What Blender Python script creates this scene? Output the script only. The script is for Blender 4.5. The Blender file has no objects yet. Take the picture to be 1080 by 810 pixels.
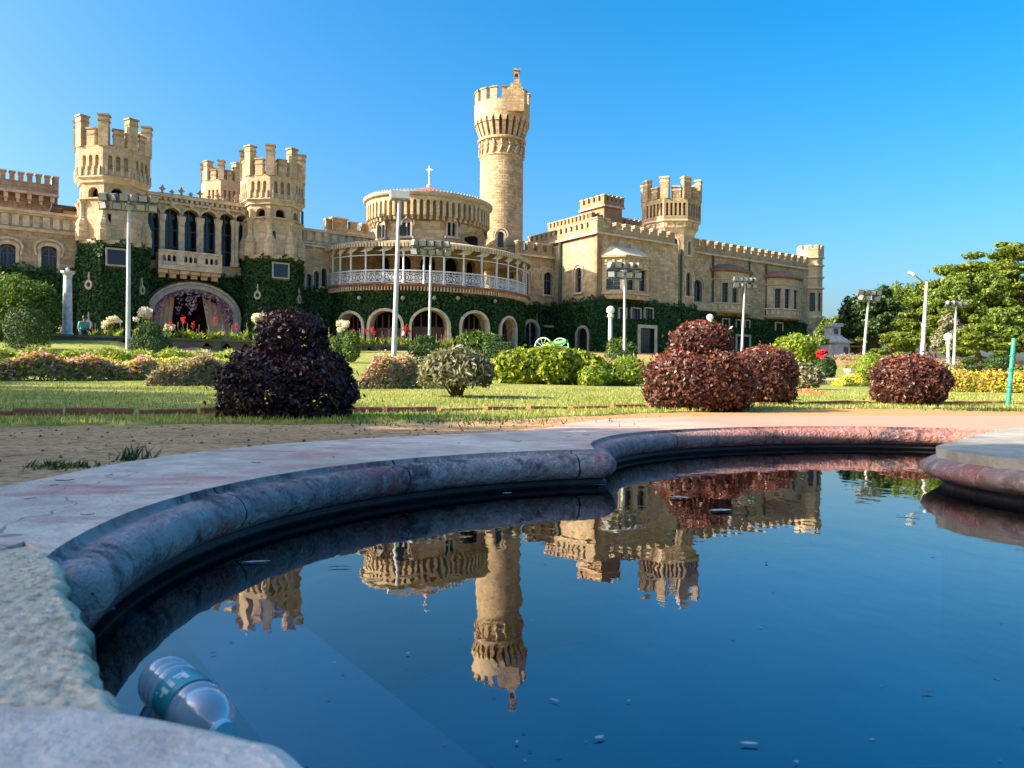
import bpy, bmesh, math, random
import numpy as np
from mathutils import Vector, Matrix
from mathutils.geometry import delaunay_2d_cdt
R_=math.radians
random.seed(7); RNG=np.random.default_rng(11)
SC=bpy.context.scene; COL=SC.collection
# ------------------------------------------------------------------ camera, sky, sun, exposure
EYE=.5; FPX=811.0; ROLL=R_(.46); HY=404.0
cd=bpy.data.cameras.new('camera'); cam=bpy.data.objects.new('camera',cd); COL.objects.link(cam)
cd.sensor_width=36; cd.lens=FPX/1080*36; cd.clip_start=.05; cd.clip_end=3000
cam.location=(0,0,EYE)
cam.rotation_euler=(Matrix.Rotation(R_(90-.07),3,'X')@Matrix.Rotation(ROLL,3,'Z')).to_euler()
cd.dof.use_dof=True; cd.dof.focus_distance=30; cd.dof.aperture_fstop=10
SC.camera=cam
SUN_EL=29.0; SUN_AZ=-164.0        # azimuth of the direction TO the sun, from +X counter-clockwise
sdir=Vector((math.cos(R_(SUN_AZ))*math.cos(R_(SUN_EL)),math.sin(R_(SUN_AZ))*math.cos(R_(SUN_EL)),math.sin(R_(SUN_EL))))
W=bpy.data.worlds.new('World'); SC.world=W; W.use_nodes=True
nt=W.node_tree; bg=nt.nodes['Background']
sky=nt.nodes.new('ShaderNodeTexSky'); sky.sky_type='NISHITA'; sky.sun_disc=False
sky.sun_elevation=R_(SUN_EL); sky.sun_rotation=R_(90-SUN_AZ)
sky.altitude=900; sky.air_density=1.2; sky.dust_density=10; sky.ozone_density=4.0
hs=nt.nodes.new('ShaderNodeHueSaturation'); hs.inputs['Saturation'].default_value=1.47; hs.inputs['Hue'].default_value=.493
nt.links.new(sky.outputs[0],hs.inputs['Color']); nt.links.new(hs.outputs[0],bg.inputs['Color'])
bg.inputs['Strength'].default_value=.10
sl=bpy.data.lights.new('sun','SUN'); sl.energy=3.5; sl.angle=R_(.5); sl.color=(1,.89,.72)
so=bpy.data.objects.new('sun',sl); COL.objects.link(so); so.rotation_euler=sdir.to_track_quat('Z','Y').to_euler()
VS=SC.view_settings; VS.view_transform='Standard'; VS.look='None'; VS.gamma=1; VS.exposure=1.74
SC.cycles.max_bounces=8; SC.cycles.transparent_max_bounces=12
SC.cycles.caustics_reflective=False; SC.cycles.caustics_refractive=False

# ------------------------------------------------------------------ measuring helpers
def un(px,py):
    dx,dy=px-540.0,py-HY
    return (dx*math.cos(ROLL)+dy*math.sin(ROLL))/FPX, (-dx*math.sin(ROLL)+dy*math.cos(ROLL))/FPX
def at(px,py,D):
    a,b=un(px,py); return Vector((a*D,D,EYE-b*D))
def onz(px,py,z):
    a,b=un(px,py); D=(EYE-z)/b; return Vector((a*D,D,z))
# terrain: level by the pool, rising across the lawn to the terrace the palace stands on
WL0=(-22.5,38.0); WT=(.88,.474); WN=(-.474,.88)
def terr(x,y):
    e=(x-WL0[0])*WN[0]+(y-WL0[1])*WN[1]
    if e<-37: return .183
    if e<-26: return .183+.03*(e+37)
    if e<0: return .513+(e+26)*.057
    if e<.6: return 1.995+e/.6*.6
    if e<9: return 2.595+(e-.6)/8.4*.605
    return 3.2
def gat(px,py):
    a,b=un(px,py); D=2.0
    while D<140:
        if EYE-b*D<=terr(a*D,D): break
        D+=.02 if D<30 else .1
    return Vector((a*D,D,terr(a*D,D)))
# palace frame: U along the front, N out of it, origin at the left octagonal tower
PA=R_(55); U=Vector((math.sin(PA),math.cos(PA),0)); N=Vector((U.y,-U.x,0)); Zv=Vector((0,0,1))
_a,_b=un(119,250); PO=Vector((_a*48,48,0)); BASE=3.2
def PW(s,w,z): return PO+U*s+N*w+Vector((0,0,z))
def Zn(px,py,w,r):
    a,b=un(px,py); o=PO+N*w; s=(a*o.y-o.x)/(U.x-a*U.y); return EYE-b*(o.y+s*U.y-r)
def fs(px,py,w):
    a,b=un(px,py); o=PO+N*w
    s=(a*o.y-o.x)/(U.x-a*U.y); D=o.y+s*U.y
    return s, EYE-b*D
# ------------------------------------------------------------------ mesh builder
class Fr:                                     # a wall frame: x along ex, d along n, z up
    def __init__(s,o,ex,n): s.o=Vector(o); s.ex=Vector(ex); s.n=Vector(n)
    def __call__(s,x,d,z): p=s.o+s.ex*x+s.n*d; return Vector((p.x,p.y,p.z+z))
class Bend:                                   # wrapped round an ellipse: x is the angle times RM
    RM=1.0
    def __init__(s,c,a,b,u=None,n=None): s.c=Vector(c); s.a=a; s.b=b; s.u=u or U; s.n=n or N
    def __call__(s,x,d,z):
        t=x; nr=(s.u*(math.sin(t)/s.a)+s.n*(math.cos(t)/s.b)).normalized()
        p=s.c+s.u*(s.a*math.sin(t))+s.n*(s.b*math.cos(t))+nr*d
        return Vector((p.x,p.y,p.z+z))
    def hit(s,px,py=300):
        a,_=un(px,py); best=None
        for k in range(-1800,1801):
            t=k/1800*math.pi; p=s(t,0,0); e=abs(p.x/p.y-a)
            n2=(s.u*(math.sin(t)/s.a)+s.n*(math.cos(t)/s.b))
            if n2.dot(p)<0 and (best is None or e<best[0]): best=(e,t)
        return best[1]
    def zat(s,t,px,py):
        _,b=un(px,py); return EYE-b*s(t,0,0).y
def inpoly(x,y,poly):
    c=False; j=len(poly)-1
    for i in range(len(poly)):
        xi,yi=poly[i]; xj,yj=poly[j]
        if (yi>y)!=(yj>y) and x<(xj-xi)*(y-yi)/(yj-yi)+xi: c=not c
        j=i
    return c
class MB:
    def __init__(s): s.v=[]; s.f=[]; s.uv=[]; s.m=[]; s.mat=0; s.sm=[]
    def face(s,pts,uvs=None,smooth=False):
        i=len(s.v); s.v+= [tuple(p) for p in pts]; s.f.append(tuple(range(i,i+len(pts))))
        if uvs is None:
            p0=Vector(pts[0]); n=(Vector(pts[1])-p0).cross(Vector(pts[2])-p0)
            if abs(n.z)>.7*n.length: uvs=[(p[0],p[1]) for p in pts]
            else:
                h=Vector((-n.y,n.x,0)); h=h.normalized() if h.length>1e-9 else Vector((1,0,0))
                uvs=[(p[0]*h.x+p[1]*h.y,p[2]) for p in pts]
        s.uv+=list(uvs); s.m.append(s.mat); s.sm.append(smooth); return s
    def panel(s,fr,out,holes=(),d0=0,th=.3,cut=None,us=1.0,back=False):
        loops=[list(out)]+[list(h) for h in holes]
        if cut:                                # densify the outline where the wall bends
            nl=[]
            for L in loops:
                q=[]
                for i in range(len(L)):
                    a,b=L[i],L[(i+1)%len(L)]; k=max(1,int(math.ceil(abs(b[0]-a[0])/cut)))
                    for j in range(k): q.append((a[0]+(b[0]-a[0])*j/k,a[1]+(b[1]-a[1])*j/k))
                nl.append(q)
            loops=nl
        pts=[];edges=[]
        for L in loops:
            i0=len(pts); pts+=[Vector(p) for p in L]; n=len(L)
            edges+=[(i0+i,i0+(i+1)%n) for i in range(n)]
        if cut:
            xs=[p[0] for p in loops[0]]; zs=[p[1] for p in loops[0]]
            x=min(xs)+cut/2
            nz=max(2,int((max(zs)-min(zs))/1.5))
            while x<max(xs):
                for k in range(1,nz):
                    z=min(zs)+(max(zs)-min(zs))*k/nz
                    if inpoly(x,z,loops[0]) and not any(inpoly(x,z,h) for h in loops[1:]): pts.append(Vector((x,z)))
                x+=cut
        vs,_,fc,*_x=delaunay_2d_cdt(pts,edges,[],1,1e-5)
        for f in fc:
            cx=sum(vs[i][0] for i in f)/len(f); cz=sum(vs[i][1] for i in f)/len(f)
            if not inpoly(cx,cz,loops[0]) or any(inpoly(cx,cz,h) for h in loops[1:]): continue
            P=[fr(vs[i][0],d0,vs[i][1]) for i in f]; uv=[(vs[i][0]*us,vs[i][1]) for i in f]
            nrm=(P[1]-P[0]).cross(P[2]-P[0]); o=fr(cx,d0+1,cz)-fr(cx,d0,cz)
            if nrm.dot(o)<0: P.reverse(); uv.reverse()
            s.face(P,uv)
            if back: s.face([fr(u_[0]/us,d0-th,u_[1]) for u_ in reversed(uv)],uv[::-1])
        for k,L in enumerate(loops):
            n=len(L); area=sum(L[i][0]*L[(i+1)%n][1]-L[(i+1)%n][0]*L[i][1] for i in range(n))
            ccw=area>0
            for i in range(n):
                a,b=L[i],L[(i+1)%n]
                if ccw!=(k>0): a,b=b,a
                q=[fr(a[0],d0,a[1]),fr(b[0],d0,b[1]),fr(b[0],d0-th,b[1]),fr(a[0],d0-th,a[1])]
                s.face(q[::-1],[(a[0]*us,a[1]-th),(b[0]*us,b[1]-th),(b[0]*us,b[1]),(a[0]*us,a[1])][::-1])
        return s
    def box(s,fr,x0,x1,d0,d1,z0,z1,seg=1):
        for k in range(seg):
            a=x0+(x1-x0)*k/seg; b=x0+(x1-x0)*(k+1)/seg
            c=[fr(a,d1,z0),fr(b,d1,z0),fr(b,d1,z1),fr(a,d1,z1),fr(a,d0,z0),fr(b,d0,z0),fr(b,d0,z1),fr(a,d0,z1)]
            fl=[(0,1,2,3),(3,2,6,7),(1,0,4,5),(5,4,7,6)]
            if k==0: fl.append((4,0,3,7))
            if k==seg-1: fl.append((1,5,6,2))
            flip=(c[1]-c[0]).cross(c[3]-c[0]).dot(c[0]-c[4])<0
            for f in fl:
                P=[c[i] for i in f]; s.face(P[::-1] if flip else P)
        return s
    def tube(s,pts,r,n=8,cap=True,smooth=True):
        pts=[Vector(p) for p in pts]; rr=r if isinstance(r,(list,tuple)) else [r]*len(pts); rings=[]
        for i,p in enumerate(pts):
            t=(pts[min(i+1,len(pts)-1)]-pts[max(i-1,0)]).normalized()
            a=t.cross(Vector((0,0,1))); a=a.normalized() if a.length>1e-3 else Vector((1,0,0)); b=t.cross(a)
            rings.append([p+(a*math.cos(2*math.pi*k/n)+b*math.sin(2*math.pi*k/n))*rr[i] for k in range(n)])
        for i in range(len(rings)-1):
            for k in range(n):
                s.face([rings[i][(k+1)%n],rings[i][k],rings[i+1][k],rings[i+1][(k+1)%n]],smooth=smooth)
        if cap: s.face(rings[0]); s.face(rings[-1][::-1])
        return s
    def lathe(s,c,prof,n=16,smooth=True,rot=0.0,sx=1,sy=1):
        c=Vector(c); rg=[[c+Vector((r*sx*math.cos(rot+2*math.pi*k/n),r*sy*math.sin(rot+2*math.pi*k/n),z)) for k in range(n)] for r,z in prof]
        for i in range(len(prof)-1):
            rm=max(prof[i][0],prof[i+1][0],.01)
            for k in range(n):
                u0=2*math.pi*k/n*rm; u1=2*math.pi*(k+1)/n*rm
                s.face([rg[i][k],rg[i][(k+1)%n],rg[i+1][(k+1)%n],rg[i+1][k]],[(u0,prof[i][1]),(u1,prof[i][1]),(u1,prof[i+1][1]),(u0,prof[i+1][1])],smooth)
        return s
    def sweep(s,fr,prof,x0,x1,seg,smooth=False):      # profile of (d,z) carried along x
        for k in range(seg):
            a=x0+(x1-x0)*k/seg; b=x0+(x1-x0)*(k+1)/seg
            for (d0,z0),(d1,z1) in zip(prof,prof[1:]):
                P=[fr(a,d0,z0),fr(b,d0,z0),fr(b,d1,z1),fr(a,d1,z1)]
                s.face(P,smooth=smooth)
        return s
ORG={}
def build(name,mb,mats,parent=None,org=None,merge=False,structure=False):
    me=bpy.data.meshes.new(name)
    po=ORG.get(parent.name,Vector((0,0,0))) if parent else Vector((0,0,0))
    if org is None: org=po if parent else Vector((0,0,0))
    org=Vector(org); v=np.array(mb.v,dtype=float).reshape(-1,3)-np.array(org)
    me.from_pydata(v.tolist(),[],mb.f)
    uvl=me.uv_layers.new(name='UVMap'); uvl.data.foreach_set('uv',np.array(mb.uv,dtype=np.float32).ravel())
    mats=mats if isinstance(mats,(list,tuple)) else [mats]
    for m in mats: me.materials.append(m)
    if len(mats)>1: me.polygons.foreach_set('material_index',np.array(mb.m,dtype=np.int32))
    me.polygons.foreach_set('use_smooth',np.array(mb.sm,dtype=bool))
    if merge:
        bm=bmesh.new(); bm.from_mesh(me); bmesh.ops.remove_doubles(bm,verts=bm.verts,dist=1e-4); bm.to_mesh(me); bm.free()
    me.update()
    o=bpy.data.objects.new(name,me); COL.objects.link(o)
    if parent: o.parent=parent
    o.location=org-po; ORG[o.name]=org
    if structure: o['kind']='structure'
    return o
def tag(o,label,cat,group=None,kind=None):
    o['label']=label; o['category']=cat
    if group: o['group']=group
    if kind: o['kind']=kind
    return o
def thing(name,loc,label,cat,group=None):
    o=bpy.data.objects.new(name,None); COL.objects.link(o); o.location=loc; o.empty_display_size=.2
    ORG[o.name]=Vector(loc); return tag(o,label,cat,group)
def dup(root,loc,rot=0,scale=1,label=None,group=None):
    def rec(o,par):
        c=o.copy(); COL.objects.link(c); c.parent=par
        for ch in o.children: rec(ch,c)
        return c
    r=rec(root,None); r.location=loc; r.rotation_euler=(0,0,rot); r.scale=(scale,)*3 if not isinstance(scale,tuple) else scale
    ORG[r.name]=Vector(loc)
    if label: r['label']=label
    if group: r['group']=group
    return r
# ------------------------------------------------------------------ materials
def newmat(name):
    m=bpy.data.materials.new(name); m.use_nodes=True; n=m.node_tree; return m,n,n.nodes['Principled BSDF']
def nd(n,t,**k):
    x=n.nodes.new(t)
    for a,b in k.items(): setattr(x,a,b)
    return x
def ramp(n,stops):
    r=n.nodes.new('ShaderNodeValToRGB'); e=r.color_ramp.elements
    while len(e)<len(stops): e.new(.5)
    for x,(p,c) in zip(e,stops): x.position=p; x.color=(*c,1)
    return r
def mixc(n,a,b,fac,mode='MIX'):
    x=n.nodes.new('ShaderNodeMix'); x.data_type='RGBA'; x.blend_type=mode
    for sock,val in ((x.inputs[0],fac),(x.inputs[6],a),(x.inputs[7],b)):
        if isinstance(val,bpy.types.NodeSocket): n.links.new(val,sock)
        elif isinstance(val,(int,float)): sock.default_value=val
        else: sock.default_value=(*val,1)
    return x.outputs[2]
def noise(n,vec,scale,detail=4,rough=.55,dim='3D'):
    x=nd(n,'ShaderNodeTexNoise'); x.inputs['Scale'].default_value=scale; x.inputs['Detail'].default_value=detail; x.inputs['Roughness'].default_value=rough
    if vec is not None: n.links.new(vec,x.inputs['Vector'])
    return x.outputs[0]
def bump(n,p,h,st,dist=.02):
    b=nd(n,'ShaderNodeBump'); b.inputs['Strength'].default_value=st; b.inputs['Distance'].default_value=dist
    n.links.new(h,b.inputs['Height']); n.links.new(b.outputs[0],p.inputs['Normal']); return b
def plain(name,col,rough=.6,var=.25,scale=6,metal=0,bs=.2,spec=.5):
    m,n,p=newmat(name); g=nd(n,'ShaderNodeNewGeometry')
    f=noise(n,g.outputs['Position'],scale,5)
    r=ramp(n,[(.3,tuple(c*(1-var) for c in col)),(.7,tuple(min(1,c*(1+var)) for c in col))]); n.links.new(f,r.inputs[0])
    n.links.new(r.outputs[0],p.inputs['Base Color']); p.inputs['Roughness'].default_value=rough; p.inputs['Metallic'].default_value=metal
    p.inputs['Specular IOR Level'].default_value=spec
    if bs: bump(n,p,f,bs)
    return m
def stone(name,c1,c2,mortar,bw=.55,bh=.27,var=.85,stain=.7,bs=.5,ms=.018):
    m,n,p=newmat(name); tc=nd(n,'ShaderNodeTexCoord'); g=nd(n,'ShaderNodeNewGeometry')
    br=nd(n,'ShaderNodeTexBrick'); br.inputs['Scale'].default_value=1; br.inputs['Brick Width'].default_value=bw; br.inputs['Row Height'].default_value=bh
    br.inputs['Mortar Size'].default_value=ms; br.inputs['Mortar Smooth'].default_value=.4; br.inputs['Bias'].default_value=0
    # wobble the joints so the courses are not ruled lines
    wn=nd(n,'ShaderNodeTexNoise'); wn.inputs['Scale'].default_value=1.7; n.links.new(tc.outputs['UV'],wn.inputs['Vector'])
    wv=nd(n,'ShaderNodeVectorMath',operation='MULTIPLY_ADD'); n.links.new(wn.outputs['Color'],wv.inputs[0]); wv.inputs[1].default_value=(.12,.12,0); n.links.new(tc.outputs['UV'],wv.inputs[2])
    n.links.new(wv.outputs[0],br.inputs['Vector'])
    br.inputs['Color1'].default_value=(*c1,1); br.inputs['Color2'].default_value=(*c2,1); br.inputs['Mortar'].default_value=(*mortar,1)
    big=noise(n,g.outputs['Position'],.45,5); fine=noise(n,g.outputs['Position'],2.4,6,.75)
    vor=nd(n,'ShaderNodeTexVoronoi'); vor.inputs['Scale'].default_value=2.6; n.links.new(g.outputs['Position'],vor.inputs['Vector'])
    vr=ramp(n,[(0,(.55,.5,.44)),(.5,(1,1,1)),(1,(1.2,1.12,1.0))]); sep=nd(n,'ShaderNodeSeparateColor'); n.links.new(vor.outputs['Color'],sep.inputs[0]); n.links.new(sep.outputs[0],vr.inputs[0])
    c=mixc(n,br.outputs[0],vr.outputs[0],.35*var,'MULTIPLY')
    rf=ramp(n,[(.3,(.55,.5,.45)),(.62,(1.12,1.08,1.02))]); n.links.new(fine,rf.inputs[0])
    c=mixc(n,c,rf.outputs[0],.38*var,'MULTIPLY')
    f5=noise(n,g.outputs['Position'],6.5,3,.8); r5=ramp(n,[(.30,(.50,.46,.42)),(.5,(.98,.97,.95)),(.70,(1.32,1.28,1.2))]); n.links.new(f5,r5.inputs[0]); c=mixc(n,c,r5.outputs[0],.62*min(1,var),'MULTIPLY')
    # rain streaks and soot, narrow in the run of the wall and long down it
    mp=nd(n,'ShaderNodeMapping'); mp.inputs['Scale'].default_value=(1.6,.22,1); n.links.new(tc.outputs['UV'],mp.inputs[0])
    st=noise(n,mp.outputs[0],1.0,6,.65); rs=ramp(n,[(.5,(0,0,0)),(.75,(1,1,1))]); n.links.new(st,rs.inputs[0])
    ms_=nd(n,'ShaderNodeMath',operation='MULTIPLY'); n.links.new(rs.outputs[0],ms_.inputs[0]); ms_.inputs[1].default_value=stain
    c=mixc(n,c,tuple(x*.33 for x in c1),ms_.outputs[0])
    rb=ramp(n,[(.32,(.82,.80,.78)),(.68,(1.08,1.05,1.0))]); n.links.new(big,rb.inputs[0]); c=mixc(n,c,rb.outputs[0],.8,'MULTIPLY')
    n.links.new(c,p.inputs['Base Color']); p.inputs['Roughness'].default_value=.92; p.inputs['Specular IOR Level'].default_value=.2
    ad=nd(n,'ShaderNodeMath',operation='MULTIPLY_ADD'); n.links.new(fine,ad.inputs[0]); ad.inputs[1].default_value=.7; iv=nd(n,'ShaderNodeMath',operation='SUBTRACT'); iv.inputs[0].default_value=1; n.links.new(br.outputs['Fac'],iv.inputs[1]); n.links.new(iv.outputs[0],ad.inputs[2])
    bump(n,p,ad.outputs[0],bs,.06); return m
def leafmat(name,stops,rough=.55,trans=.35,spec=.3):
    m,n,p=newmat(name); at_=nd(n,'ShaderNodeAttribute',attribute_name='rnd'); r=ramp(n,stops); n.links.new(at_.outputs['Fac'],r.inputs[0])
    n.links.new(r.outputs[0],p.inputs['Base Color']); p.inputs['Roughness'].default_value=rough; p.inputs['Specular IOR Level'].default_value=spec
    t=nd(n,'ShaderNodeBsdfTranslucent'); tc=mixc(n,r.outputs[0],(1.25,1.2,.5),1.0,'MULTIPLY'); n.links.new(tc,t.inputs['Color'])
    mx=nd(n,'ShaderNodeMixShader'); mx.inputs[0].default_value=trans; n.links.new(p.outputs[0],mx.inputs[1]); n.links.new(t.outputs[0],mx.inputs[2])
    n.links.new(mx.outputs[0],n.nodes['Material Output'].inputs[0]); return m
M={}
M['stone']=stone('palace_stone',(.64,.505,.325),(.42,.315,.195),(.46,.37,.25),.52,.26)
M['rubble']=stone('tower_rubble',(.66,.515,.32),(.44,.33,.20),(.48,.385,.26),.40,.24,1.1,.3,.9)
M['ashlar']=stone('pale_ashlar',(.64,.515,.335),(.50,.395,.255),(.38,.30,.195),.9,.32,.7,.5,.4,.012)
M['parapet']=stone('weathered_parapet',(.50,.395,.25),(.40,.31,.195),(.30,.23,.15),.7,.3,.85,.95,.5)
M['brick']=stone('old_red_brick',(.46,.27,.15),(.36,.20,.115),(.38,.27,.18),.3,.12,.5,.6,.4)
M['trim']=plain('carved_stone_trim',(.57,.46,.31),.85,.3,2.5,0,.3,.2)
M['trimred']=plain('red_stone_trim',(.30,.15,.10),.85,.35,3,0,.3,.2)
M['greyframe']=plain('pale_window_surround',(.42,.37,.29),.8,.2,3,0,.2,.2)
M['glass']=plain('dark_window_glass',(.012,.016,.024),.12,.3,1.5,0,0,.5)
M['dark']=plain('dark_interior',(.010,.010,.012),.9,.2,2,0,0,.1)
M['tracery']=plain('grey_lead_tracery',(.10,.11,.14),.6,.2,6,0,0,.3)
M['wood']=plain('red_brown_door_wood',(.14,.055,.035),.6,.35,5,0,.2)
M['white']=plain('white_painted_iron',(.60,.60,.58),.5,.14,5,0,0)
M['pole']=plain('pale_grey_painted_pole',(.44,.45,.45),.5,.18,3,0,0)
M['metal']=plain('dull_grey_lamp_metal',(.17,.175,.18),.45,.3,8,.3,0)
M['lens']=plain('floodlight_glass',(.30,.31,.32),.12,.1,5,0,0,.8)
M['black']=plain('black_metal',(.02,.02,.022),.5,.3,8,0,0)
M['pipe']=plain('green_drainpipe',(.035,.075,.05),.5,.3,4,0,0)
M['roofred']=plain('red_roof_covering',(.40,.13,.08),.7,.3,2,0,.2)
M['curtain']=plain('tan_curtain_cloth',(.62,.42,.27),.85,.15,4,0,.15,.1)
M['oldwall']=stone('mossy_terrace_stone',(.17,.155,.125),(.11,.10,.085),(.10,.095,.08),1.6,.7,.6,.8,.5)
M['shrine']=plain('grey_white_plaster',(.52,.51,.49),.85,.25,2.5,0,.2,.2)
M['greenpaint']=plain('teal_green_paint',(.02,.27,.19),.45,.3,14,0,.1)
M['cartgreen']=plain('bright_green_paint',(.07,.42,.07),.5,.2,7,0,0)
M['wheel']=plain('pale_green_wheel_paint',(.42,.60,.40),.5,.2,7,0,0)
M['redbrick']=plain('worn_red_kerb_brick',(.36,.125,.075),.9,.4,14,0,.5,.15)
M['bark']=plain('tree_bark',(.13,.10,.07),.9,.35,5,0,.5,.1)
M['stem']=plain('green_stem',(.09,.13,.04),.8,.3,8,0,0,.2)
M['ivyback']=plain('creeper_mat',(.010,.030,.013),.9,.6,9,0,.6,.1)
M['ivy']=leafmat('creeper_leaves',[(0,(.010,.040,.010)),(.6,(.020,.074,.017)),(.93,(.040,.112,.022)),(1,(.07,.155,.03))],.6,.12)
# ------------------------------------------------------------------ the setting: ground, lawn, pool, water
def posvec(n): return nd(n,'ShaderNodeNewGeometry').outputs['Position']
def soilmat():
    m,n,p=newmat('dry_earth'); v=posvec(n)
    f1=noise(n,v,1.1,6,.6); f2=noise(n,v,26,6,.7); f3=noise(n,v,6,5,.6)
    r=ramp(n,[(.3,(.44,.27,.14)),(.55,(.60,.38,.20)),(.75,(.66,.42,.22))]); n.links.new(f1,r.inputs[0])
    r2=ramp(n,[(.36,(.32,.28,.25)),(.52,(1,1,1)),(.7,(1.25,1.2,1.12))]); n.links.new(f2,r2.inputs[0])
    c=mixc(n,r.outputs[0],r2.outputs[0],.9,'MULTIPLY')
    r3=ramp(n,[(.6,(0,0,0)),(.72,(1,1,1))]); n.links.new(f3,r3.inputs[0])
    c=mixc(n,c,(.10,.095,.045),r3.outputs[0]); 
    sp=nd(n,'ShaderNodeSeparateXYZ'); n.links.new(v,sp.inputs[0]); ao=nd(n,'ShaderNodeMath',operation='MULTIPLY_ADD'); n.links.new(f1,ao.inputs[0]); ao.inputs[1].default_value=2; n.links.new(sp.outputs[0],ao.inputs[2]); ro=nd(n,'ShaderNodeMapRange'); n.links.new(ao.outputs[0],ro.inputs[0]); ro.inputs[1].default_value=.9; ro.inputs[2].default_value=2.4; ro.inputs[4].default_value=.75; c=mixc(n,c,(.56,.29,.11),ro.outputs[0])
    n.links.new(c,p.inputs['Base Color']); p.inputs['Roughness'].default_value=.95; p.inputs['Specular IOR Level'].default_value=.1
    bump(n,p,f2,.8,.03); return m
def lawnmat():
    m,n,p=newmat('lawn_turf'); v=posvec(n)
    f1=noise(n,v,.8,5,.6); f2=noise(n,v,14,6,.75)
    r=ramp(n,[(.3,(.22,.24,.05)),(.5,(.34,.35,.085)),(.7,(.46,.43,.15))]); n.links.new(f1,r.inputs[0])
    r2=ramp(n,[(.35,(.45,.5,.4)),(.55,(1,1,1)),(.75,(1.3,1.25,1.2))]); n.links.new(f2,r2.inputs[0])
    n.links.new(mixc(n,r.outputs[0],r2.outputs[0],.85,'MULTIPLY'),p.inputs['Base Color']); p.inputs['Roughness'].default_value=.9; p.inputs['Specular IOR Level'].default_value=.1
    bump(n,p,f2,.9,.05); return m
def concmat(name,base,pink,amount,rough=.8,grain=60,scratch=True,joint=0,mould=0,right_tint=None):
    m,n,p=newmat(name); v=posvec(n)
    f1=noise(n,v,1.6,6,.6); f2=noise(n,v,grain,4,.6); f3=noise(n,v,2.3,3,.5); f4=noise(n,v,9,6,.7)
    r=ramp(n,[(.3,tuple(c*.72 for c in base)),(.7,tuple(c*1.18 for c in base))]); n.links.new(f1,r.inputs[0])
    r4=ramp(n,[(.38,(.72,.70,.70)),(.55,(1,1,1)),(.7,(1.12,1.12,1.12))]); n.links.new(f4,r4.inputs[0])
    c=mixc(n,r.outputs[0],r4.outputs[0],.8,'MULTIPLY')
    rp=ramp(n,[(.60-amount,(0,0,0)),(.72-amount*.7,(1,1,1))]); 
    mp=nd(n,'ShaderNodeMapping'); n.links.new(v,mp.inputs[0]); mp.inputs['Scale'].default_value=(1.1,2.6,2); mp.inputs['Rotation'].default_value=(0,0,.5)
    fp=noise(n,mp.outputs[0],1.5,7,.68); n.links.new(fp,rp.inputs[0]); c=mixc(n,c,pink,rp.outputs[0])
    if scratch:                               # thin dark hairline stains and mould specks
        ms=nd(n,'ShaderNodeMapping'); n.links.new(v,ms.inputs[0]); ms.inputs['Scale'].default_value=(3,14,8); ms.inputs['Rotation'].default_value=(0,0,-.5)
        fs_=noise(n,ms.outputs[0],2.2,5,.7); rs=ramp(n,[(.66,(0,0,0)),(.74,(1,1,1))]); n.links.new(fs_,rs.inputs[0]); c=mixc(n,c,tuple(x*.45 for x in base),rs.outputs[0])
    if scratch and not joint:                 # hairline cracks
        mw_=nd(n,'ShaderNodeVectorMath',operation='MULTIPLY_ADD'); nw=nd(n,'ShaderNodeTexNoise'); nw.inputs['Scale'].default_value=3; n.links.new(v,nw.inputs['Vector']); n.links.new(nw.outputs['Color'],mw_.inputs[0]); mw_.inputs[1].default_value=(.35,.35,.35); n.links.new(v,mw_.inputs[2])
        vo=nd(n,'ShaderNodeTexVoronoi',feature='DISTANCE_TO_EDGE'); vo.inputs['Scale'].default_value=.8; n.links.new(mw_.outputs[0],vo.inputs['Vector']); lc_=nd(n,'ShaderNodeMath',operation='LESS_THAN'); n.links.new(vo.outputs['Distance'],lc_.inputs[0]); lc_.inputs[1].default_value=.0016; c=mixc(n,c,tuple(x*.45 for x in base),lc_.outputs[0])
    if right_tint:                                 # red tint growing towards the right, broken up by noise
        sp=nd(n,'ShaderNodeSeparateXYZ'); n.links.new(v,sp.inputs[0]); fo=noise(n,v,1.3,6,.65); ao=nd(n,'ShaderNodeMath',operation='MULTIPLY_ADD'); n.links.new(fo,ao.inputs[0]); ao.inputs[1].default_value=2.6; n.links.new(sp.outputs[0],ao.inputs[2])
        ro=nd(n,'ShaderNodeMapRange'); n.links.new(ao.outputs[0],ro.inputs[0]); ro.inputs[1].default_value=1.5; ro.inputs[2].default_value=3.0; ro.inputs[3].default_value=0; ro.inputs[4].default_value=.9; c=mixc(n,c,right_tint,ro.outputs[0])
    if mould:                                 # black algae and pale lime in blotches, heavier than the stains
        fm=noise(n,v,4.2,8,.72); rm=ramp(n,[(.50,(0,0,0)),(.60,(1,1,1))]); n.links.new(fm,rm.inputs[0]); mm=nd(n,'ShaderNodeMath',operation='MULTIPLY'); n.links.new(rm.outputs[0],mm.inputs[0]); mm.inputs[1].default_value=mould; c=mixc(n,c,(.05,.045,.05),mm.outputs[0])
        fl=noise(n,v,17,6,.75); rl=ramp(n,[(.54,(0,0,0)),(.62,(1,1,1))]); n.links.new(fl,rl.inputs[0]); ml=nd(n,'ShaderNodeMath',operation='MULTIPLY'); n.links.new(rl.outputs[0],ml.inputs[0]); ml.inputs[1].default_value=.55; c=mixc(n,c,(.50,.46,.47),ml.outputs[0])
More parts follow.
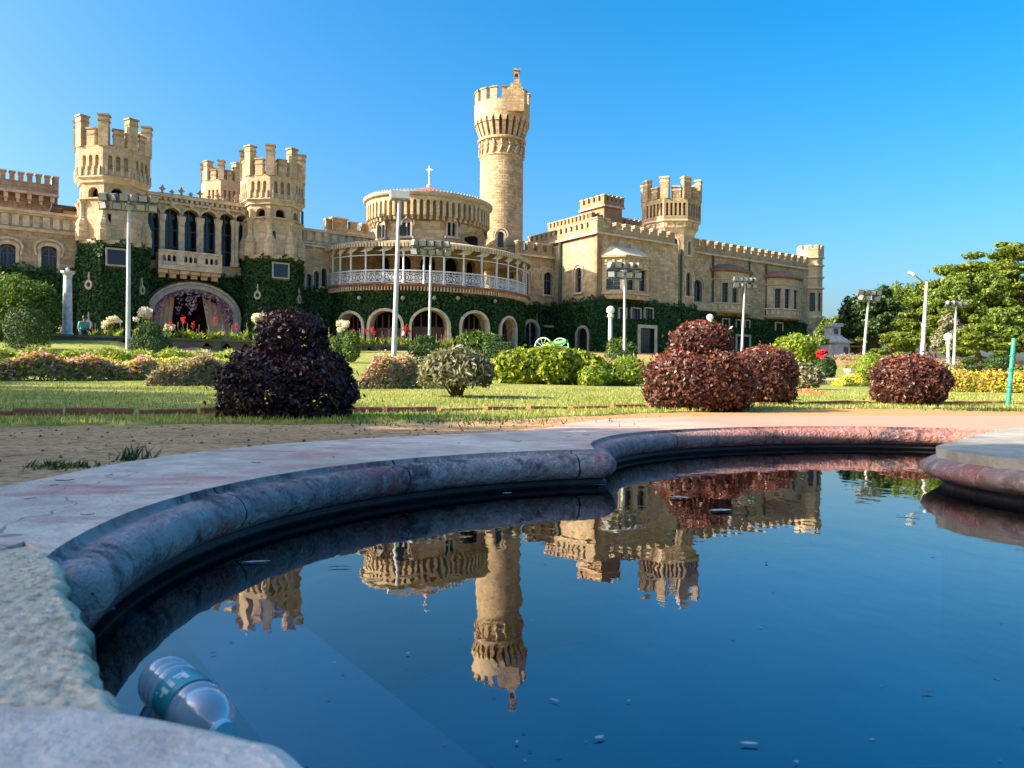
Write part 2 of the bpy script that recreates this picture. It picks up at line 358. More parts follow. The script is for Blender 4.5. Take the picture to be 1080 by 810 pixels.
    if joint:
        tc=nd(n,'ShaderNodeTexCoord'); sx=nd(n,'ShaderNodeSeparateXYZ'); n.links.new(tc.outputs['UV'],sx.inputs[0]); wj=noise(n,v,9,3,.6); aj=nd(n,'ShaderNodeMath',operation='MULTIPLY_ADD'); n.links.new(wj,aj.inputs[0]); aj.inputs[1].default_value=.05; n.links.new(sx.outputs[0],aj.inputs[2])
        md=nd(n,'ShaderNodeMath',operation='MODULO'); n.links.new(aj.outputs[0],md.inputs[0]); md.inputs[1].default_value=joint; lt=nd(n,'ShaderNodeMath',operation='LESS_THAN'); n.links.new(md.outputs[0],lt.inputs[0]); lt.inputs[1].default_value=.008; c=mixc(n,c,(.03,.025,.025),lt.outputs[0])
    n.links.new(c,p.inputs['Base Color']); p.inputs['Roughness'].default_value=rough; p.inputs['Specular IOR Level'].default_value=.25
    ad=nd(n,'ShaderNodeMath',operation='ADD'); n.links.new(f2,ad.inputs[0]); n.links.new(f4,ad.inputs[1]); bump(n,p,ad.outputs[0],.9 if joint else .45,.03 if joint else .012); return m
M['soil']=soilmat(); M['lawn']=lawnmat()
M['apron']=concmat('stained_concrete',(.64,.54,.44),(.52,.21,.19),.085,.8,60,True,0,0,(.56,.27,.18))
M['roll']=concmat('grey_red_coping',(.44,.345,.325),(.35,.11,.11),.09,.7,40,True,.93,.85,(.46,.19,.145))
M['slab']=concmat('weathered_grey_slab',(.42,.39,.32),(.25,.22,.16),.02,.85,70,False)
M['ledge']=concmat('smooth_concrete_ledge',(.72,.60,.50),(.58,.20,.21),.075,.8,60,False)
def sandmat():
    m,n,p=newmat('rough_sandstone'); v=posvec(n); f1=noise(n,v,3.5,6,.6); f2=noise(n,v,55,6,.7); f3=noise(n,v,5,5,.6)
    r=ramp(n,[(.3,(.70,.53,.36)),(.7,(.90,.69,.48))]); n.links.new(f1,r.inputs[0])
    r2=ramp(n,[(.34,(.5,.44,.39)),(.48,(.95,.94,.93)),(.66,(1.15,1.14,1.12))]); n.links.new(f2,r2.inputs[0]); c=mixc(n,r.outputs[0],r2.outputs[0],.9,'MULTIPLY')
    r3=ramp(n,[(.64,(0,0,0)),(.72,(1,1,1))]); n.links.new(f3,r3.inputs[0]); c=mixc(n,c,(.27,.19,.13),r3.outputs[0])
    sp=nd(n,'ShaderNodeSeparateXYZ'); n.links.new(v,sp.inputs[0]); az=nd(n,'ShaderNodeMath',operation='MULTIPLY_ADD'); n.links.new(f1,az.inputs[0]); az.inputs[1].default_value=.05; n.links.new(sp.outputs[2],az.inputs[2]); rz=nd(n,'ShaderNodeMapRange'); n.links.new(az.outputs[0],rz.inputs[0]); rz.inputs[1].default_value=.206; rz.inputs[2].default_value=.186; c=mixc(n,c,(.17,.13,.095),rz.outputs[0])   # darker brown below the top edge of the pool face
    n.links.new(c,p.inputs['Base Color']); p.inputs['Roughness'].default_value=.95; p.inputs['Specular IOR Level'].default_value=.1; bump(n,p,f2,.6,.012); return m
M['sandstone']=sandmat()
def cr(pts,n=8):
    P=[Vector(p) for p in pts]; out=[]
    for i in range(len(P)-1):
        a,b,c,d=P[max(i-1,0)],P[i],P[i+1],P[min(i+2,len(P)-1)]
        for k in range(n):
            t=k/n; out.append(.5*((2*b)+(c-a)*t+(2*a-5*b+4*c-d)*t*t+(3*b-a-3*c+d)*t**3))
    out.append(P[-1]); return out
LC=Vector((.93,1.9)); LR=1.83
lobe1=[LC+Vector((math.cos(R_(a)),math.sin(R_(a))))*LR for a in np.linspace(197,107,44)]
lobe2=cr([(.395,3.65),(.43,4.1),(.63,4.68),(1.0,5.17),(1.5,5.55),(2.25,5.85),(2.95,5.88),(3.55,5.62),(4.15,5.0)],8)
isl_front=cr([(3.95,5.9),(3.2,5.09),(2.61,4.42),(2.3,4.05),(2.07,3.75),(2.02,3.5),(2.03,3.29),(2.09,3.1),(2.2,2.7),(2.35,2.0),(2.35,1.3),(2.1,.5),(1.6,-.2)],6)
near=[Vector(p) for p in [(1.6,-.2),(.9,-.5),(.35,-.3),(.06,.28),(-.17,.614),(-.28,.677),(-.378,.709),(-.5,.88),(-.7,1.18),(-.89,1.46)]]
ring=lobe1+lobe2[1:]+[p for p in isl_front if p.y<5.0][0:]+near[1:]
def offs(path,q):
    o=[]
    for i,p in enumerate(path):
        t=(path[min(i+1,len(path)-1)]-path[max(i-1,0)]).normalized(); o.append(p+Vector((t.y,-t.x))*q)   # right of travel = towards the water
    return o
hole=[(-.93,1.52)]+[tuple(p) for p in offs(lobe1,-.06)[1:-2]]+[tuple(p) for p in offs(lobe2,-.06)[3:]]+[(4.3,4.6),(4.3,2),(2.9,.9),(2.3,-.2),(1.4,-.8),(.7,-.9),(.2,-.45),(-.1,.3),(-.42,.66),(-.95,1.44)]
# ground sheet with the pool cut out of it
pts=[Vector(p) for p in hole]; ne=len(pts); ed=[(i,(i+1)%ne) for i in range(ne)]
ys=list(np.arange(-14,13,.6))+list(np.arange(13,70,1.5))+list(np.geomspace(72,1500,26))
for y in ys:
    half=max(16,abs(y)*1.5+6); st=.6 if y<13 else (1.6 if y<70 else half/16)
    x=-half
    while x<=half:
        if not inpoly(x,y,hole): pts.append(Vector((x+random.uniform(-.1,.1)*st,y+random.uniform(-.1,.1)*st)))
        x+=st
for p in [(-2200,-60),(2200,-60),(2200,1500),(-2200,1500)]: pts.append(Vector(p))
vs,_,fc,*_x=delaunay_2d_cdt(pts,ed,[],0,1e-6)
mb=MB()
for f in fc:
    cx=sum(vs[i][0] for i in f)/3; cy=sum(vs[i][1] for i in f)/3
    if inpoly(cx,cy,hole): continue
    P=[(vs[i][0],vs[i][1],terr(vs[i][0],vs[i][1])+(.006*math.sin(vs[i][0]*3.1)*math.sin(vs[i][1]*2.7+1) if vs[i][1]<9 else 0)-.008) for i in f]
    a=(P[1][0]-P[0][0])*(P[2][1]-P[0][1])-(P[1][1]-P[0][1])*(P[2][0]-P[0][0])
    mb.face(P if a>0 else P[::-1],smooth=True)
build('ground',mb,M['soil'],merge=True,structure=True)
# lawn: everything beyond the kerb bricks, and the thin strip of turf in front of them
kerb=[gat(px,py) for px,py in [(-260,443),(-120,441.5),(0,440),(115,438.5),(230,437.3),(360,437),(480,434.5),(600,432),(690,430.5),(800,428),(900,426.5),(1000,426.5),(1100,427),(1300,428)]]
front=[gat(px,py) for px,py in [(-260,453),(-120,451),(0,449.5),(115,448),(230,447),(360,446),(480,444),(560,441.5),(640,437),(700,435),(800,432.5),(900,431),(1000,430.5),(1100,432),(1300,434)]]
def yk(line,x):
    for a,b in zip(line,line[1:]):
        if a.x<=x<=b.x: return a.y+(b.y-a.y)*(x-a.x)/(b.x-a.x)
    return line[0].y if x<line[0].x else line[-1].y
mb=MB(); far=[0,.07,.3,.7,1.2,1.9,2.8,4,5.5,7.5,10,13,17,22,28,35,43,52,62,75,90]
xs=list(np.arange(-9,12.01,.15)); 
def lawnpt(x,k):
    y0=yk(front,x)+.09*math.sin(x*5)*math.sin(x*2.3)+.06*math.sin(x*13+1)+.04*math.sin(x*29); d=far[k]; X=x*(1+d*.11); Y=y0+d
    return (X,Y,terr(X,Y)+(.012 if k else -.02))
for i in range(len(xs)-1):
    for k in range(len(far)-1):
        mb.face([lawnpt(xs[i],k),lawnpt(xs[i+1],k),lawnpt(xs[i+1],k+1),lawnpt(xs[i],k+1)],smooth=True)
build('lawn',mb,M['lawn'],merge=True,structure=True)
# grass blades, dense where the turf is near
def rndattr(me,vals):
    a=me.attributes.new('rnd','FLOAT','FACE'); a.data.foreach_set('value',np.asarray(vals,dtype=np.float32))
def rawmesh(name,V,F,mat,rnd=None,parent=None,org=None):
    po=ORG.get(parent.name,Vector((0,0,0))) if parent else Vector((0,0,0)); org=Vector(org) if org is not None else po
    V=np.asarray(V,dtype=np.float32)-np.array(org,dtype=np.float32); F=np.asarray(F,dtype=np.int32); k=F.shape[1]
    me=bpy.data.meshes.new(name); me.vertices.add(len(V)); me.vertices.foreach_set('co',V.ravel())
    me.loops.add(F.size); me.loops.foreach_set('vertex_index',F.ravel()); me.polygons.add(len(F))
    me.polygons.foreach_set('loop_start',np.arange(0,F.size,k,dtype=np.int32))
    me.update(calc_edges=True); 
    if rnd is not None: rndattr(me,rnd)
    me.materials.append(mat); o=bpy.data.objects.new(name,me); COL.objects.link(o)
    if parent: o.parent=parent
    o.location=org-po; ORG[o.name]=org; return o
def blades(name,P,h,w,mat,lean=.5,parent=None,rnd=None):
    n=len(P); a=RNG.uniform(0,2*np.pi,n); hh=h*RNG.uniform(.5,1.3,n); l=RNG.uniform(0,lean,n)*hh; b=RNG.uniform(0,2*np.pi,n)
    side=np.stack([np.cos(a),np.sin(a),0*a],1)*(w*RNG.uniform(.6,1.3,n)/2)[:,None]
    tip=P+np.stack([np.cos(b)*l,np.sin(b)*l,hh],1)
    V=np.stack([P-side,P+side,tip],1).reshape(-1,3); F=np.arange(3*n).reshape(n,3)
    return rawmesh(name,V,F,mat,RNG.random(n) if rnd is None else rnd,parent)
M['grass']=leafmat('grass_blades',[(0,(.15,.20,.035)),(.5,(.31,.35,.07)),(.8,(.44,.44,.12)),(1,(.55,.49,.21))],.6,.3)
P=[]
while len(P)<52000:
    x=random.uniform(-7,11); d=random.random()**1.6*9; y=yk(front,x)+d+random.gauss(0,.09)-(.25 if random.random()<.03 else 0)
    X=x*(1+max(d,0)*.11)
    if -.12<y-yk(kerb,X)<.06 and random.random()<.85: continue
    if d<.35 and random.random()<.3+.4*math.sin(x*4)*math.sin(x*1.7): continue
    P.append((X,y,terr(X,y)+.01))
tag(blades('grass',np.array(P),.042,.013,M['grass'],.7),'short green and straw coloured grass blades of the lawn','grass',kind='stuff')
# ---- pool
def poolpath(prof,path,mat_uv=1):
    mb=MB(); L=[offs(path,q) for q,z in prof]
    for i in range(len(path)-1):
        for k in range(len(prof)-1):
            a=L[k][i];b=L[k][i+1];c=L[k+1][i+1];d=L[k+1][i]
            mb.face([(a.x,a.y,prof[k][1]),(d.x,d.y,prof[k+1][1]),(c.x,c.y,prof[k+1][1]),(b.x,b.y,prof[k][1])],smooth=True)
    return mb
WZ=.022
roll=[(0,.188),(.004,.178),(.014,.170),(.040,.172),(.070,.165),(.092,.149),(.104,.125),(.101,.100),(.088,.078),(.066,.062),(.048,.056),(.043,.048),(.055,.043),(.056,.034),(.042,.027),(.032,.0),(.032,-.75)]
# one path: left lobe, round the cusp, farther lobe
cop=[(p,None) for p in lobe1[:-1]]
l1=[LC+Vector((math.cos(R_(a)),math.sin(R_(a))))*LR for a in (197.6,)]
cop=[(p,None) for p in l1]+cop
c0=lobe1[-1]; ta=(lobe1[-1]-lobe1[-2]).normalized(); tb=(lobe2[2]-lobe2[0]).normalized()
a0=math.atan2(-ta.x,ta.y); a1=math.atan2(-tb.x,tb.y)
na_=Vector((ta.y,-ta.x)); nb_=Vector((tb.y,-tb.x)); t0=math.atan2(na_.y,na_.x); t1=math.atan2(nb_.y,nb_.x)
if t1<t0: t1+=2*math.pi
for k in range(9):
    t=t0+(t1-t0)*k/8; cop.append((c0,Vector((math.cos(t),math.sin(t)))))
cop+=[(p,None) for p in lobe2[2:]]
def coff(q):
    P=[c[0] for c in cop]; o=[]
    for i,(p,nn) in enumerate(cop):
        if nn is None:
            t=(P[min(i+1,len(P)-1)]-P[max(i-1,0)]).normalized(); nn=Vector((t.y,-t.x))
        o.append(p+nn*q)
    return o
mb=MB(); L=[coff(q) for q,z in roll]; AL=[0]
for p_,q_ in zip(cop,cop[1:]): AL.append(AL[-1]+(q_[0]-p_[0]).length)
PV=[0]
for p_,q_ in zip(roll,roll[1:]): PV.append(PV[-1]+math.hypot(q_[0]-p_[0],q_[1]-p_[1]))
for i in range(len(cop)-1):
    for k in range(len(roll)-1):
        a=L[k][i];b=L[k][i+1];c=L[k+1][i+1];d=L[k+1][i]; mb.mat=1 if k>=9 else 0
        mb.face([(a.x,a.y,roll[k][1]),(d.x,d.y,roll[k+1][1]),(c.x,c.y,roll[k+1][1]),(b.x,b.y,roll[k][1])],[(AL[i],PV[k]),(AL[i],PV[k+1]),(AL[i+1],PV[k+1]),(AL[i+1],PV[k])],smooth=True)
# the near end of the roll is rounded off
t_=(cop[1][0]-cop[0][0]).normalized(); n_=Vector((t_.y,-t_.x)); p0_=cop[0][0]; zc_=.115
def eprof(f): 
    s_=math.cos(f*math.pi/2); back=.055*math.sin(f*math.pi/2)
    return [(p0_.x+n_.x*(.0+q*s_)-t_.x*back,p0_.y+n_.y*(.0+q*s_)-t_.y*back,(zc_+(z-zc_)*(s_*.9+.1) if z>.03 else z)) for q,z in roll]
for k_ in range(6):
    A_,B_=eprof(k_/6),eprof((k_+1)/6)
    for k in range(len(roll)-1): mb.mat=1 if k>=9 else 0; mb.face([B_[k],B_[k+1],A_[k+1],A_[k]],[(-.01,PV[k])]*4,smooth=True)
M['recess_shade']=concmat('recess_shade_wall',(.035,.033,.036),(.06,.03,.03),.05,.5,40)  # near-black: shade of the recess under the roll put into the colour
tag(build('pool_coping',mb,[M['roll'],M['recess_shade']],merge=True),'long rounded grey and red stone coping curving in two lobes round the pool edge','pool coping')
outer=[Vector(p) for p in [(-1.60,1.2),(-1.47,2.2),(-1.47,2.7),(-1.44,2.99),(-1.36,3.35),(-1.14,3.81),(-.74,4.29),(-.3,4.67),(.08,5.02),(.30,5.5),(.50,6.1),(.85,6.75),(1.37,7.23),(1.9,7.55),(2.5,7.8),(3.6,8.05),(5.17,8.3),(9,8.9)]]
outer=cr([tuple(p) for p in outer],3)
poly=[(-.93,1.2)]+[(-.93,1.47)]+[tuple(p) for p in lobe1]+[tuple(p) for p in lobe2[1:]]+[(9,4.9)]+[tuple(p) for p in reversed(outer)]
class Flat:
    def __init__(s,z): s.z=z
    def __call__(s,x,d,y): return Vector((x,y,s.z+d))
mb=MB().panel(Flat(.19),poly,[],0,.12)
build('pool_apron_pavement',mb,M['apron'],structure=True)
# peninsula between the lobes: grey slab on a rounded red base
isl=thing('pool_platform',(3.2,4,.0),'raised grey slab platform with a rounded red stone nose jutting into the pool','platform')
pp=[tuple(p) for p in isl_front]+[(3.0,-.6),(9,-.6),(9,5.0),(9,7.2),(5.2,7.0)]
mb=MB().panel(Flat(.205),pp,[],0,.045); build('slab',mb,M['slab'],isl)
il=isl_front[::-1]
def offl(path,q): return offs(path,-q)
prof=[(-.08,.1605),(.0,.160),(.03,.153),(.056,.136),(.066,.112),(.056,.087),(.03,.069),(.0,.060),(-.02,.052),(-.03,.03),(-.03,-.75)]
mb=MB(); L=[offs(isl_front,q) for q,z in prof]
for i in range(len(isl_front)-1):
    for k in range(len(prof)-1):
        a=L[k][i];b=L[k][i+1];c=L[k+1][i+1];d=L[k+1][i]; mb.mat=1 if k>=7 else 0
        mb.face([(a.x,a.y,prof[k][1]),(d.x,d.y,prof[k+1][1]),(c.x,c.y,prof[k+1][1]),(b.x,b.y,prof[k][1])],smooth=True)
build('rounded_base',mb,[concmat('stained_red_base',(.30,.24,.22),(.30,.12,.105),.12,.75,45,True,0,.6),M['recess_shade']],isl,merge=True)
# rough sandstone block and smooth ledge right below the camera
def hn(x,y):
    return (.5*math.sin(x*150+3*math.sin(y*63))*math.sin(y*127+2*math.sin(x*71))+.35*math.sin(x*131+y*187+2*math.sin(y*171))+.3*math.sin(y*173-x*59+2*math.sin(x*91))+.25*math.sin(x*290+1.7*math.sin(y*190))*math.sin(y*310+1.3*math.sin(x*210)))
A=Vector((-.887,1.475)); B=Vector((-.355,.697)); e1=(B-A).normalized(); L1=(B-A).length; e2=Vector((e1.y,-e1.x))     # e2 points away from the water
if e2.x>0: e2=-e2
na,nb=190,130; grid={}
for i in range(na+1):
    for j in range(nb+1):
        u=-.02+(L1+.12)*i/na; w=-.006+1.0*(j/nb)**1.5
        wob=.004*math.sin(u*19)+.003*math.sin(u*47+1)+.003*math.sin(u*101)
        p=A+e1*u+e2*(w+wob*max(0,1-w/.12)); z=.189+min(.0030,.0028*hn(p.x*1.7,p.y*2.1))+.0022*math.sin(p.x*9+1)*math.sin(p.y*7)
        ed_=max(0,1-(w+.006)/.020); z-=.016*ed_**2.0
        if u<.10: z-=.012*max(0,1-(u+.02)/.12)**2*(1 if w<.5 else 1)
        grid[i,j]=(p.x,p.y,z)
mb=MB()
for i in range(na):
    for j in range(nb): mb.face([grid[i,j],grid[i,j+1],grid[i+1,j+1],grid[i+1,j]],smooth=True)
    a,b=grid[i,0],grid[i+1,0]; zs=[0,-.03,-.07,-.12,-.2,-.4,-.9]
    for za,zb in zip(zs,zs[1:]):
        def dn(p,dz): o=-.003*math.sin(min(1,-dz*8)*1.5)+.004*hn(p[0]+dz*.7,p[1]-dz); return (p[0]+e2.x*o,p[1]+e2.y*o,p[2]+dz) if dz else p
        mb.face([dn(a,za),dn(b,za),dn(b,zb),dn(a,zb)],smooth=True)
tag(build('sandstone_block',mb,M['sandstone'],merge=True),'rough pale sandstone block with a chipped edge at the left side of the pool','stone block')
le=[(-1.6,.72),(-.9,.712),(-.52,.708),(-.40,.706),(-.372,.702),(-.30,.681),(-.22,.648),(-.165,.612),(-.05,.44),(.06,.24),(.30,-.25),(.6,-.45),(.6,-1.6),(-1.6,-1.6)]
mb=MB(); ins=[(0,-.5),(0,-.018),(.006,-.006),(.020,0)]
cxy=Vector((-.6,-.3)); lc=[cr(le[:11],5)][0]+[Vector(p) for p in le[11:]]
rings=[]
for q,z in ins:
    o=[]
    for i,p in enumerate(lc):
        t=(lc[(i+1)%len(lc)]-lc[i-1]).normalized(); o.append((p.x+t.y*q,p.y-t.x*q,.2065+z))
    rings.append(o)
for a,b in zip(rings,rings[1:]):
    for i in range(len(a)): j=(i+1)%len(a); mb.face([a[i],b[i],b[j],a[j]][::-1],smooth=True)
mb2=MB().panel(Flat(.2065),[(p[0],p[1]) for p in rings[-1]],[],0,.01)
mb.v+=[]; off=len(mb.v)
for f,mm,sm in zip(mb2.f,mb2.m,mb2.sm): mb.f.append(tuple(i+off for i in f)); mb.m.append(0); mb.sm.append(False)
mb.v+=mb2.v; mb.uv+=mb2.uv
tag(build('concrete_ledge',mb,M['ledge']),'smooth grey concrete ledge with pink stains nearest the viewer','ledge')
# floor, drowned steps and the water
m,n,p=newmat('pool_floor_paint'); v=posvec(n); f=noise(n,v,2.5,6,.6); r=ramp(n,[(.3,(.05,.33,.44)),(.7,(.08,.42,.54))]); n.links.new(f,r.inputs[0]); n.links.new(r.outputs[0],p.inputs['Base Color']); p.inputs['Roughness'].default_value=.9; p.inputs['Specular IOR Level'].default_value=.05; M['poolfloor']=m
m,n,p=newmat('drowned_step'); v=posvec(n); f=noise(n,v,4,6,.6); r=ramp(n,[(.3,(.36,.52,.60)),(.7,(.46,.60,.66))]); n.links.new(f,r.inputs[0]); n.links.new(r.outputs[0],p.inputs['Base Color']); p.inputs['Roughness'].default_value=.9; p.inputs['Specular IOR Level'].default_value=.05; M['dstep']=m
mb=MB(); mb.face([(-2,-1.5,-.72),(5,-1.5,-.72),(5,6.6,-.72),(-2,6.6,-.72)]); build('pool_bed_ground',mb,M['poolfloor'],structure=True)
for (o0,o1,z,l0,l1) in ((.0,.30,-.30,-.5,1.5),(.30,.58,-.13,-.85,1.8)):
    mb=MB(); mb.box(Fr(Vector((A.x,A.y,0)),Vector((e1.x,e1.y,0)),Vector((-e2.x,-e2.y,0))),l0,l1,o0+.002,o1,-.715,z)
    tag(build('pool_step',mb,M['dstep']),'drowned concrete step just beside the sandstone block' if o0<.1 else 'paler drowned step farther out from the sandstone block','step')
m,n,p=newmat('pool_water'); n.nodes.remove(p); v=posvec(n)
tr=nd(n,'ShaderNodeBsdfTransparent'); tr.inputs[0].default_value=(.62,.84,.93,1); gl=nd(n,'ShaderNodeBsdfGlossy'); gl.inputs['Roughness'].default_value=.012; gl.inputs['Color'].default_value=(1,1,1,1)
fr=nd(n,'ShaderNodeFresnel'); fr.inputs['IOR'].default_value=2.1
mp=nd(n,'ShaderNodeMapping'); n.links.new(v,mp.inputs[0]); mp.inputs['Scale'].default_value=(1,.7,1)
w1=noise(n,mp.outputs[0],7,2,.5); w2=noise(n,mp.outputs[0],1.6,2,.5); w3=noise(n,mp.outputs[0],30,2,.5)
ad=nd(n,'ShaderNodeMath',operation='MULTIPLY_ADD'); n.links.new(w2,ad.inputs[0]); ad.inputs[1].default_value=1.6; n.links.new(w1,ad.inputs[2])
ad2=nd(n,'ShaderNodeMath',operation='MULTIPLY_ADD'); n.links.new(w3,ad2.inputs[0]); ad2.inputs[1].default_value=.10; n.links.new(ad.outputs[0],ad2.inputs[2])
bp=nd(n,'ShaderNodeBump'); bp.inputs['Strength'].default_value=1.0; bp.inputs['Distance'].default_value=.0010; n.links.new(ad2.outputs[0],bp.inputs['Height'])
n.links.new(bp.outputs[0],gl.inputs['Normal']); n.links.new(bp.outputs[0],fr.inputs['Normal'])
mx=nd(n,'ShaderNodeMixShader'); n.links.new(fr.outputs[0],mx.inputs[0]); n.links.new(tr.outputs[0],mx.inputs[1]); n.links.new(gl.outputs[0],mx.inputs[2]); n.links.new(mx.outputs[0],n.nodes['Material Output'].inputs[0]); M['water']=m
wp=[(-.95,1.44)]+[tuple(p) for p in offs(lobe1,.03)]+[tuple(p) for p in offs(lobe2,.03)[2:]]+[(4.3,4.6),(4.3,2),(2.9,.9),(2.3,-.2),(1.4,-.8),(.7,-.9),(.2,-.45),(-.1,.3),(-.42,.66)]
mb=MB().panel(Flat(WZ),wp,[],0,.001); mb.f=mb.f[:]; 
nf=[i for i,f in enumerate(mb.f) if len(f)==3]
mw=MB()
for i in nf: mw.face([mb.v[k] for k in mb.f[i]])
build('water',mw,M['water'],structure=True)
# ------------------------------------------------------------------ the palace
pal=thing('palace',PW(22,0,BASE),'sprawling tan stone palace with battlements, octagonal towers and one tall round tower','palace')
PF=Fr(PO,U,N)                                   # facade frame: x=s, d=w, z
FL=8.0-.0                                        # first-floor level, top of the creeper
def arch(x0,x1,z0,z1,k='round',n=9,rise=None):
    w=x1-x0; xm=(x0+x1)/2
    if k=='rect': return [(x0,z0),(x1,z0),(x1,z1),(x0,z1)]
    if k=='round': r=w/2; zs=max(z0+.05,z1-r); top=[(xm+r*math.cos(t),zs+(z1-zs)*math.sin(t)) for t in np.linspace(0,math.pi,n)]
    elif k=='seg': zs=z1-w*(rise or .22); top=[(xm+w/2*math.cos(t),zs+(z1-zs)*math.sin(t)) for t in np.linspace(0,math.pi,n)]
    else:
        zs=z1-w*(rise or .8); h=z1-zs; top=[]
        for t in np.linspace(0,1,n//2+1): top.append((x1-w/2*(1-math.cos(t*math.pi/2)) , zs+h*math.sin(t*math.pi/2)**.9))
        top+= [(x0+x1-a,b) for a,b in reversed(top[:-1])]
    return [(x0,z0),(x1,z0)]+[(a,b) for a,b in top]
def grow(poly,g,base=True):
    cx=sum(p[0] for p in poly)/len(poly); z0=min(p[1] for p in poly); out=[]; n=len(poly)
    for i in range(n):
        a,b,c=Vector(poly[i-1]),Vector(poly[i]),Vector(poly[(i+1)%n]); t=((b-a).normalized()+(c-b).normalized())
        t=t.normalized() if t.length>1e-6 else Vector((1,0)); out.append((b.x+t.y*g,b.y-t.x*g))
    if base: out=[(x,max(z,z0)) if abs(z-z0)<=g*1.5 and z<z0 else (x,z) for x,z in out]
    return out
def ringtrim(mb,fr,hole,g,d0,th,cut=None,gap=.0):
    inn=grow(hole,gap) if gap else hole
    o=grow(hole,g+gap); z0=min(p[1] for p in hole)
    o=[(x,z0) if abs(z-z0)<.02 else (x,z) for x,z in o]
    # open at the foot: build as one strip
    i0=[p for p in inn]; k=len(i0)
    a=i0[1:]+[i0[0]]; b=o[1:]+[o[0]]
    for q in range(k-1):
        P=[fr(*(a[q][0],d0,a[q][1])),fr(b[q][0],d0,b[q][1]),fr(b[q+1][0],d0,b[q+1][1]),fr(a[q+1][0],d0,a[q+1][1])]
        Q=[fr(*(a[q][0],d0-th,a[q][1])),fr(b[q][0],d0-th,b[q][1]),fr(b[q+1][0],d0-th,b[q+1][1]),fr(a[q+1][0],d0-th,a[q+1][1])]
        nrm=(P[1]-P[0]).cross(P[2]-P[0]).dot(P[0]-Q[0])
        F=[P,[P[1],Q[1],Q[2],P[2]],[P[0],P[3],Q[3],Q[0]]]
        for f in F: mb.face(f if nrm>0 else f[::-1])
def window(fr,hole,d,par,name='window',depth=.28,style='plain',trim=.16,hood=True,tmat=None,sill=True,cut=None):
    """glass and glazing bars set back in a real opening, its stone surround standing proud"""
    x0=min(p[0] for p in hole); x1=max(p[0] for p in hole); z0=min(p[1] for p in hole); z1=max(p[1] for p in hole); w=x1-x0; h=z1-z0
    mb=MB(); mb.mat=0; mb.panel(fr,grow(hole,.04,False),[],d-depth,.03,cut=cut)
    mb.mat=1
    if style!='bare':
        t=.045 if w<1.4 else .06
        if style in('cross','tracery'):
            mb.box(fr,(x0+x1)/2-t,(x0+x1)/2+t,d-depth,d-depth+.06,z0,z1-.03*w)
            zt=z0+h*.64; mb.box(fr,x0,x1,d-depth,d-depth+.05,zt-t*.8,zt+t*.8)
        if style=='tracery':
            for sx in (-1,1):
                for k in range(4):
                    a0=k/4; a1=(k+1)/4; X=lambda a:(x0+x1)/2+sx*w*.46*(1-a); Z=lambda a: zt+(z1-zt)*.15+ (z1-zt)*.75*a**.8
                    mb.box(fr,min(X(a0),X(a1)),max(X(a0),X(a1)),d-depth,d-depth+.05,Z(a0),Z(a1)+.06)
            mb.box(fr,x0+w*.2,x0+w*.26,d-depth,d-depth+.04,z0,zt); mb.box(fr,x1-w*.26,x1-w*.2,d-depth,d-depth+.04,z0,zt)
        if style=='bars':
            for k in range(1,5): mb.box(fr,x0,x1,d-depth,d-depth+.03,z0+h*k/5-.015,z0+h*k/5+.015)
            mb.box(fr,(x0+x1)/2-.025,(x0+x1)/2+.025,d-depth,d-depth+.04,z0,z1-.1)
        if style=='bifora':
            mb.mat=2; xm=(x0+x1)/2; out=grow(hole,.02,False); zz=z1-w*.18
            mb.panel(fr,out,[arch(x0+w*.06,xm-w*.07,z0+.05,zz-w*.10,'pointed',9,.8/1),arch(xm+w*.07,x1-w*.06,z0+.05,zz-w*.10,'pointed',9,.8)],d-.06,.12)
    mb.mat=2
    if trim: ringtrim(mb,fr,hole,trim,d+.045,.09)
    if hood:
        hh=[p for p in hole]; mb.mat=3 if hood=='red' else 2
        zs=z0+h*.6; up=[(x,max(z,zs)) for x,z in hole]
        ringtrim(mb,fr,up,.12,d+.11,.14,gap=trim+.10 if trim else .12)
    mb.mat=2
    if sill: mb.box(fr,x0-.25,x1+.25,d-.02,d+.16,z0-.16,z0-.003)
    return build(name,mb,[M['glass'],M['tracery'],tmat or M['trim'],M['trimred']],par)
def crenel(x0,x1,z0,zs,zt,n,fill=.58):
    """outline of a battlement: n merlons between x0 and x1"""
    p=(x1-x0)/(n-1+fill); m=p*fill; out=[(x0,z0)]+[(x1,z0)]
    top=[]
    for k in range(n):
        a=x0+k*p; top+=[(a,zt),(a+m,zt)]
        if k<n-1: top+=[(a+m,zs),(a+p,zs)]
    return out+top[::-1], [(x0+k*p,x0+k*p+m) for k in range(n)]
def battlement(name,fr,x0,x1,d,z0,zs,zt,n,par,th=.45,mat=None,corbels=True,cap=.09,cstep=.7,string=True):
    mb=MB(); o,ms=crenel(x0,x1,z0,zs,zt,n); mb.panel(fr,o,[],d,th,back=True); mb.mat=1
    for a,b in ms: mb.box(fr,a-.06,b+.06,d-th-.05,d+.07,zt+.002,zt+cap+.002)
    if string: mb.box(fr,x0-.05,x1+.05,d-.1,d+.13,z0-.18,z0-.003)
    if corbels:
        k=max(2,int((x1-x0)/cstep))
        for i in range(k):
            c=x0+(x1-x0)*(i+.5)/k; mb.box(fr,c-.13,c+.13,d-.3,d+.05,z0-.55,z0-.19); mb.box(fr,c-.09,c+.09,d-.3,d-.06,z0-.8,z0-.552)
    return build(name,mb,[mat or M['parapet'],M['trim']],par)
def rectpx(x0,x1,yt,yb,w,k='round',**kw):
    s0,_=fs(x0,(yt+yb)/2,w); s1,_=fs(x1,(yt+yb)/2,w); xm=(x0+x1)/2; _,zt=fs(xm,yt,w); _,zb=fs(xm,yb,w); return arch(s0,s1,zb,zt,k,**kw)
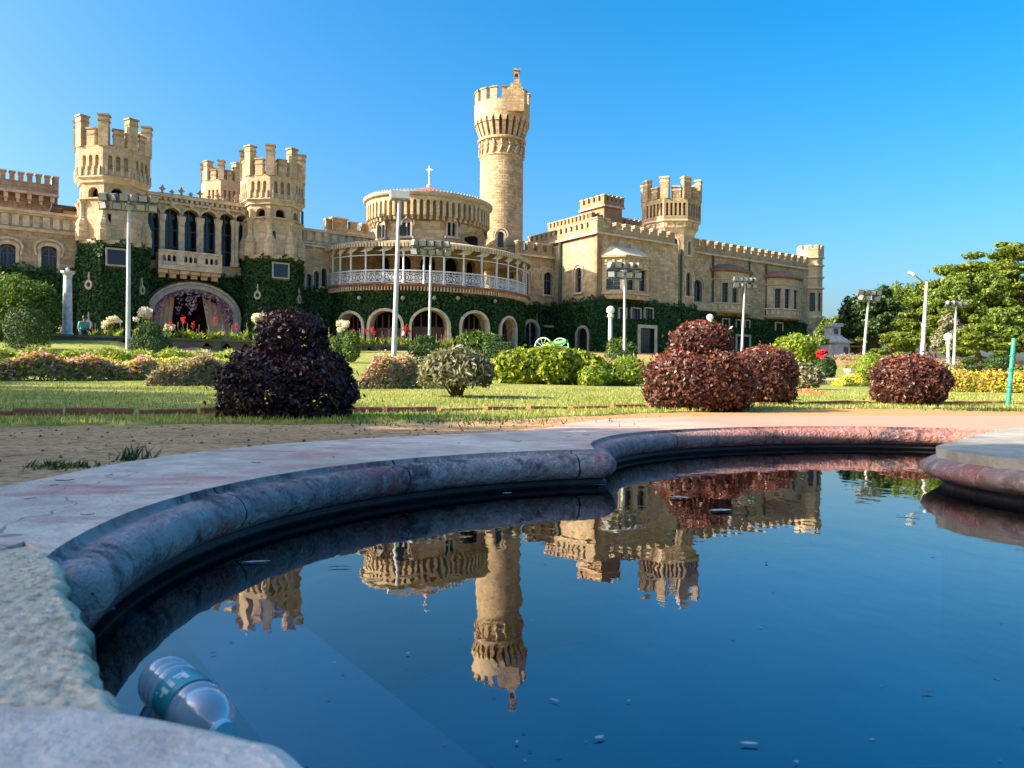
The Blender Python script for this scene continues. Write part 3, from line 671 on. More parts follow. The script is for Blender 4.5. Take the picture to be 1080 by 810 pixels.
def S(px,py,w): return fs(px,py,w)[0]
def Z(px,py,w): return fs(px,py,w)[1]
IVY=[]                                             # (frame, outline, holes, d) patches the creepers grow on
# ---- left outer wing, plane w=0
w0=0.0
s0=S(-95,250,w0); s1=S(85,250,w0); zt=Z(42,226,w0); zf=Z(42,243,w0); zi=Z(42,285,w0)
holes=[rectpx(-33,-16,255,281,w0,'seg'),rectpx(0,16.5,257,283,w0,'seg'),rectpx(43.5,60,259.5,287,w0,'seg')]
mb=MB().panel(PF,[(s0,BASE-.6),(s1,BASE-.6),(s1,zt),(s0,zt)],holes,w0,.5)
left=build('left_wing',mb,M['stone'],pal)
for h in holes: window(PF,h,w0,left,style='tracery',trim=.2,hood=True,sill=False)
mb=MB(); mb.box(PF,s0,s1,w0-.5,w0+.16,zf-.12,zf+.06); mb.box(PF,s0,s1,w0-.55,w0+.22,zt+.002,zt+.16); mb.box(PF,s0,s1,w0+.003,w0+.06,zt-.12,zt-.004)
k=int((s1-s0)/.5)
for i in range(k): c=s0+(s1-s0)*(i+.5)/k; mb.box(PF,c-.17,c+.17,w0+.003,w0+.05,zf+.14,zt-.16)
build('panelled_frieze',mb,M['trim'],left)
mb=MB(); mb.box(PF,s0,s1,w0-9,w0-.5,zt-.5,zt-.3); build('roof',mb,M['trimred'],left)
# set-back battlemented block
wb=-8.0; a0=S(-80,210,wb); a1=S(61,210,wb); z0=Z(30,203,wb); zm=Z(35,193.5,wb); zz=Z(35,185.5,wb)
mb=MB().panel(PF,[(a0,9),(a1,9),(a1,z0),(a0,z0)],[],wb,.5); mb.box(PF,a1-.5,a1-.003,wb-8,wb-.5,9,z0)
blk=build('upper_block',mb,M['parapet'],pal); battlement('battlement',PF,a0,a1,wb+.35,z0,zm,zz,15,blk,cstep=.62)
mb=MB(); sidef=Fr(PW(a1,wb,0),-N,U); mb.panel(sidef,crenel(0,8,z0,zm,zz,5)[0],[],.05,.4,back=True); build('battlement',mb,M['parapet'],blk)
mb=MB(); a=S(64,224,-3); b=S(86,224,-3); zz=Z(75,219,-3); mb.box(PF,a+.2,b,-7,-3.4,9,zz-.15); mb.mat=1; mb.box(PF,a-.5,b+.3,-7.3,-2.6,zz-.15,zz+.02); build('roof_hut',mb,[M['ashlar'],M['black']],pal)
# ---- octagonal towers
def octfaces(c,R,rot): 
    out=[]
    for k in range(8):
        t0=rot+k*math.pi/4; nrm=U*math.sin(t0)+N*math.cos(t0); ex=Vector((-nrm.y,nrm.x,0)); ap=R*math.cos(math.pi/8)
        out.append(Fr(c+nrm*ap,ex,nrm))
    return out
def octring(mb,c,prof,rot=0.0):
    for (r0,z0),(r1,z1) in zip(prof,prof[1:]):
        A=[c+(U*math.sin(rot+(k-.5)*math.pi/4)+N*math.cos(rot+(k-.5)*math.pi/4)) *r0+Vector((0,0,z0)) for k in range(8)]
        B=[c+(U*math.sin(rot+(k-.5)*math.pi/4)+N*math.cos(rot+(k-.5)*math.pi/4)) *r1+Vector((0,0,z1)) for k in range(8)]
        for k in range(8):
            j=(k+1)%8; mb.face([A[k],B[k],B[j],A[j]] )
def merlon(mb,p,nrm,w,dp,z0,z1,cap=.1):
    fr=Fr(p,Vector((-nrm.y,nrm.x,0)),nrm); mb.mat=0; mb.box(fr,-w/2,w/2,-dp/2,dp/2,z0,z1)
    mb.mat=1; mb.box(fr,-w/2-.06,w/2+.06,-dp/2-.06,dp/2+.06,z1+.003,z1+cap); mb.box(fr,-w/2-.03,w/2+.03,-dp/2-.03,dp/2+.03,z1-.34,z1-.24)
def crown(c,R,zb,zslot0,zslot1,zm,zs,zt,nslot,par,slotw,Rin,rot=0.0,mw=.55):
    mb=MB(); half=R*math.sin(math.pi/8)
    for fr in octfaces(c,R,rot):
        hs=[]
        for i in range(nslot):
            x=(i-(nslot-1)/2)*half*1.55/nslot; hs.append(arch(x-slotw/2,x+slotw/2,zslot0,zslot1,'round',7))
        mb.panel(fr,[(-half,zb),(half,zb),(half,zm),(-half,zm)],hs,0,.28,back=True)
    cr_=build('crown',mb,M['ashlar'],par)
    mb=MB(); octring(mb,c,[(Rin,zb-.35),(Rin,zm-.3),(0.01,zm-.3)],rot); build('inner_drum',mb,M['ashlar'],par)
    mb=MB()
    for k in range(8):
        t=rot+(k-.5)*math.pi/4; nr=U*math.sin(t)+N*math.cos(t); merlon(mb,c+nr*(R-.22),nr,mw,.5,zm-.05,zt)
        t=rot+k*math.pi/4; nr=U*math.sin(t)+N*math.cos(t); merlon(mb,c+nr*(R*math.cos(math.pi/8)-.15),nr,mw*.95,.34,zm-.05,zs)
    build('merlons',mb,[M['ashlar'],M['parapet']],par)
    mb=MB(); octring(mb,c,[(Rin-.05,zb-.36),(Rin+.12,zb-.30),(Rin+.12,zb-.16),(R+.05,zb-.02),(R+.05,zb+.06),(R-.02,zb+.08)],rot)
    for fr in octfaces(c,R,rot):
        for i in range(nslot):
            for sx in (-1,1):
                x=(i-(nslot-1)/2)*half*1.55/nslot+sx*slotw*.8; mb.box(fr,x-.05,x+.05,-.3,.09,zb+.09,zslot0+.18)
    build('corbel_table',mb,M['trim'],par)
    return cr_
def octower(px,w,pyr,Rc,Rs,label=None,ivyz=None,sqwin=True):
    """pyr: photo rows of tall merlon, short merlon, parapet foot, slot top, slot foot, crown foot, creeper top"""
    s,_=fs(px,250,w); c=PW(s,w,0); zr=[Zn(px,y,w,Rc*.93) for y in pyr]; zt,zs,zm,z1,z0,zb,zi=zr[:7]
    tw=thing_part('octagonal_tower',c+Vector((0,0,BASE)),pal)
    mb=MB(); half=Rs*math.sin(math.pi/8); zn0=zr[7]; zn1=zr[8]
    for k,fr in enumerate(octfaces(c,Rs,0)):
        hs=[arch(-.33,.33,zn0,zn1,'round',9)] if k in (0,1,2,6,7) else []
        if k in (0,): hs.append(arch(-.9+.18,-.9+.58,zn0-1.5,zn0-.95,'rect'))
        mb.panel(fr,[(-half,zi-.02),(half,zi-.02),(half,zb-.3),(-half,zb-.3)],hs,0,.4)
    build('shaft',mb,M['ashlar'],tw)
    mb=MB(); octring(mb,c,[(Rs-.42,zi),(Rs-.42,zb-.3)]); build('dark_core',mb,M['dark'],tw)
    # engaged colonnettes on the corners with bulbous feet, and the string they carry
    mb=MB(); octring(mb,c,[(Rs-.02,zn0-.16),(Rs+.13,zn0-.12),(Rs+.13,zn0-.02),(Rs-.02,zn0)])
    zc=zi+.35
    for k in range(8):
        t=(k-.5)*math.pi/4; nr=U*math.sin(t)+N*math.cos(t); p=c+nr*(Rs-.02)
        h=zn0-.15-zc
        mb.lathe(p+Vector((0,0,zc)),[(.40,-.3),(.42,0),(.42,h*.16),(.36,h*.20),(.40,h*.32),(.30,h*.44),(.20,h*.50),(.22,h*.53),(.17,h*.56),(.17,h*.86),(.24,h*.92),(.30,h*.97),(.32,h)],8)
    build('colonnettes',mb,M['ashlar'],tw)
    mb=MB(); octring(mb,c,[(Rs+.15,zi-.1),(Rs+.2,zi+.02),(Rs+.2,zi+.14),(Rs-.05,zi+.2)]); build('string_course',mb,M['trim'],tw)
    mb=MB(); octring(mb,c,[(Rs+.02,BASE-.6),(Rs+.02,zi)]); low=build('lower_walls',mb,M['stone'],tw)
    mb=MB(); fr=octfaces(c,Rs,0)[0]
    if sqwin:
        h=arch(-.55,.45,zi-1.35,zi-.45,'rect'); mb.mat=0; mb.panel(fr,h,[],.20,.05); mb.mat=1; mb.panel(fr,grow(h,.13,False),[h],.29,.2)
        build('square_window',mb,[M['glass'],M['greyframe']],tw)
    # teardrop stone wreaths hung on the creeper
    for k,zz in ((7,zi-2.6),(1,zi-2.7),(7,zi-5.0))[:3 if px<200 else 2]:
        fr=octfaces(c,Rs,0)[k]; mb=MB(); o=[(.25*math.cos(t)*(1 if math.sin(t)<.5 else .8),.31*math.sin(t)) for t in np.linspace(0,2*math.pi,17)[:-1]]
        o=[(x,z+zz) for x,z in o]; i_=[(x*.5,zz+(z-zz)*.5) for x,z in o]; mb.panel(fr,o,[i_],.36,.16); mb.panel(fr,[(-.04,zz+.28),(.04,zz+.28),(.03,zz+.75),(-.03,zz+.75)],[],.33,.1); mb.lathe(fr(0,.29,zz+.5),[(.0,-.09),(.11,0),(.0,.12)],8)
        build('stone_wreath',mb,M['greyframe'],tw)
    crown(c,Rc,zb,z0,z1,zm,zs,zt,3,tw,.24,Rs+.02)
    for k,fr in enumerate(octfaces(c,Rs,0)):
        if k in (0,1,2,6,7):
            hh=[arch(-.72,.62,zi-1.55,zi-.28,'rect')] if (k==0 and sqwin) else []
            IVY.append((px,fr,[(-half-.1,BASE-.4),(half+.1,BASE-.4),(half+.1,zi-.12),(-half-.1,zi-.12)],hh,.20))
    return tw
def thing_part(name,loc,par):
    o=bpy.data.objects.new(name,None); COL.objects.link(o); o.parent=par; o.location=Vector(loc)-ORG[par.name]; ORG[o.name]=Vector(loc); return o
octower(119,0,(122,136,153,163,178,186,254.5,207,196),2.15,1.89)
octower(287.5,0,(154,168,184,190.5,203,209.5,270.5,227.5,218.5),2.15,1.86)
# turret further back, same family
s,_=fs(236.5,200,-7); c=PW(s,-7,0); tz=[Zn(236.5,y,-7,1.5) for y in (170.5,180,189,200,212,216)]
tb=thing_part('rear_turret',c+Vector((0,0,10)),pal); mb=MB(); octring(mb,c,[(1.35,8),(1.35,tz[5])]); build('shaft',mb,M['ashlar'],tb)
crown(c,1.62,tz[5],tz[4],tz[3],tz[2],tz[1],tz[0],3,tb,.17,1.36,mw=.42)
# ---- arcaded wing between the towers, plane w=-.6
wa=-.6; a0=S(148,240,wa); a1=S(262,240,wa); zt=Z(205,209,wa); zc=Z(205,221,wa); zi=Z(205,288,wa); zb_=Z(205,282,wa)
ops=[]
for x0,x1 in ((155,166.5),(175,187.5),(195,207.5),(214,226.5),(233.5,245),(250.5,261)):
    xm=(x0+x1)/2; so_,_=fs(x0,250,wa); s1_,_=fs(x1,250,wa); z1=Z(xm,224.5+(xm-160)*.10,wa); z0=Z(xm,281+(xm-200)*.09,wa)
    ops.append(arch(so_-.13,s1_+.13,zb_+.25,z1+.45,'seg',11,rise=.45))
mb=MB().panel(PF,[(a0,zi),(a1,zi),(a1,zt),(a0,zt)],ops,wa,.55)
arc=build('arcade_wing',mb,M['ashlar'],pal)
mb=MB(); mb.mat=0; mb.panel(PF,[(a0,zi),(a1,zi),(a1,zc+.2),(a0,zc+.2)],[],wa-.75,.1); mb.mat=1
for o in ops:
    x0=min(p[0] for p in o); x1=max(p[0] for p in o); z0=o[0][1]; z1=max(p[1] for p in o)
    for f in (.0,.5,1.0): x=x0+(x1-x0)*f; mb.box(PF,x-.04,x+.04,wa-.75,wa-.66,z0,z1)
    for f in (.62,.3): z=z0+(z1-z0)*f; mb.box(PF,x0,x1,wa-.75,wa-.68,z-.04,z+.04)
build('arcade_glazing',mb,[M['glass'],M['tracery']],arc)
for o in ops:
    mb=MB(); x0=min(p[0] for p in o); x1=max(p[0] for p in o); z1=max(p[1] for p in o); w=x1-x0; zs=z1-w*.45
    up=[(x,max(z,zs)) for x,z in o]; ringtrim(mb,PF,up,.14,wa+.10,.15)
    pk=(x0+x1)/2; mb.box(PF,pk-.12,pk+.12,wa,wa+.2,z1+.05,z1+.42)
    for x in (x0,x1):
        q=x+(-.17 if x==x0 else .17); mb.lathe(PF(q,wa+.04,zb_+.25),[(.19,0),(.19,.3),(.13,.4),(.13,zs-zb_-.75),(.19,zs-zb_-.55),(.22,zs-zb_-.3)],8)
    build('arch_and_columns',mb,M['trim'],arc)
mb=MB(); mb.box(PF,a0,a1,wa-.5,wa+.28,zt-.22,zt-.003)
mb.box(PF,a0,a1,wa+.003,wa+.16,zt-.6,zt-.45); k=int((a1-a0)/.32)
for i in range(k): c_=a0+(a1-a0)*(i+.5)/k; mb.box(PF,c_-.09,c_+.09,wa+.003,wa+.2,zt-.42,zt-.225)
build('cornice',mb,M['trim'],arc)
mb=MB(); k=9                                     # fleur finials along the cornice
for i in range(k):
    c_=a0+1.0+(a1-a0-1.6)*(i+.5)/k; big=i%2==0; h=.62 if big else .36
    o=[(-.10,0),(.10,0),(.05,h*.35),(.22 if big else .17,h*.55),(.10,h*.66),(.0,h),(-.10,h*.66),(-.22 if big else -.17,h*.55),(-.05,h*.35)]
    mb.panel(Fr(PF(c_,wa+.1,zt),U,N),o,[],.0,.12,back=True); mb.box(Fr(PF(c_,wa+.1,zt),U,N),-.3,.3,-.2,.1,-.002,.05)
build('finials',mb,M['parapet'],arc)
mb=MB(); mb.box(PF,a0,a1,wa-8,wa-.55,zt-.6,zt-.3); build('roof',mb,M['trimred'],arc)
# balcony with its pierced balustrade
b0=S(167,272,wa+1); b1=S(234,272,wa+1); bz0=Z(200,280.5,wa+1); bz1=Z(200,267.5,wa+1); mb=MB()
mb.box(PF,b0,b1,wa+.0,wa+1.1,bz0-.32,bz0-.02)
for i in range(3):
    x0=b0+(b1-b0)*i/3+.2; x1=b0+(b1-b0)*(i+1)/3-.2; hs=[arch(x0+(x1-x0)*(j+.18)/3,x0+(x1-x0)*(j+.82)/3,bz0+.2,bz1-.2,'pointed',9) for j in range(3)]
    mb.panel(PF,[(x0,bz0),(x1,bz0),(x1,bz1),(x0,bz1)],hs,wa+1.02,.14,back=True)
for i in range(4): x=b0+(b1-b0)*i/3; mb.box(PF,x-.23+(.23 if i==0 else 0),x+.23-(.23 if i==3 else 0),wa+.75,wa+1.08,bz0,bz1+.1)
mb.box(PF,b0,b1,wa+.8,wa+1.12,bz1+.003,bz1+.12)
for q in (b0+.1,b1-.1): mb.box(PF,q-.09,q+.09,wa,wa+.8,bz0,bz1)
for i in range(6):
    x=b0+(b1-b0)*(i+.5)/6; mb.box(PF,x-.3,x+.3,wa,wa+.85,bz0-.55,bz0-.33); mb.box(PF,x-.2,x+.2,wa,wa+.5,bz0-.8,bz0-.553)
build('balcony',mb,M['trim'],arc)
# lower storey of the arcade: wide flowered entrance arch, tan curtains
e0=S(150,330,wa); e1=S(253,330,wa); ez=Z(202,300,wa); 
ea=arch(e0+.55,e1-.5,BASE-.5,ez-.35,'seg',17,rise=.36)
mb=MB().panel(PF,[(a0,BASE-.6),(a1,BASE-.6),(a1,zi-.004),(a0,zi-.004)],[ea],wa,.9); low=build('lower_wall',mb,M['stone'],arc)
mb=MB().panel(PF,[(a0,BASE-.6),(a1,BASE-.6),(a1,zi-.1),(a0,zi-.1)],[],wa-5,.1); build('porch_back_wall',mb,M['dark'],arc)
mb=MB(); ringtrim(mb,PF,ea,.28,wa+.42,.5); ringtrim(mb,PF,ea,.16,wa+.50,.2,gap=.30); build('entrance_arch',mb,M['greyframe'],arc)
for sgn,xa,xb,ya in ((1,155,184,317),(-1,213,247,316)):
    q0=S(xa,330,wa-.5); q1=S(xb,330,wa-.5); mb=MB(); nk=26; zt_=ez-.75
    for k in range(nk):
        def pt(k,z):
            f=k/nk; x=q0+(q1-q0)*f; lean=(.55*(1-z) if sgn<0 else -.30*(1-z)); return PF(x+lean,wa-.45+.09*math.sin(f*38),BASE-.2+(zt_-BASE+.2)*(z if True else z)*(1-.32*(f if sgn<0 else 1-f)*z))
        for j in range(4): mb.face([pt(k,j/4),pt(k+1,j/4),pt(k+1,(j+1)/4),pt(k,(j+1)/4)],smooth=True)
    build('curtain',mb,M['curtain'],arc,merge=True)
IVY.append((200,PF,[(a0-.2,BASE-.4),(a1+.2,BASE-.4),(a1+.2,zi-.12),(a0-.2,zi-.12)],[grow(ea,.62)],wa+.22))
IVY.append((40,PF,[(s0,BASE-.4),(s1-.1,BASE-.4),(s1-.1,Z(42,285,w0)),(s0,Z(42,285,w0))],[],w0+.22))
# ---- middle wing between second tower and round ballroom, plane w=-.2
wm=-.2; a0=S(313,260,wm); a1=S(405,260,wm); zt=Z(340,244,wm); zi=Z(335,306,wm)
hs=[rectpx(323,328.5,289,308.5,wm,'round'),rectpx(331,336.5,286,305.5,wm,'round'),rectpx(339,344.5,283,302.5,wm,'round')]
mb=MB().panel(PF,[(a0,BASE-.6),(a1,BASE-.6),(a1,zt),(a0,zt)],hs,wm,.5); mid=build('middle_wing',mb,M['stone'],pal)
for h in hs: window(PF,h,wm,mid,trim=.15,hood=False,tmat=M['greyframe'])
mb=MB(); za=Z(340,259.5,wm); zb2=Z(340,250,wm)
mb.box(PF,a0,a1,wm,wm+.2,za-.15,za); mb.box(PF,a0,a1,wm,wm+.22,zt-.12,zt+.06); mb.box(PF,a0,a1,wm,wm+.07,za+.08,za+.2)
k=int((a1-a0)/.6)
for i in range(k): c_=a0+(a1-a0)*(i+.5)/k; mb.box(PF,c_-.2,c_+.2,wm+.003,wm+.07,za+.3,zb2+.35)
build('panelled_frieze',mb,M['trim'],mid)
mb=MB(); mb.tube([PF(a0+.35,wm+.12,BASE),PF(a0+.35,wm+.12,zt+1.2)],.09,6); build('drainpipe',mb,M['pipe'],mid)
IVY.append((340,PF,[(a0-.2,BASE-.4),(a1,BASE-.4),(a1,zi),(a0-.2,zi)],[],wm+.22))
wq=-5; b0=S(343,245,wq); b1=S(400,245,wq); z0=Z(370,246,wq); z1=Z(375,243,wq); z2=Z(375,236,wq)
mb=MB().panel(PF,[(b0,9),(b1,9),(b1,z0),(b0,z0)],[],wq,.5); bb=build('stepped_block',mb,M['parapet'],pal); battlement('battlement',PF,b0,b1,wq+.2,z0,z1,z2,5,bb,corbels=False)
c0=S(349,240,wq); c1=S(364,240,wq); mb=MB(); mb.box(PF,c0,c1,wq-1.2,wq+.4,z0-.5,Z(356,232,wq)); mb.mat=1; mb.box(PF,c0-.1,c1+.1,wq-1.3,wq+.5,Z(356,232,wq)+.002,Z(356,230.5,wq)); build('chimney_block',mb,[M['parapet'],M['trim']],bb)
# ---- round ballroom with its verandah (oval in plan)
sc_,_=fs(452,300,-.3); RC=PW(sc_,-.3,0)
low_=Bend(RC,7.95,6.25); ver=Bend(RC,8.25,6.55); drum=Bend(RC,4.62,3.85)
def zrow(bd,py): t=bd.hit(450,300); return bd.zat(t,450,py)
rot_=thing_part('round_ballroom',RC+Vector((0,0,BASE)),pal)
zi=zrow(low_,308); T0,T1=-2.2,2.2
hs=[];trims=[]
for x0,x1,yt in ((361.5,384,329),(392,423.5,326.5),(434.5,471.5,325.5),(485.5,512,328.5),(526,539,334)):
    t0=low_.hit(x0); t1=low_.hit(x1); tm=(t0+t1)/2; z1=low_.zat(tm,(x0+x1)/2,yt)-.12
    if x0==526: t1+=.04
    hs.append([(t0+(p[0]*(t1-t0)),p[1]) for p in arch(0,1,BASE-.5,z1,'round',13)])
    # a true half circle: the arc's rise is half its real width
    r=(low_(t1,0,0)-low_(t0,0,0)).length/2; zs=z1-r*.92; h=hs[-1]; hs[-1]=[(t0,BASE-.5),(t1,BASE-.5)]+[((t0+t1)/2+(t1-t0)/2*math.cos(a),zs+r*.92*math.sin(a)) for a in np.linspace(0,math.pi,13)]
mb=MB().panel(low_,[(T0,BASE-.6),(T1,BASE-.6),(T1,zi),(T0,zi)],hs,0,.5,cut=.06,us=7.4); build('lower_drum',mb,M['stone'],rot_)
inn=Bend(RC,7.2,5.5); mb=MB(); mb.mat=0; mb.panel(inn,[(T0,BASE-.6),(T1,BASE-.6),(T1,zi-.1),(T0,zi-.1)],[],0,.1,cut=.1)
for h in hs:
    t0=h[0][0]+.01; t1=h[1][0]-.01; zs=max(p[1] for p in h)-1.5
    mb.mat=1; mb.panel(inn,[(t0,BASE-.5),(t1,BASE-.5),(t1,zs+.2),(t0,zs+.2)],[],.12,.1,cut=.06)
    mb.mat=1
    for k in range(5): t=t0+(t1-t0)*k/4; mb.box(inn,t-.006,t+.006,.121,.2,BASE-.5,zs+1.3)
    mb.box(inn,t0,t1,.121,.19,zs+.2,zs+.36,4)
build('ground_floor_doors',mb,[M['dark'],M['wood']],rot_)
for h in hs:
    mb=MB()
    o=[]; t0,t1=h[0][0],h[1][0]; w=(low_(t1,0,0)-low_(t0,0,0)).length; g=.19*(t1-t0)/w; zs=h[2][1]
    a=h[1:]+[h[0]]; b=[(t1+g,h[1][1])]+[((t0+t1)/2+((t1-t0)/2+g)*math.cos(q),zs+(max(p[1] for p in h)-zs+.19)*math.sin(q)) for q in np.linspace(0,math.pi,13)]+[(t0-g,h[0][1])]
    for q in range(len(a)-1):
        P=[low_(a[q][0],.36,a[q][1]),low_(b[q][0],.36,b[q][1]),low_(b[q+1][0],.36,b[q+1][1]),low_(a[q+1][0],.36,a[q+1][1])]
        Q=[low_(a[q][0],-.2,a[q][1]),low_(b[q][0],-.02,b[q][1]),low_(b[q+1][0],-.02,b[q+1][1]),low_(a[q+1][0],-.2,a[q+1][1])]
        mb.face(P); mb.face([P[1],Q[1],Q[2],P[2]]); mb.face([P[0],P[3],Q[3],Q[0]])
    build('arch_surround',mb,M['trim'],rot_)
    IVH=[(x,z) for x,z in b]
def gh(h,g=.19):
    t0,t1=h[0][0],h[1][0]; w=(low_(t1,0,0)-low_(t0,0,0)).length; k=g*(t1-t0)/w; zs=h[2][1]
    return [(t0-k,h[0][1]),(t1+k,h[1][1])]+[((t0+t1)/2+((t1-t0)/2+k)*math.cos(q),zs+(max(p[1] for p in h)-zs+g)*math.sin(q)) for q in np.linspace(0,math.pi,13)]
IVY.append((450,low_,[(-1.75,BASE-.4),(1.95,BASE-.4),(1.95,zi-.05),(-1.75,zi-.05)],[gh(h) for h in hs],.2))
for px in (381.5,425,457,481,519): t=low_.hit(px); z=low_.zat(t,px,315 if px<500 else 318); build('rosette',MB().lathe(low_(t,.32,z),[(0,-.16),(.15,-.05),(.12,.1),(0,.2)],8),M['greyframe'],rot_)
# corbelled brick floor of the verandah
zv=zrow(ver,300); mb=MB(); mb.mat=0; mb.sweep(low_,[(-.02,zi-.02),(.12,zi),(.12,zi+.14),(.62,zi+.34),(.62,zv-.1),(.75,zv-.08),(.75,zv),(-2.4,zv)],T0,T1,80); mb.mat=1
for k in range(150):
    t=T0+(T1-T0)*(k+.5)/150; mb.box(low_,t-.006,t+.006,.1,.56,zi+.03,zi+.36)
build('verandah_floor',mb,[M['trimred'],M['trim']],rot_)
# inner drum seen through the verandah and above its roof
zk=zrow(drum,228.5); zcorn=zrow(drum,208); ztop=zrow(drum,203.8); zro=zrow(ver,257.5); zrin=min(zro+.8,zrow(drum,252.5))
hs2=[]
for px0,px1 in ((423.5,433),(471,480.5)):
    t0=drum.hit(px0); t1=drum.hit(px1); tm=(t0+t1)/2; z1=drum.zat(tm,(px0+px1)/2,231.5); z0=drum.zat(tm,(px0+px1)/2,249.5); hs2.append((t0,t1,z0,z1))
for t in (-1.35,1.25): hs2.append((t-.11,t+.11,hs2[0][2],hs2[0][3]))
H=[[(t0+(t1-t0)*p[0],p[1]) for p in arch(0,1,z0,z1,'round',9)] for t0,t1,z0,z1 in hs2]
def rnd_arch(t0,t1,z0,z1,bd):
    r=(bd(t1,0,0)-bd(t0,0,0)).length/2; return [(t0,z0),(t1,z0)]+[((t0+t1)/2+(t1-t0)/2*math.cos(a),z1-r+r*math.sin(a)) for a in np.linspace(0,math.pi,11)]
H=[rnd_arch(*q,drum) for q in hs2]
for k in range(9):                               # doors behind the verandah
    t=-1.7+k*.42; H.append(rnd_arch(t-.13,t+.13,zv+.02,zro-.35,drum))
mb=MB().panel(drum,[(-math.pi,zv-.3),(math.pi,zv-.3),(math.pi,zcorn),(-math.pi,zcorn)],H,0,.35,cut=.07,us=4.6); build('upper_drum',mb,M['stone'],rot_)
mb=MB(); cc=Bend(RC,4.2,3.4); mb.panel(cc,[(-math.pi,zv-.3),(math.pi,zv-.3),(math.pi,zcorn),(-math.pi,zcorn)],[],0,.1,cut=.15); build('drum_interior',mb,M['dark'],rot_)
for h,(t0,t1,z0,z1) in zip(H[:4],hs2):
    tm=(t0+t1)/2; p=drum(tm,0,0); q=drum(tm,1,0)-p; q.normalize(); fr=Fr(p,Vector((-q.y,q.x,0)),q); w=(drum(t1,0,0)-drum(t0,0,0)).length
    window(fr,arch(-w/2,w/2,z0,z1,'round',11),.06,rot_,style='bifora',trim=.13,hood='red',tmat=M['greyframe'],depth=.3)
# machicolated cornice: a comb of arches standing off the drum
nC=62; mb=MB(); o=[]; zA=zk+.05; zB=zcorn-.18; cw=2*math.pi/nC
ol=[]
for k in range(nC):
    t=-math.pi+k*cw; a=t+cw*.22; b=t+cw*.78
    ol+=[(t,zA),(a,zA),(a,zB-.28)]+[((a+b)/2-(b-a)/2*math.cos(q),zB-.28+.22*math.sin(q)) for q in np.linspace(.5,math.pi-.5,4)]+[(b,zB-.28),(b,zA)]
ol+=[(math.pi,zA),(math.pi,zB+.2),(-math.pi,zB+.2)]
mb.panel(drum,ol,[],.42,.4,cut=.12,us=4.6)
for k in range(nC):                              # tapering corbel feet under every pier
    t=-math.pi+k*cw; mb.box(drum,t-cw*.2,t+cw*.2,.0,.26,zA-.26,zA-.002)
build('machicolation',mb,M['ashlar'],rot_)
mb=MB(); mb.sweep(drum,[(.36,zB+.2),(.60,zB+.30),(.66,zB+.42),(.66,zB+.52),(.52,ztop-.05),(.52,ztop+.06),(.25,ztop+.06),(.25,zB)],-math.pi,math.pi,90)
for k in range(110): t=-math.pi+2*math.pi*(k+.5)/110; mb.box(drum,t-.012,t+.012,.4,.5,ztop+.06,ztop+.19)
build('cornice',mb,M['greyframe'],rot_)
zap=zrow(drum,203)+1.45
mb=MB(); nn=48
for k in range(nn):
    t0=-math.pi+2*math.pi*k/nn; t1=-math.pi+2*math.pi*(k+1)/nn; mb.face([drum(t0,.3,ztop-.1),drum(t1,.3,ztop-.1),RC+Vector((0,0,zap))],smooth=True)
build('conical_roof',mb,M['roofred'],rot_)
mb=MB(); c_=RC+Vector((0,0,zap-.1)); mb.lathe(c_,[(.22,0),(.22,.2),(.08,.3),(.06,.9),(.12,1.0),(.05,1.1),(.05,1.75)],8); fr=Fr(c_,Vector((1,0,0)),Vector((0,-1,0)))
mb.box(fr,-.28,.28,-.04,.04,1.38,1.48)
for a in range(4): t=a*math.pi/2+math.pi/4; mb.tube([c_+Vector((0,0,1.43)),c_+Vector((.2*math.cos(t),0,1.43+.2*math.sin(t)))],.03,5)
build('roof_cross',mb,M['white'],rot_)
# lean-to roof with scalloped eaves
mb=MB(); mb.mat=0; mb.sweep(ver,[(.34,zro-.26),(.40,zro-.02),(.40,zro+.06),(.2,zro+.16)],-1.9,2.05,90)
for k in range(60):
    t0=-1.9+3.95*k/60; t1=-1.9+3.95*(k+1)/60; mb.face([ver(t0,.2,zro+.16),ver(t1,.2,zro+.16),drum(t1*1.0,.02,zrin),drum(t0*1.0,.02,zrin)]); mb.face([ver(t0,.3,zro-.02),drum(t0,.02,zrin-.2),drum(t1,.02,zrin-.2),ver(t1,.3,zro-.02)])
mb.mat=1
for k in range(130): t=-1.9+3.95*(k+.5)/130; mb.box(ver,t-.009,t+.009,.36,.46,zro-.28,zro+.0)
build('verandah_roof',mb,[M['ashlar'],M['trim']],rot_)
pts_=[ver.hit(x) for x in (359.5,370.5,386,404.5,425.5,447,468,488.5,507.5,523,535,544.5,551.5)]; pts_=[-1.95]+[pts_[0]-.14]+pts_+[pts_[-1]+.16,2.0]
zr1=zrow(ver,285.5); zmid=zrow(ver,270)
mb=MB()
for t in pts_:
    p=ver(t,.05,zv); mb.lathe(p,[(.13,0),(.13,.25),(.075,.32),(.075,zro-zv-.75),(.12,zro-zv-.7),(.085,zro-zv-.6),(.085,zro-zv-.1)],8)
for a,b in zip(pts_,pts_[1:]):                    # lacy spandrel brackets either side of every bay
    n_=max(4,int((b-a)/.03)); m_=(a+b)/2; zt_=zro-.08
    o=[(a,zt_),(a,zt_-.5)]+[(a+(m_-a)*math.sin(q),zt_-.5+.4*(1-math.cos(q))**.9) for q in np.linspace(.25,1.45,5)]+[(m_-(m_-b)*math.sin(q),zt_-.5+.4*(1-math.cos(q))**.9) for q in np.linspace(1.45,.25,5)]+[(b,zt_-.5),(b,zt_)]
    mb.panel(ver,o[::-1],[],.08,.05,cut=.05,back=True)
    mb.box(ver,a,b,.03,.09,zmid-.03,zmid+.03,4)
build('verandah_posts',mb,M['white'],rot_)
mb=MB()
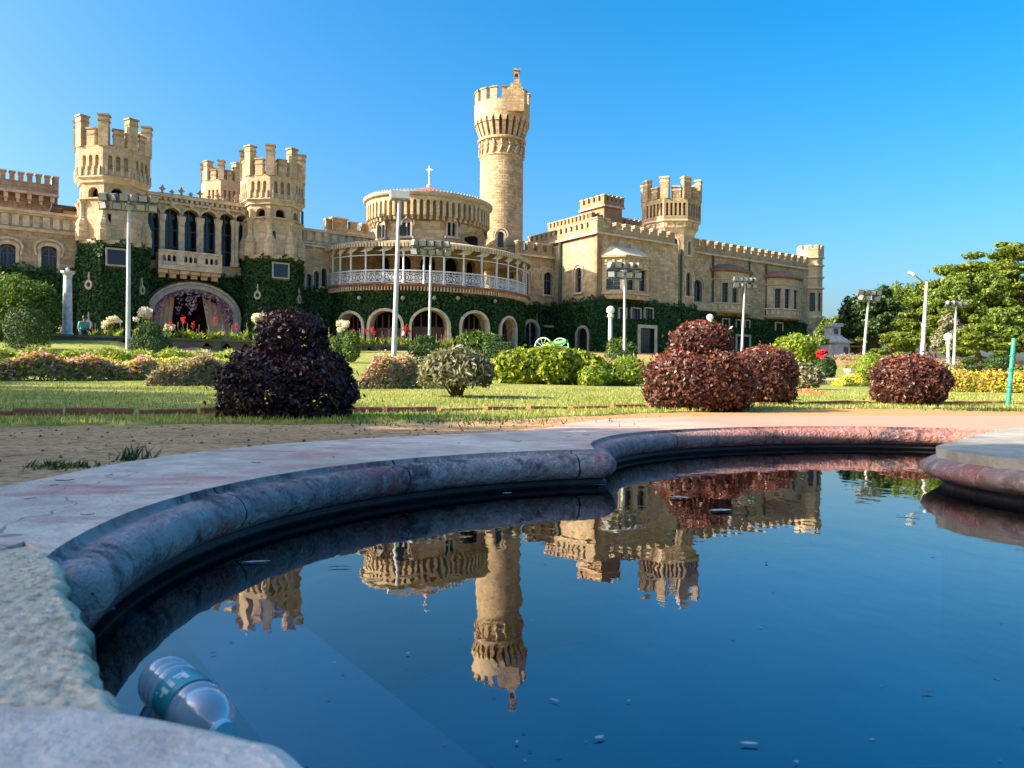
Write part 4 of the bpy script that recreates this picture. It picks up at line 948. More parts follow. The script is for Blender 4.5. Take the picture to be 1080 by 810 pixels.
for a,b in zip(pts_,pts_[1:]):
    k=4; mb.box(ver,a,b,.0,.12,zr1-.07,zr1+.02,k); mb.box(ver,a,b,.02,.1,zv+.10,zv+.17,k); mb.box(ver,a,b,.03,.09,zr1-.24,zr1-.20,k)
    L=(ver(b,0,0)-ver(a,0,0)).length; n=max(2,int(L/.42)); st=(b-a)/n; zz0=zv+.17; zz1=zr1-.24; hh=zz1-zz0
    for i in range(n):                            # circles, lozenges and crossing scrolls of cast iron
        c0=a+st*(i+.5); pr=[]
        ring=[(c0+st*.46*math.cos(q),zz0+hh/2+hh*.46*math.sin(q)) for q in np.linspace(0,2*math.pi,13)[:-1]]
        ri=[(c0+(x-c0)*.72,zz0+hh/2+(z-zz0-hh/2)*.78) for x,z in ring]; mb.panel(ver,ring,[ri],.075,.04)
        ring=[(c0+st*.2*math.cos(q),zz0+hh/2+hh*.22*math.sin(q)) for q in np.linspace(0,2*math.pi,9)[:-1]]; mb.panel(ver,ring,[],.08,.04)
        for sx in (-1,1): mb.box(ver,c0+sx*st*.5-st*.04,c0+sx*st*.5+st*.04,.04,.08,zz0,zz1)
        mb.box(ver,c0-st*.03,c0+st*.03,.04,.075,zz0,zr1-.07)
        mb.box(ver,c0-st*.28,c0-st*.22,.04,.075,zr1-.2,zr1-.07); mb.box(ver,c0+st*.22,c0+st*.28,.04,.075,zr1-.2,zr1-.07)
build('iron_railing',mb,M['white'],rot_)
# ---- tall round tower
st_,_=fs(529,200,-3); TC=PW(st_,-3,0); zT=lambda y: Zn(529,y,-3,2.1); Rt=1.91
tt=thing_part('tall_round_tower',TC+Vector((0,0,BASE)),pal); ct=Bend(TC,Rt,Rt)
def circ(r): return Bend(TC,r,r)
tw_=ct.hit(525); wh=rnd_arch(ct.hit(524.5),ct.hit(530.5),zT(261),zT(244),ct)
mb=MB().panel(ct,[(-math.pi,BASE),(math.pi,BASE),(math.pi,zT(143)),(-math.pi,zT(143))],[wh],0,.4,cut=.13,us=Rt); build('shaft',mb,M['rubble'] if 'rubble' in M else M['stone'],tt)
p=ct((wh[0][0]+wh[1][0])/2,0,0); q=(p-TC).normalized(); window(Fr(p,Vector((-q.y,q.x,0)),q),arch(-.32,.32,zT(261),zT(244),'round',11),.08,tt,trim=.14,hood=True,depth=.3)
mb=MB(); c_=TC
mb.lathe(c_,[(Rt+.02,zT(162)),(Rt+.10,zT(161)),(Rt+.02,zT(160))],40)
mb.lathe(c_,[(Rt+.02,zT(145)),(Rt+.24,zT(144)),(Rt+.26,zT(142)),(Rt+.1,zT(141))],40)
zn0,zn1=zT(159.5),zT(145)
for k in range(18):                               # twisted flutes on the neck
    t0=k*2*math.pi/18; L=[]; 
    for j in range(7): f=j/6; t=t0+.07*math.sin(f*3.1)+f*.06; L.append(ct(t,.04+.05*math.sin(f*math.pi),zn0+(zn1-zn0)*f))
    mb.tube(L,.10,5,smooth=True)
build('twisted_neck',mb,M['ashlar'],tt)
zr0,zr1_,zp0,zp1,zmt=zT(141),zT(120.5),zT(116),zT(104.5),zT(93)
prof=[(.02,0),(.20,.25),(.36,.5),(.46,.75),(.50,1)]
mb=MB(); mb.lathe(c_,[(Rt+.0,zr0-.3),(Rt+.05,zr1_+.3)],36); build('dark_core',mb,M['wood'],tt)  # core darkened between the ribs: shadow put into its colour
mb=MB(); nR=24
for k in range(nR):
    t=k*2*math.pi/nR
    for (d0,f0),(d1,f1) in zip(prof,prof[1:]):
        z0=zr0+(zr1_-zr0)*f0; z1=zr0+(zr1_-zr0)*f1; hw=.125/Rt*Rt/(Rt+.3)*1.25
        A=[ct(t-hw,d0,z0),ct(t+hw,d0,z0),ct(t+hw,d1,z1),ct(t-hw,d1,z1)]; Bq=[ct(t-hw,-.1,z0),ct(t+hw,-.1,z0),ct(t+hw,-.1,z1),ct(t-hw,-.1,z1)]
        mb.face([A[0],A[1],A[2],A[3]]); mb.face([Bq[0],A[0],A[3],Bq[3]]); mb.face([A[1],Bq[1],Bq[2],A[2]])
    # little arch head between the ribs
    o=[]; m_=t+math.pi/nR
ol=[]; cw=2*math.pi/nR
for k in range(nR):
    t=-math.pi+k*cw; a=t+cw*.30; b=t+cw*.70
    ol+=[(t,zr1_-.5),(a,zr1_-.5)]+[((a+b)/2-(b-a)/2*math.cos(q),zr1_-.5+.45*math.sin(q)) for q in np.linspace(.3,math.pi-.3,5)]+[(b,zr1_-.5)]
big=circ(Rt+.5)
ol+=[(math.pi,zr1_-.5),(math.pi,zp0+.3),(-math.pi,zp0+.3)]
mb.panel(big,ol,[],.03,.35,cut=.13,us=2.5); build('ribs',mb,M['ashlar'],tt)
o,ms=crenel(-math.pi,math.pi-.12,zp0,zp1,zmt,15,.6); mb=MB().panel(big,o,[],.05,.42,cut=.09,us=2.5,back=True); mb.mat=1
for a,b in ms: mb.box(big,a-.02,b+.02,-.42,.13,zmt+.002,zmt+.12,2)
mb.mat=0; mb.lathe(c_,[(Rt+.2,zp0+.2),(0.01,zp0+.2)],36); build('battlement',mb,[M['ashlar'],M['parapet']],tt)
# stepped stair head on the right of the crown
tf=(PW(0,0,0)); vx=Vector((1,0,0)); gx0=at(535,110,TC.y).x-TC.x; gx1=at(552.5,110,TC.y).x-TC.x; D=TC.y-1.4
fr=Fr(TC+Vector((0,-1.75,0)),vx,Vector((0,-1,0))); zz=[zT(y) for y in (118,97,93,89,84,76,73.5)]; wq=gx1-gx0
out=[(gx0,zz[0]),(gx1,zz[0]),(gx1,zz[1]),(gx1-wq*.08,zz[1]),(gx1-wq*.08,zz[2]),(gx1-wq*.18,zz[2]),(gx1-wq*.18,zz[3]),(gx1-wq*.30,zz[3]),(gx1-wq*.30,zz[5]),(gx0+wq*.38,zz[5]),(gx0+wq*.38,zz[3]),(gx0+wq*.20,zz[3]),(gx0+wq*.20,zz[2]),(gx0,zz[2])]
mb=MB().panel(fr,out,[arch(gx0+wq*.44,gx1-wq*.36,zz[4]-.05,zz[5]-.25,'rect')],.72,.8,back=True); mb.mat=1; mb.box(fr,gx0+wq*.32,gx1-wq*.25,-.15,.8,zz[5]+.002,zz[5]+.14); mb.lathe(fr((gx0+gx1)/2,.3,zz[5]+.14),[(.2,0),(.1,.12),(0,.28)],6)
build('stair_head',mb,[M['rubble'],M['parapet']],tt)
# ---- linking wall right of the ballroom
wl=-.3; a0=S(545,290,wl); a1=S(600,290,wl); zt=Z(570,270,wl); zi=Z(575,322,wl)
h=rectpx(573.5,582.5,287,311,wl,'seg',rise=.4); h2=rectpx(552,557,287,312,wl,'seg',rise=.4)
mb=MB().panel(PF,[(a0,BASE-.6),(a1,BASE-.6),(a1,zt),(a0,zt)],[h,h2],wl,.5); lk=build('linking_wall',mb,M['stone'],pal)
window(PF,h,wl,lk,style='cross',trim=.14); window(PF,h2,wl,lk,style='cross',trim=.14)
battlement('battlement',PF,a0,a1,wl+.15,zt,zt+.35,zt+1.0,6,lk,corbels=False)
mb=MB(); x=S(591,290,wl); mb.tube([PF(x,wl+.15,BASE),PF(x,wl+.15,zt-.3)],.14,6); build('drainpipe',mb,M['pipe'],lk)
IVY.append((575,PF,[(a0-1,BASE-.4),(a1,BASE-.4),(a1,zi),(a0-1,zi)],[rectpx(563.5,566.5,330,345,wl,'rect'),rectpx(549,566,337,372,wl,'round')],wl+.22))
h3=rectpx(551,564,340,372,wl,'round'); mb=MB(); mb.mat=0; mb.panel(PF,h3,[],wl+.1,.05); mb.mat=1; ringtrim(mb,PF,h3,.28,wl+.42,.45); mb.box(PF,(h3[0][0]+h3[1][0])/2-.05,(h3[0][0]+h3[1][0])/2+.05,wl+.1,wl+.2,h3[0][1],h3[2][1]+.6)
mb.box(PF,S(571,345,wl),S(585,345,wl),wl+.1,wl+.4,Z(578,345.5,wl),Z(578,343.5,wl)); mb.box(PF,S(582.5,345,wl),S(585,345,wl),wl+.1,wl+.45,Z(578,343.4,wl),Z(584,326,wl)); mb.mat=0; mb.box(PF,S(570,340,wl),S(582.4,340,wl),wl+.1,wl+.26,Z(578,343.4,wl),Z(578,327,wl))
build('lower_arch_window',mb,[M['glass'],M['greyframe']],lk)
def octring_(c,prof,rot=0.0):
    mb=MB(); octring(mb,c,prof,rot); return mb
# ---- projecting block with a side wall turned to the sun, plane w=5.5
wf=5.5; a0=S(629.6,300,wf); a1=S(690,300,wf); zt=Z(640,246,wf); zi=Z(650,317,wf); zpar=Z(640,243,wf)
# length of the side wall back to px 559
def sidehit(px):
    a,_=un(px,280); p=PW(a0,wf,0); return (p.x-a*p.y)/( (N.x-a*N.y) )      # p - t*N on the ray
Ls=sidehit(558.5); pb=thing_part('projecting_block',PW(a0,wf,BASE),pal)
frS=Fr(PW(a0,wf,0),-N,-U)                        # x runs back along the side wall
x0=sidehit(613.8); x1=sidehit(607.3); Dz=(PW(a0,wf,0)-N*((x0+x1)/2)).y; za=EYE-un(610,282)[1]*Dz; zb_=EYE-un(610,308.5)[1]*Dz
hS=arch(x0,x1,zb_,za,'pointed',11,rise=.5)
mb=MB().panel(frS,[(0,BASE-.6),(Ls,BASE-.6),(Ls,zt),(0,zt)],[hS],0,.5); build('side_wall',mb,M['stone'],pb); window(frS,hS,0,pb,style='cross',trim=.13)
mb=MB().panel(PF,[(a0,BASE-.6),(a1+3,BASE-.6),(a1+3,zt),(a0,zt)],[],wf,.5); build('front_wall',mb,M['stone'],pb)
mb=MB(); mb.box(PF,a0-.0,a1+3,wf-Ls,wf-.5,zt-.4,zt-.2); build('roof',mb,M['trimred'],pb)
hm=Z(640,234,wf)-zt
battlement('side_battlement',frS,-.2,Ls,.14,zt,zt+hm*.5,zt+hm*.95,14,pb,corbels=False)
battlement('front_battlement',PF,a0-.2,a1+2.4,wf+.14,zt,zt+hm*.5,zt+hm*.95,9,pb,corbels=False)
mb=MB(); mb.box(PF,a0-.18,a0+1.1,wf-.9,wf+.18,zt+.004,zt+hm*1.15); mb.mat=1; mb.box(PF,a0-.28,a0+1.2,wf-1.0,wf+.28,zt+hm*1.15+.003,zt+hm*1.25); build('corner_merlon',mb,[M['parapet'],M['trim']],pb)
xp=sidehit(592); mb=MB(); mb.tube([frS(xp,.15,BASE+4),frS(xp,.15,zt-.2)],.13,6); build('drainpipe',mb,M['pipe'],pb)
# canted bay window
q0=S(642,300,wf+.8); q1=S(688,300,wf+.8); zb0=Z(665,316,wf+1); zr0=Z(665,271,wf+1); dpt=1.35
by=thing_part('bay_window',PW((q0+q1)/2,wf,zb0),pb)
c4=[(q0,wf),(q0+1.25,wf+dpt),(q1-1.0,wf+dpt),(q1,wf)]
z1=Z(668,284,wf+1.2); z0=Z(668,306.5,wf+1.2)
for (sa,wa_),(sb,wb_) in zip(c4,c4[1:]):
    p=PW(sa,wa_,0); q=PW(sb,wb_,0); ex=(q-p); L=ex.length; ex.normalize(); fr=Fr(p,ex,Vector((ex.y,-ex.x,0)))
    k=2 if L>2.4 else 1; hs=[arch(L*(i+.5)/k-L/k*.32,L*(i+.5)/k+L/k*.32,z0,z1,'rect') for i in range(k)]
    mb=MB().panel(fr,[(0,zb0),(L,zb0),(L,zr0),(0,zr0)],hs,0,.3)
    mb.box(fr,-.05,L+.05,.0,.14,z0-.35,z0-.2); mb.box(fr,-.05,L+.05,.0,.12,z1+.28,z1+.4); mb.box(fr,-.1,L+.1,.0,.22,zr0-.15,zr0)
    n=max(2,int(L/.5))
    for i in range(n): x=L*(i+.5)/n; mb.box(fr,x-.09,x+.09,.003,.10,z1+.5,zr0-.3); mb.box(fr,x-.09,x+.09,.003,.08,zb0+.15,z0-.42)
    build('bay_wall',mb,M['ashlar'],by)
    for h in hs: window(fr,h,0,by,style='bars',trim=.1,hood=False,sill=False,tmat=M['greyframe'])
mb=MB(); top=[PW(s_+(-.25 if i==0 else .25 if i==3 else 0),w_+(.25 if 0<i<3 else 0),zr0+.02) for i,(s_,w_) in enumerate(c4)]; ap=[PW(q0+.9,wf,zr0+1.0),PW(q1-.9,wf,zr0+1.0)]
mb.face([top[0],top[1],ap[0]]); mb.face([top[1],top[2],ap[1],ap[0]]); mb.face([top[2],top[3],ap[1]]); build('bay_roof',mb,M['trim'],by)
for hp,hd in (((648,337,657.5,326),0),):
    pass
lowf=[]
for x0_,x1_ in ((649,656),(662,671),(676,684)): lowf.append(rectpx(x0_,x1_,326,336.5,wf,'rect'))
lowd=rectpx(671,686,346.5,378,wf,'rect')
for h in lowf: window(PF,h,wf+.5,pb,name='low_window',style='plain',trim=.14,hood=False,sill=False,tmat=M['greyframe'])
window(PF,lowd,wf+.5,pb,name='low_window',style='bare',trim=.4,hood=False,sill=False,tmat=M['trim'])
IVY.append((660,PF,[(a0-.3,BASE-.6),(a1+3,BASE-.6),(a1+3,zi),(a0-.3,zi)],[grow(h,.1,False) for h in lowf]+[grow(lowd,.4)],wf+.26))
x0=sidehit(623);x1=sidehit(613); Dz=(PW(a0,wf,0)-N*((x0+x1)/2)).y
lowS=arch(x0,x1+.1,BASE-.5,EYE-un(618,346)[1]*Dz,'round',11); window(frS,lowS,.3,pb,name='low_window',style='bare',trim=.24,hood=False,sill=False,tmat=M['greyframe'])
IVY.append((620,frS,[(-.3,BASE-.6),(Ls,BASE-.6),(Ls,zi),(-.3,zi)],[grow(lowS,.24)],.26))
# red brick blocks above and behind
def keep(name,x0,x1,w,yt,ym,yz,nm,ydep=7,mat='brick',right=True):
    a=S(x0,225,w); b=S(x1,225,w); z0=Z((x0+x1)/2,yz,w); zm=Z((x0+x1)/2,ym,w); zt=Z((x0+x1)/2,yt,w)
    mb=MB(); mb.box(PF,a,b,w-ydep,w,10,z0); k=build(name,mb,M[mat],pal)
    battlement('battlement',PF,a-.15,b+.15,w+.15,z0,zm,zt,nm,k,mat=M[mat],corbels=False,cap=.1)
    battlement('battlement',Fr(PW(a,w,0),-N,-U),-.1,ydep,.15,z0,zm,zt,nm,k,mat=M[mat],corbels=False,cap=.1)
    return k
keep('brick_lower_block',624,680,-5.5,230,235,240,12)
keep('brick_turret',637,656,-5,208,213,217.5,5,3.6)
# ---- octagonal tower on the right, deep machicolated crown
w3=3.2; s3=S(707,300,w3); c3=PW(s3,w3,0); zz=lambda y: Zn(705,y,w3,2.4); Rs3=2.2; Rc3=2.78; zi3=zz(322)
t3=thing_part('octagonal_tower',c3+Vector((0,0,BASE)),pal)
half=Rs3*math.sin(math.pi/8); F3=octfaces(c3,Rs3,R_(8)); zs0=zz(240)
mb=MB()
for k,fr in enumerate(F3):
    hs=[]
    if k==7: hs=[arch(-.34,.30,zz(265.5),zz(250),'pointed',9,rise=.6)]
    if k==0: hs=[arch(-.22,.22,zz(267),zz(251.5),'pointed',9,rise=.6),arch(-.48,.42,zz(311),zz(285),'pointed',9,rise=.5)]
    mb.panel(fr,[(-half,BASE-.6),(half,BASE-.6),(half,zs0),(-half,zs0)],hs,0,.4)
    for h in hs: window(fr,h,0,t3,style='cross' if k==0 and h is hs[-1] else 'bare',trim=.13,hood=h is hs[-1] and k==0,depth=.22)
build('shaft',mb,M['stone'],t3)
z_=[zz(y) for y in (187.5,197,208.5,213.5,227,230.5,233,239,242,246)]
mb=MB(); octring(mb,c3,[(Rs3-.02,z_[9]),(Rs3+.18,z_[8]+.1),(Rs3+.35,z_[8]+.25),(Rs3+.35,z_[7]),(Rs3+.22,z_[7]+.05),(Rs3+.30,z_[6]),(Rc3,z_[6]+.05),(Rc3,z_[5]),(Rc3-.1,z_[5]+.05)],R_(8))
for fr in octfaces(c3,Rs3+.36,R_(8)):
    for sx in (-.5,.5):
        mb.panel(fr,[(sx-.42,z_[7]+.05),(sx+.42,z_[7]+.05),(sx+.42,z_[6]),(sx-.42,z_[6])],[arch(sx-.3,sx+.3,z_[7]+.12,z_[6]-.14,'pointed',9,rise=.7)],.0,.12)
build('corbelled_frieze',mb,M['trim'],t3)
mb=MB(); octring(mb,c3,[(Rs3+.05,z_[7]),(Rs3+.05,z_[2]-.2),(.01,z_[2]-.2)],R_(8)); build('inner_drum',mb,M['stone'],t3)
mb=MB(); hc=Rc3*math.sin(math.pi/8)
for fr in octfaces(c3,Rc3,R_(8)):
    hs=[arch((i-2)*.385-.115,(i-2)*.385+.115,z_[4],z_[3],'rect') for i in range(5)]
    mb.panel(fr,[(-hc,z_[5]+.02),(hc,z_[5]+.02),(hc,z_[2]),(-hc,z_[2])],hs,0,.4,back=True)
build('crown',mb,M['parapet'],t3)
mb=MB()
for k in range(8):
    t=R_(8)+(k-.5)*math.pi/4; nr=U*math.sin(t)+N*math.cos(t); merlon(mb,c3+nr*(Rc3-.25),nr,.78,.5,z_[2]-.05,z_[0],.14)
    t=R_(8)+k*math.pi/4; nr=U*math.sin(t)+N*math.cos(t); merlon(mb,c3+nr*(Rc3*math.cos(math.pi/8)-.18),nr,.62,.36,z_[2]-.05,z_[1],.14)
build('merlons',mb,[M['parapet'],M['trim']],t3)
mb=MB(); p=F3[7]; mb.tube([p(.62,.12,zi3),p(.62,.12,zz(262))],.09,6); build('drainpipe',mb,M['pipe'],t3)
for k in (6,7,0,1): IVY.append((705,F3[k],[(-half-.1,BASE-.5),(half+.1,BASE-.5),(half+.1,zi3),(-half-.1,zi3)],[],.2))
# ---- right wing, plane w=2.2, two bowed bays and a corner oriel
wr=2.2; a0=S(722,300,wr); a1=S(858,300,wr); zt=Z(790,274,wr); zs_=Z(790,268,wr); zm=Z(790,263,wr); zi=Z(795,336,wr)
hA=rectpx(731.5,740,295,318,wr,'pointed',rise=.5)
rw=thing_part('right_wing',PW(a0,wr,BASE),pal)
mb=MB().panel(PF,[(a0,BASE-.6),(a1,BASE-.6),(a1,zt),(a0,zt)],[hA],wr,.5); build('front_wall',mb,M['stone'],rw); window(PF,hA,wr,rw,style='cross',trim=.14,tmat=M['greyframe'])
battlement('battlement',PF,a0,a1-1,wr+.15,zt,zs_,zm+.1,18,rw,corbels=False)
mb=MB(); mb.box(PF,a0,a1,wr-12,wr-.5,zt-.5,zt-.3); build('roof',mb,M['trimred'],rw)
mb=MB(); mb.box(PF,a0,S(753,330,wr),wr+.003,wr+.5,Z(740,328,wr),Z(740,320,wr)); build('stone_ledge',mb,M['ashlar'],rw)
for px,yt,yb in ((751,270,321),(789.5,272,300),(807,276,340)): 
    x=S(px,300,wr); build('drainpipe',MB().tube([PF(x,wr+.14,Z(px,yb,wr)),PF(x,wr+.14,Z(px,yt,wr))],.09,6),M['pipe'],rw)
IV=[]
def bow(px0,px1,yr,yw0,yw1,yb,wins,pxm):
    q0=S(px0,310,wr+.4); q1=S(px1,310,wr+.4); cx=(q0+q1)/2; aa=(q1-q0)/2; bd=Bend(PW(cx,wr-.2,0),aa,1.5)
    b=thing_part('bow_window',PW(cx,wr,Z(pxm,yb,wr+1)),pal); wz=wr+1.2
    z0,z1,zb,zr=Z(pxm,yw1,wz),Z(pxm,yw0,wz),Z(pxm,yb,wz),Z(pxm,yr,wz); hs=[]
    for x0,x1 in wins:
        t0=bd.hit(x0); t1=bd.hit(x1); hs.append([(t0,z0),(t1,z0),(t1,z1),(t0,z1)])
    mb=MB().panel(bd,[(-1.57,zb),(1.57,zb),(1.57,zr),(-1.57,zr)],hs,0,.3,cut=.1,us=aa)
    mb.sweep(bd,[(0,zb+.1),(.12,zb+.12),(.12,zb+.3),(0,zb+.32)],-1.57,1.57,24); mb.sweep(bd,[(0,z1+.3),(.10,z1+.32),(.10,z1+.44),(0,z1+.46)],-1.57,1.57,24)
    build('bow_wall',mb,M['ashlar'],b)
    mb=MB(); mb.sweep(bd,[(0,zr-.25),(.25,zr-.15),(.3,zr),(.1,zr+.05),(-.6,zr+.5),(-1.2,zr+.7)],-1.5,1.57,24); build('bow_roof',mb,M['trimred'],b)
    mb=MB(); k=10
    for i in range(k): t=-1.4+2.8*(i+.5)/k; mb.box(bd,t-.05,t+.05,.003,.07,zb+.42,z0-.2)
    mb.sweep(bd,[(0,z0-.16),(.12,z0-.14),(.12,z0-.02),(0,z0-.01)],-1.57,1.57,24); build('sill_band',mb,M['trim'],b)
    for h in hs:
        t0,t1=h[0][0],h[1][0]; p=bd(t0,0,0); q=bd(t1,0,0); ex=(q-p); L=ex.length; ex.normalize(); window(Fr(p,ex,Vector((ex.y,-ex.x,0))),arch(0,L,z0,z1,'rect'),.02,b,style='bars',trim=.16,hood=False,sill=False,tmat=M['greyframe'],depth=.25)
    return bd
bow(753.5,793,284,298.5,319,330,((761.5,768),(772,778.5),(782.5,787.5)),772)
bow(809.5,845.5,291,304.5,325,336,((817,824),(827.5,833.5),(837,842)),827)
lw=[rectpx(761,767.5,337,345.5,wr+.4,'rect'),rectpx(775.5,780,338,345.5,wr+.4,'rect'),rectpx(785,789,338.5,346,wr+.4,'rect'),rectpx(817,824,341,349,wr+.4,'rect')]
for h in lw: window(PF,h,wr+.55,rw,name='low_window',style='bare',trim=.16,hood=False,sill=False,tmat=M['greyframe'])
dr=[rectpx(776,789,355,378,wr+.4,'rect'),rectpx(744,770,353,380,wr+.4,'rect')]
window(PF,dr[0],wr+.55,rw,name='low_window',style='bars',trim=.3,hood=False,sill=False,tmat=M['greyframe'])
IVY.append((790,PF,[(a0,BASE-.6),(a1-1.6,BASE-.6),(a1-1.6,zi),(S(753,330,wr),zi),(S(753,330,wr),Z(740,329,wr)),(a0,Z(740,329,wr))],[grow(h,.1,False) for h in lw]+[grow(dr[0],.3)],wr+.3))
# corner oriel turret
so_=S(856,300,wr-.2); co=PW(so_,wr-.4,0); zo=lambda y: Z(856,y,wr); Ro=1.32
ot=thing_part('corner_turret',co+Vector((0,0,zo(345))),pal); ho=Ro*math.sin(math.pi/8); mb=MB()
for k,fr in enumerate(octfaces(co,Ro,0)):
    hs=[arch(-.3,.3,zo(329),zo(309.5),'rect')] if k in (0,1,7) else []
    mb.panel(fr,[(-ho,zo(335)),(ho,zo(335)),(ho,zo(272)),(-ho,zo(272))],hs,0,.25)
    for h in hs: window(fr,h,0,ot,style='bare',trim=.12,hood=False,sill=False,depth=.15,tmat=M['greyframe'])
build('turret_walls',mb,M['ashlar'],ot)
build('corbel_foot',octring_(co,[(.2,zo(352)),(.6,zo(347)),(1.0,zo(341)),(Ro-.1,zo(338)),(Ro+.12,zo(336)),(Ro+.12,zo(334)),(Ro-.03,zo(333))]),M['trim'],ot)
for y0 in (306,294.5,282,274): build('string_course',octring_(co,[(Ro-.03,zo(y0)),(Ro+.2,zo(y0-.8)),(Ro+.2,zo(y0-2.3)),(Ro-.03,zo(y0-2.8))]),M['trim'],ot)
mb=MB()
for fr in octfaces(co,Ro+.14,0):
    hh=(Ro+.14)*math.sin(math.pi/8); o,ms=crenel(-hh,hh,zo(272),zo(264),zo(259.5),2,.6); mb.panel(fr,o,[],0,.25,back=True)
octring(mb,co,[(Ro,zo(268)),(.01,zo(268))]); build('battlement',mb,M['ashlar'],ot)
mb=MB(); q=PW(so_,wr-.4,0); mb.box(PF,so_-.3,so_+.55,wr-10,wr-.9,BASE-.6,zt-.2); build('end_wall',mb,M['stone'],pal)
# ------------------------------------------------------------------ creepers: a mat of leaves with its own thickness on each stretch of wall
def ivy(name,label,keys,dens=95,size=.21):
    mb=MB(); P=[];Nn=[]
    for px,fr,out,holes,d in IVY:
        if px not in keys: continue
        bend=isinstance(fr,Bend); mb.panel(fr,[(x,z-.10 if z>BASE+1 else z) for x,z in out],holes,d-.05,d-.02 if d<1 else .24,cut=.1 if bend else None)
        xs=[p[0] for p in out]; zs=[p[1] for p in out]; sc=7.4 if bend else 1
        n=int((max(xs)-min(xs))*sc*(max(zs)-min(zs))*dens)
        for _ in range(n):
            x=random.uniform(min(xs),max(xs)); z=random.uniform(min(zs),max(zs)+.16+.16*math.sin(x*sc*1.7)*math.sin(x*sc*.6+2)+.1*math.sin(x*sc*5))
            zz_=min(z,max(zs)-.02)
            if not inpoly(x,zz_,out) or any(inpoly(x,z,h) for h in holes): continue
            b=.07*math.sin(x*sc*2.1+z*1.3)*math.sin(z*2.4-x*sc)
            p=fr(x,d+random.uniform(-.03,.07)+b,z); q=fr(x,d+1,z)-fr(x,d,z); P.append(p); Nn.append(q)
    P=np.array(P); Nn=np.array(Nn)
    root=thing(name,P.mean(0)*np.array([1,1,0])+np.array([0,0,BASE]),label,'creeper')
    build('leaf_mat',mb,M['ivyback'],root)
    leaves('leaves',P,Nn,size,size*.85,M['ivy'],root,.55)
def leaves(name,P,Nn,L,Wd,mat,parent=None,jit=.6,rnd=None,fold=.0,org=None,droop=0):
    n=len(P); nr=Nn+RNG.normal(0,jit,(n,3)); nr/=np.linalg.norm(nr,axis=1)[:,None]+1e-9
    r=RNG.normal(0,1,(n,3)); r[:,2]-=droop; t=r-nr*(r*nr).sum(1)[:,None]; t/=np.linalg.norm(t,axis=1)[:,None]+1e-9; b=np.cross(nr,t)
    l=(np.broadcast_to(L,n)*RNG.uniform(.65,1.25,n))[:,None]; w=(np.broadcast_to(Wd,n)*RNG.uniform(.7,1.2,n))[:,None]
    V=np.stack([P-t*l*.5,P+b*w*.5-t*l*.05+nr*fold*w,P+t*l*.5,P-b*w*.5-t*l*.05+nr*fold*w],1).reshape(-1,3)
    F=np.arange(4*n).reshape(n,4); return rawmesh(name,V,F,mat,RNG.random(n) if rnd is None else rnd,parent,org)
ivy('wall_creeper','dark green creeper on the far left wall behind the bushes',(40,))
ivy('wall_creeper','clipped dark green creeper wrapped round the base of the leftmost octagonal tower',(119,),150,.17)
ivy('wall_creeper','dark creeper framing the wide flowered entrance arch between two octagonal towers',(200,),130,.17)
ivy('wall_creeper','dark green creeper wrapped round the tower right of the entrance arch',(287.5,),150,.17)
ivy('wall_creeper','creeper under three stepped narrow windows left of the round ballroom',(340,))
ivy('wall_creeper','creeper covering the round ballroom wall with five pale arches cut out of it',(450,),130,.17)
ivy('wall_creeper','creeper in the recess just right of the round ballroom behind green wheels',(575,))
ivy('wall_creeper','creeper on the corner block beneath the canted bay window',(620,660))
ivy('wall_creeper','creeper at the base of the octagonal tower on the right',(705,))
ivy('wall_creeper','creeper along the right wing beneath two bowed windows',(790,))
# flower garland inside the entrance arch
P=[];rn=[]
for (xa,za_),(xb,zb2_) in zip(ea[2:],ea[3:]):
    for _ in range(46):
        f=random.random(); x=xa+(xb-xa)*f; z=za_+(zb2_-za_)*f; cx=(ea[0][0]+ea[1][0])/2; k=random.uniform(-.02,.13)
        P.append(PF(x+(cx-x)*k,wa+.1+random.uniform(-.15,.35),z-k*3.0*random.random()-.05)); rn.append(random.random())
for _ in range(14):
    x=random.uniform(ea[1][0],ea[0][0]); cx=(ea[0][0]+ea[1][0])/2; zt_=max(p[1] for p in ea)-.35-abs(x-cx)*.32; L=random.uniform(.4,1.3)
    for j in range(int(L*20)): P.append(PF(x+random.gauss(0,.06),wa+.1+random.gauss(0,.06),zt_-L*random.random())); rn.append(random.random())
P=np.array(P); M['garland']=leafmat('garland_flowers',[(0,(.07,.04,.10)),(.25,(.28,.14,.36)),(.5,(.55,.42,.58)),(.8,(.70,.55,.60)),(.93,(.62,.12,.25)),(1,(.76,.70,.72))],.7,.3)
tag(leaves('flower_garland',P,np.tile(np.array(N),(len(P),1)),.17,.15,M['garland'],None,.9,np.array(rn),org=PF((ea[0][0]+ea[1][0])/2,wa,BASE)),'purple and pink flower garland lining the palace entrance arch','garland')
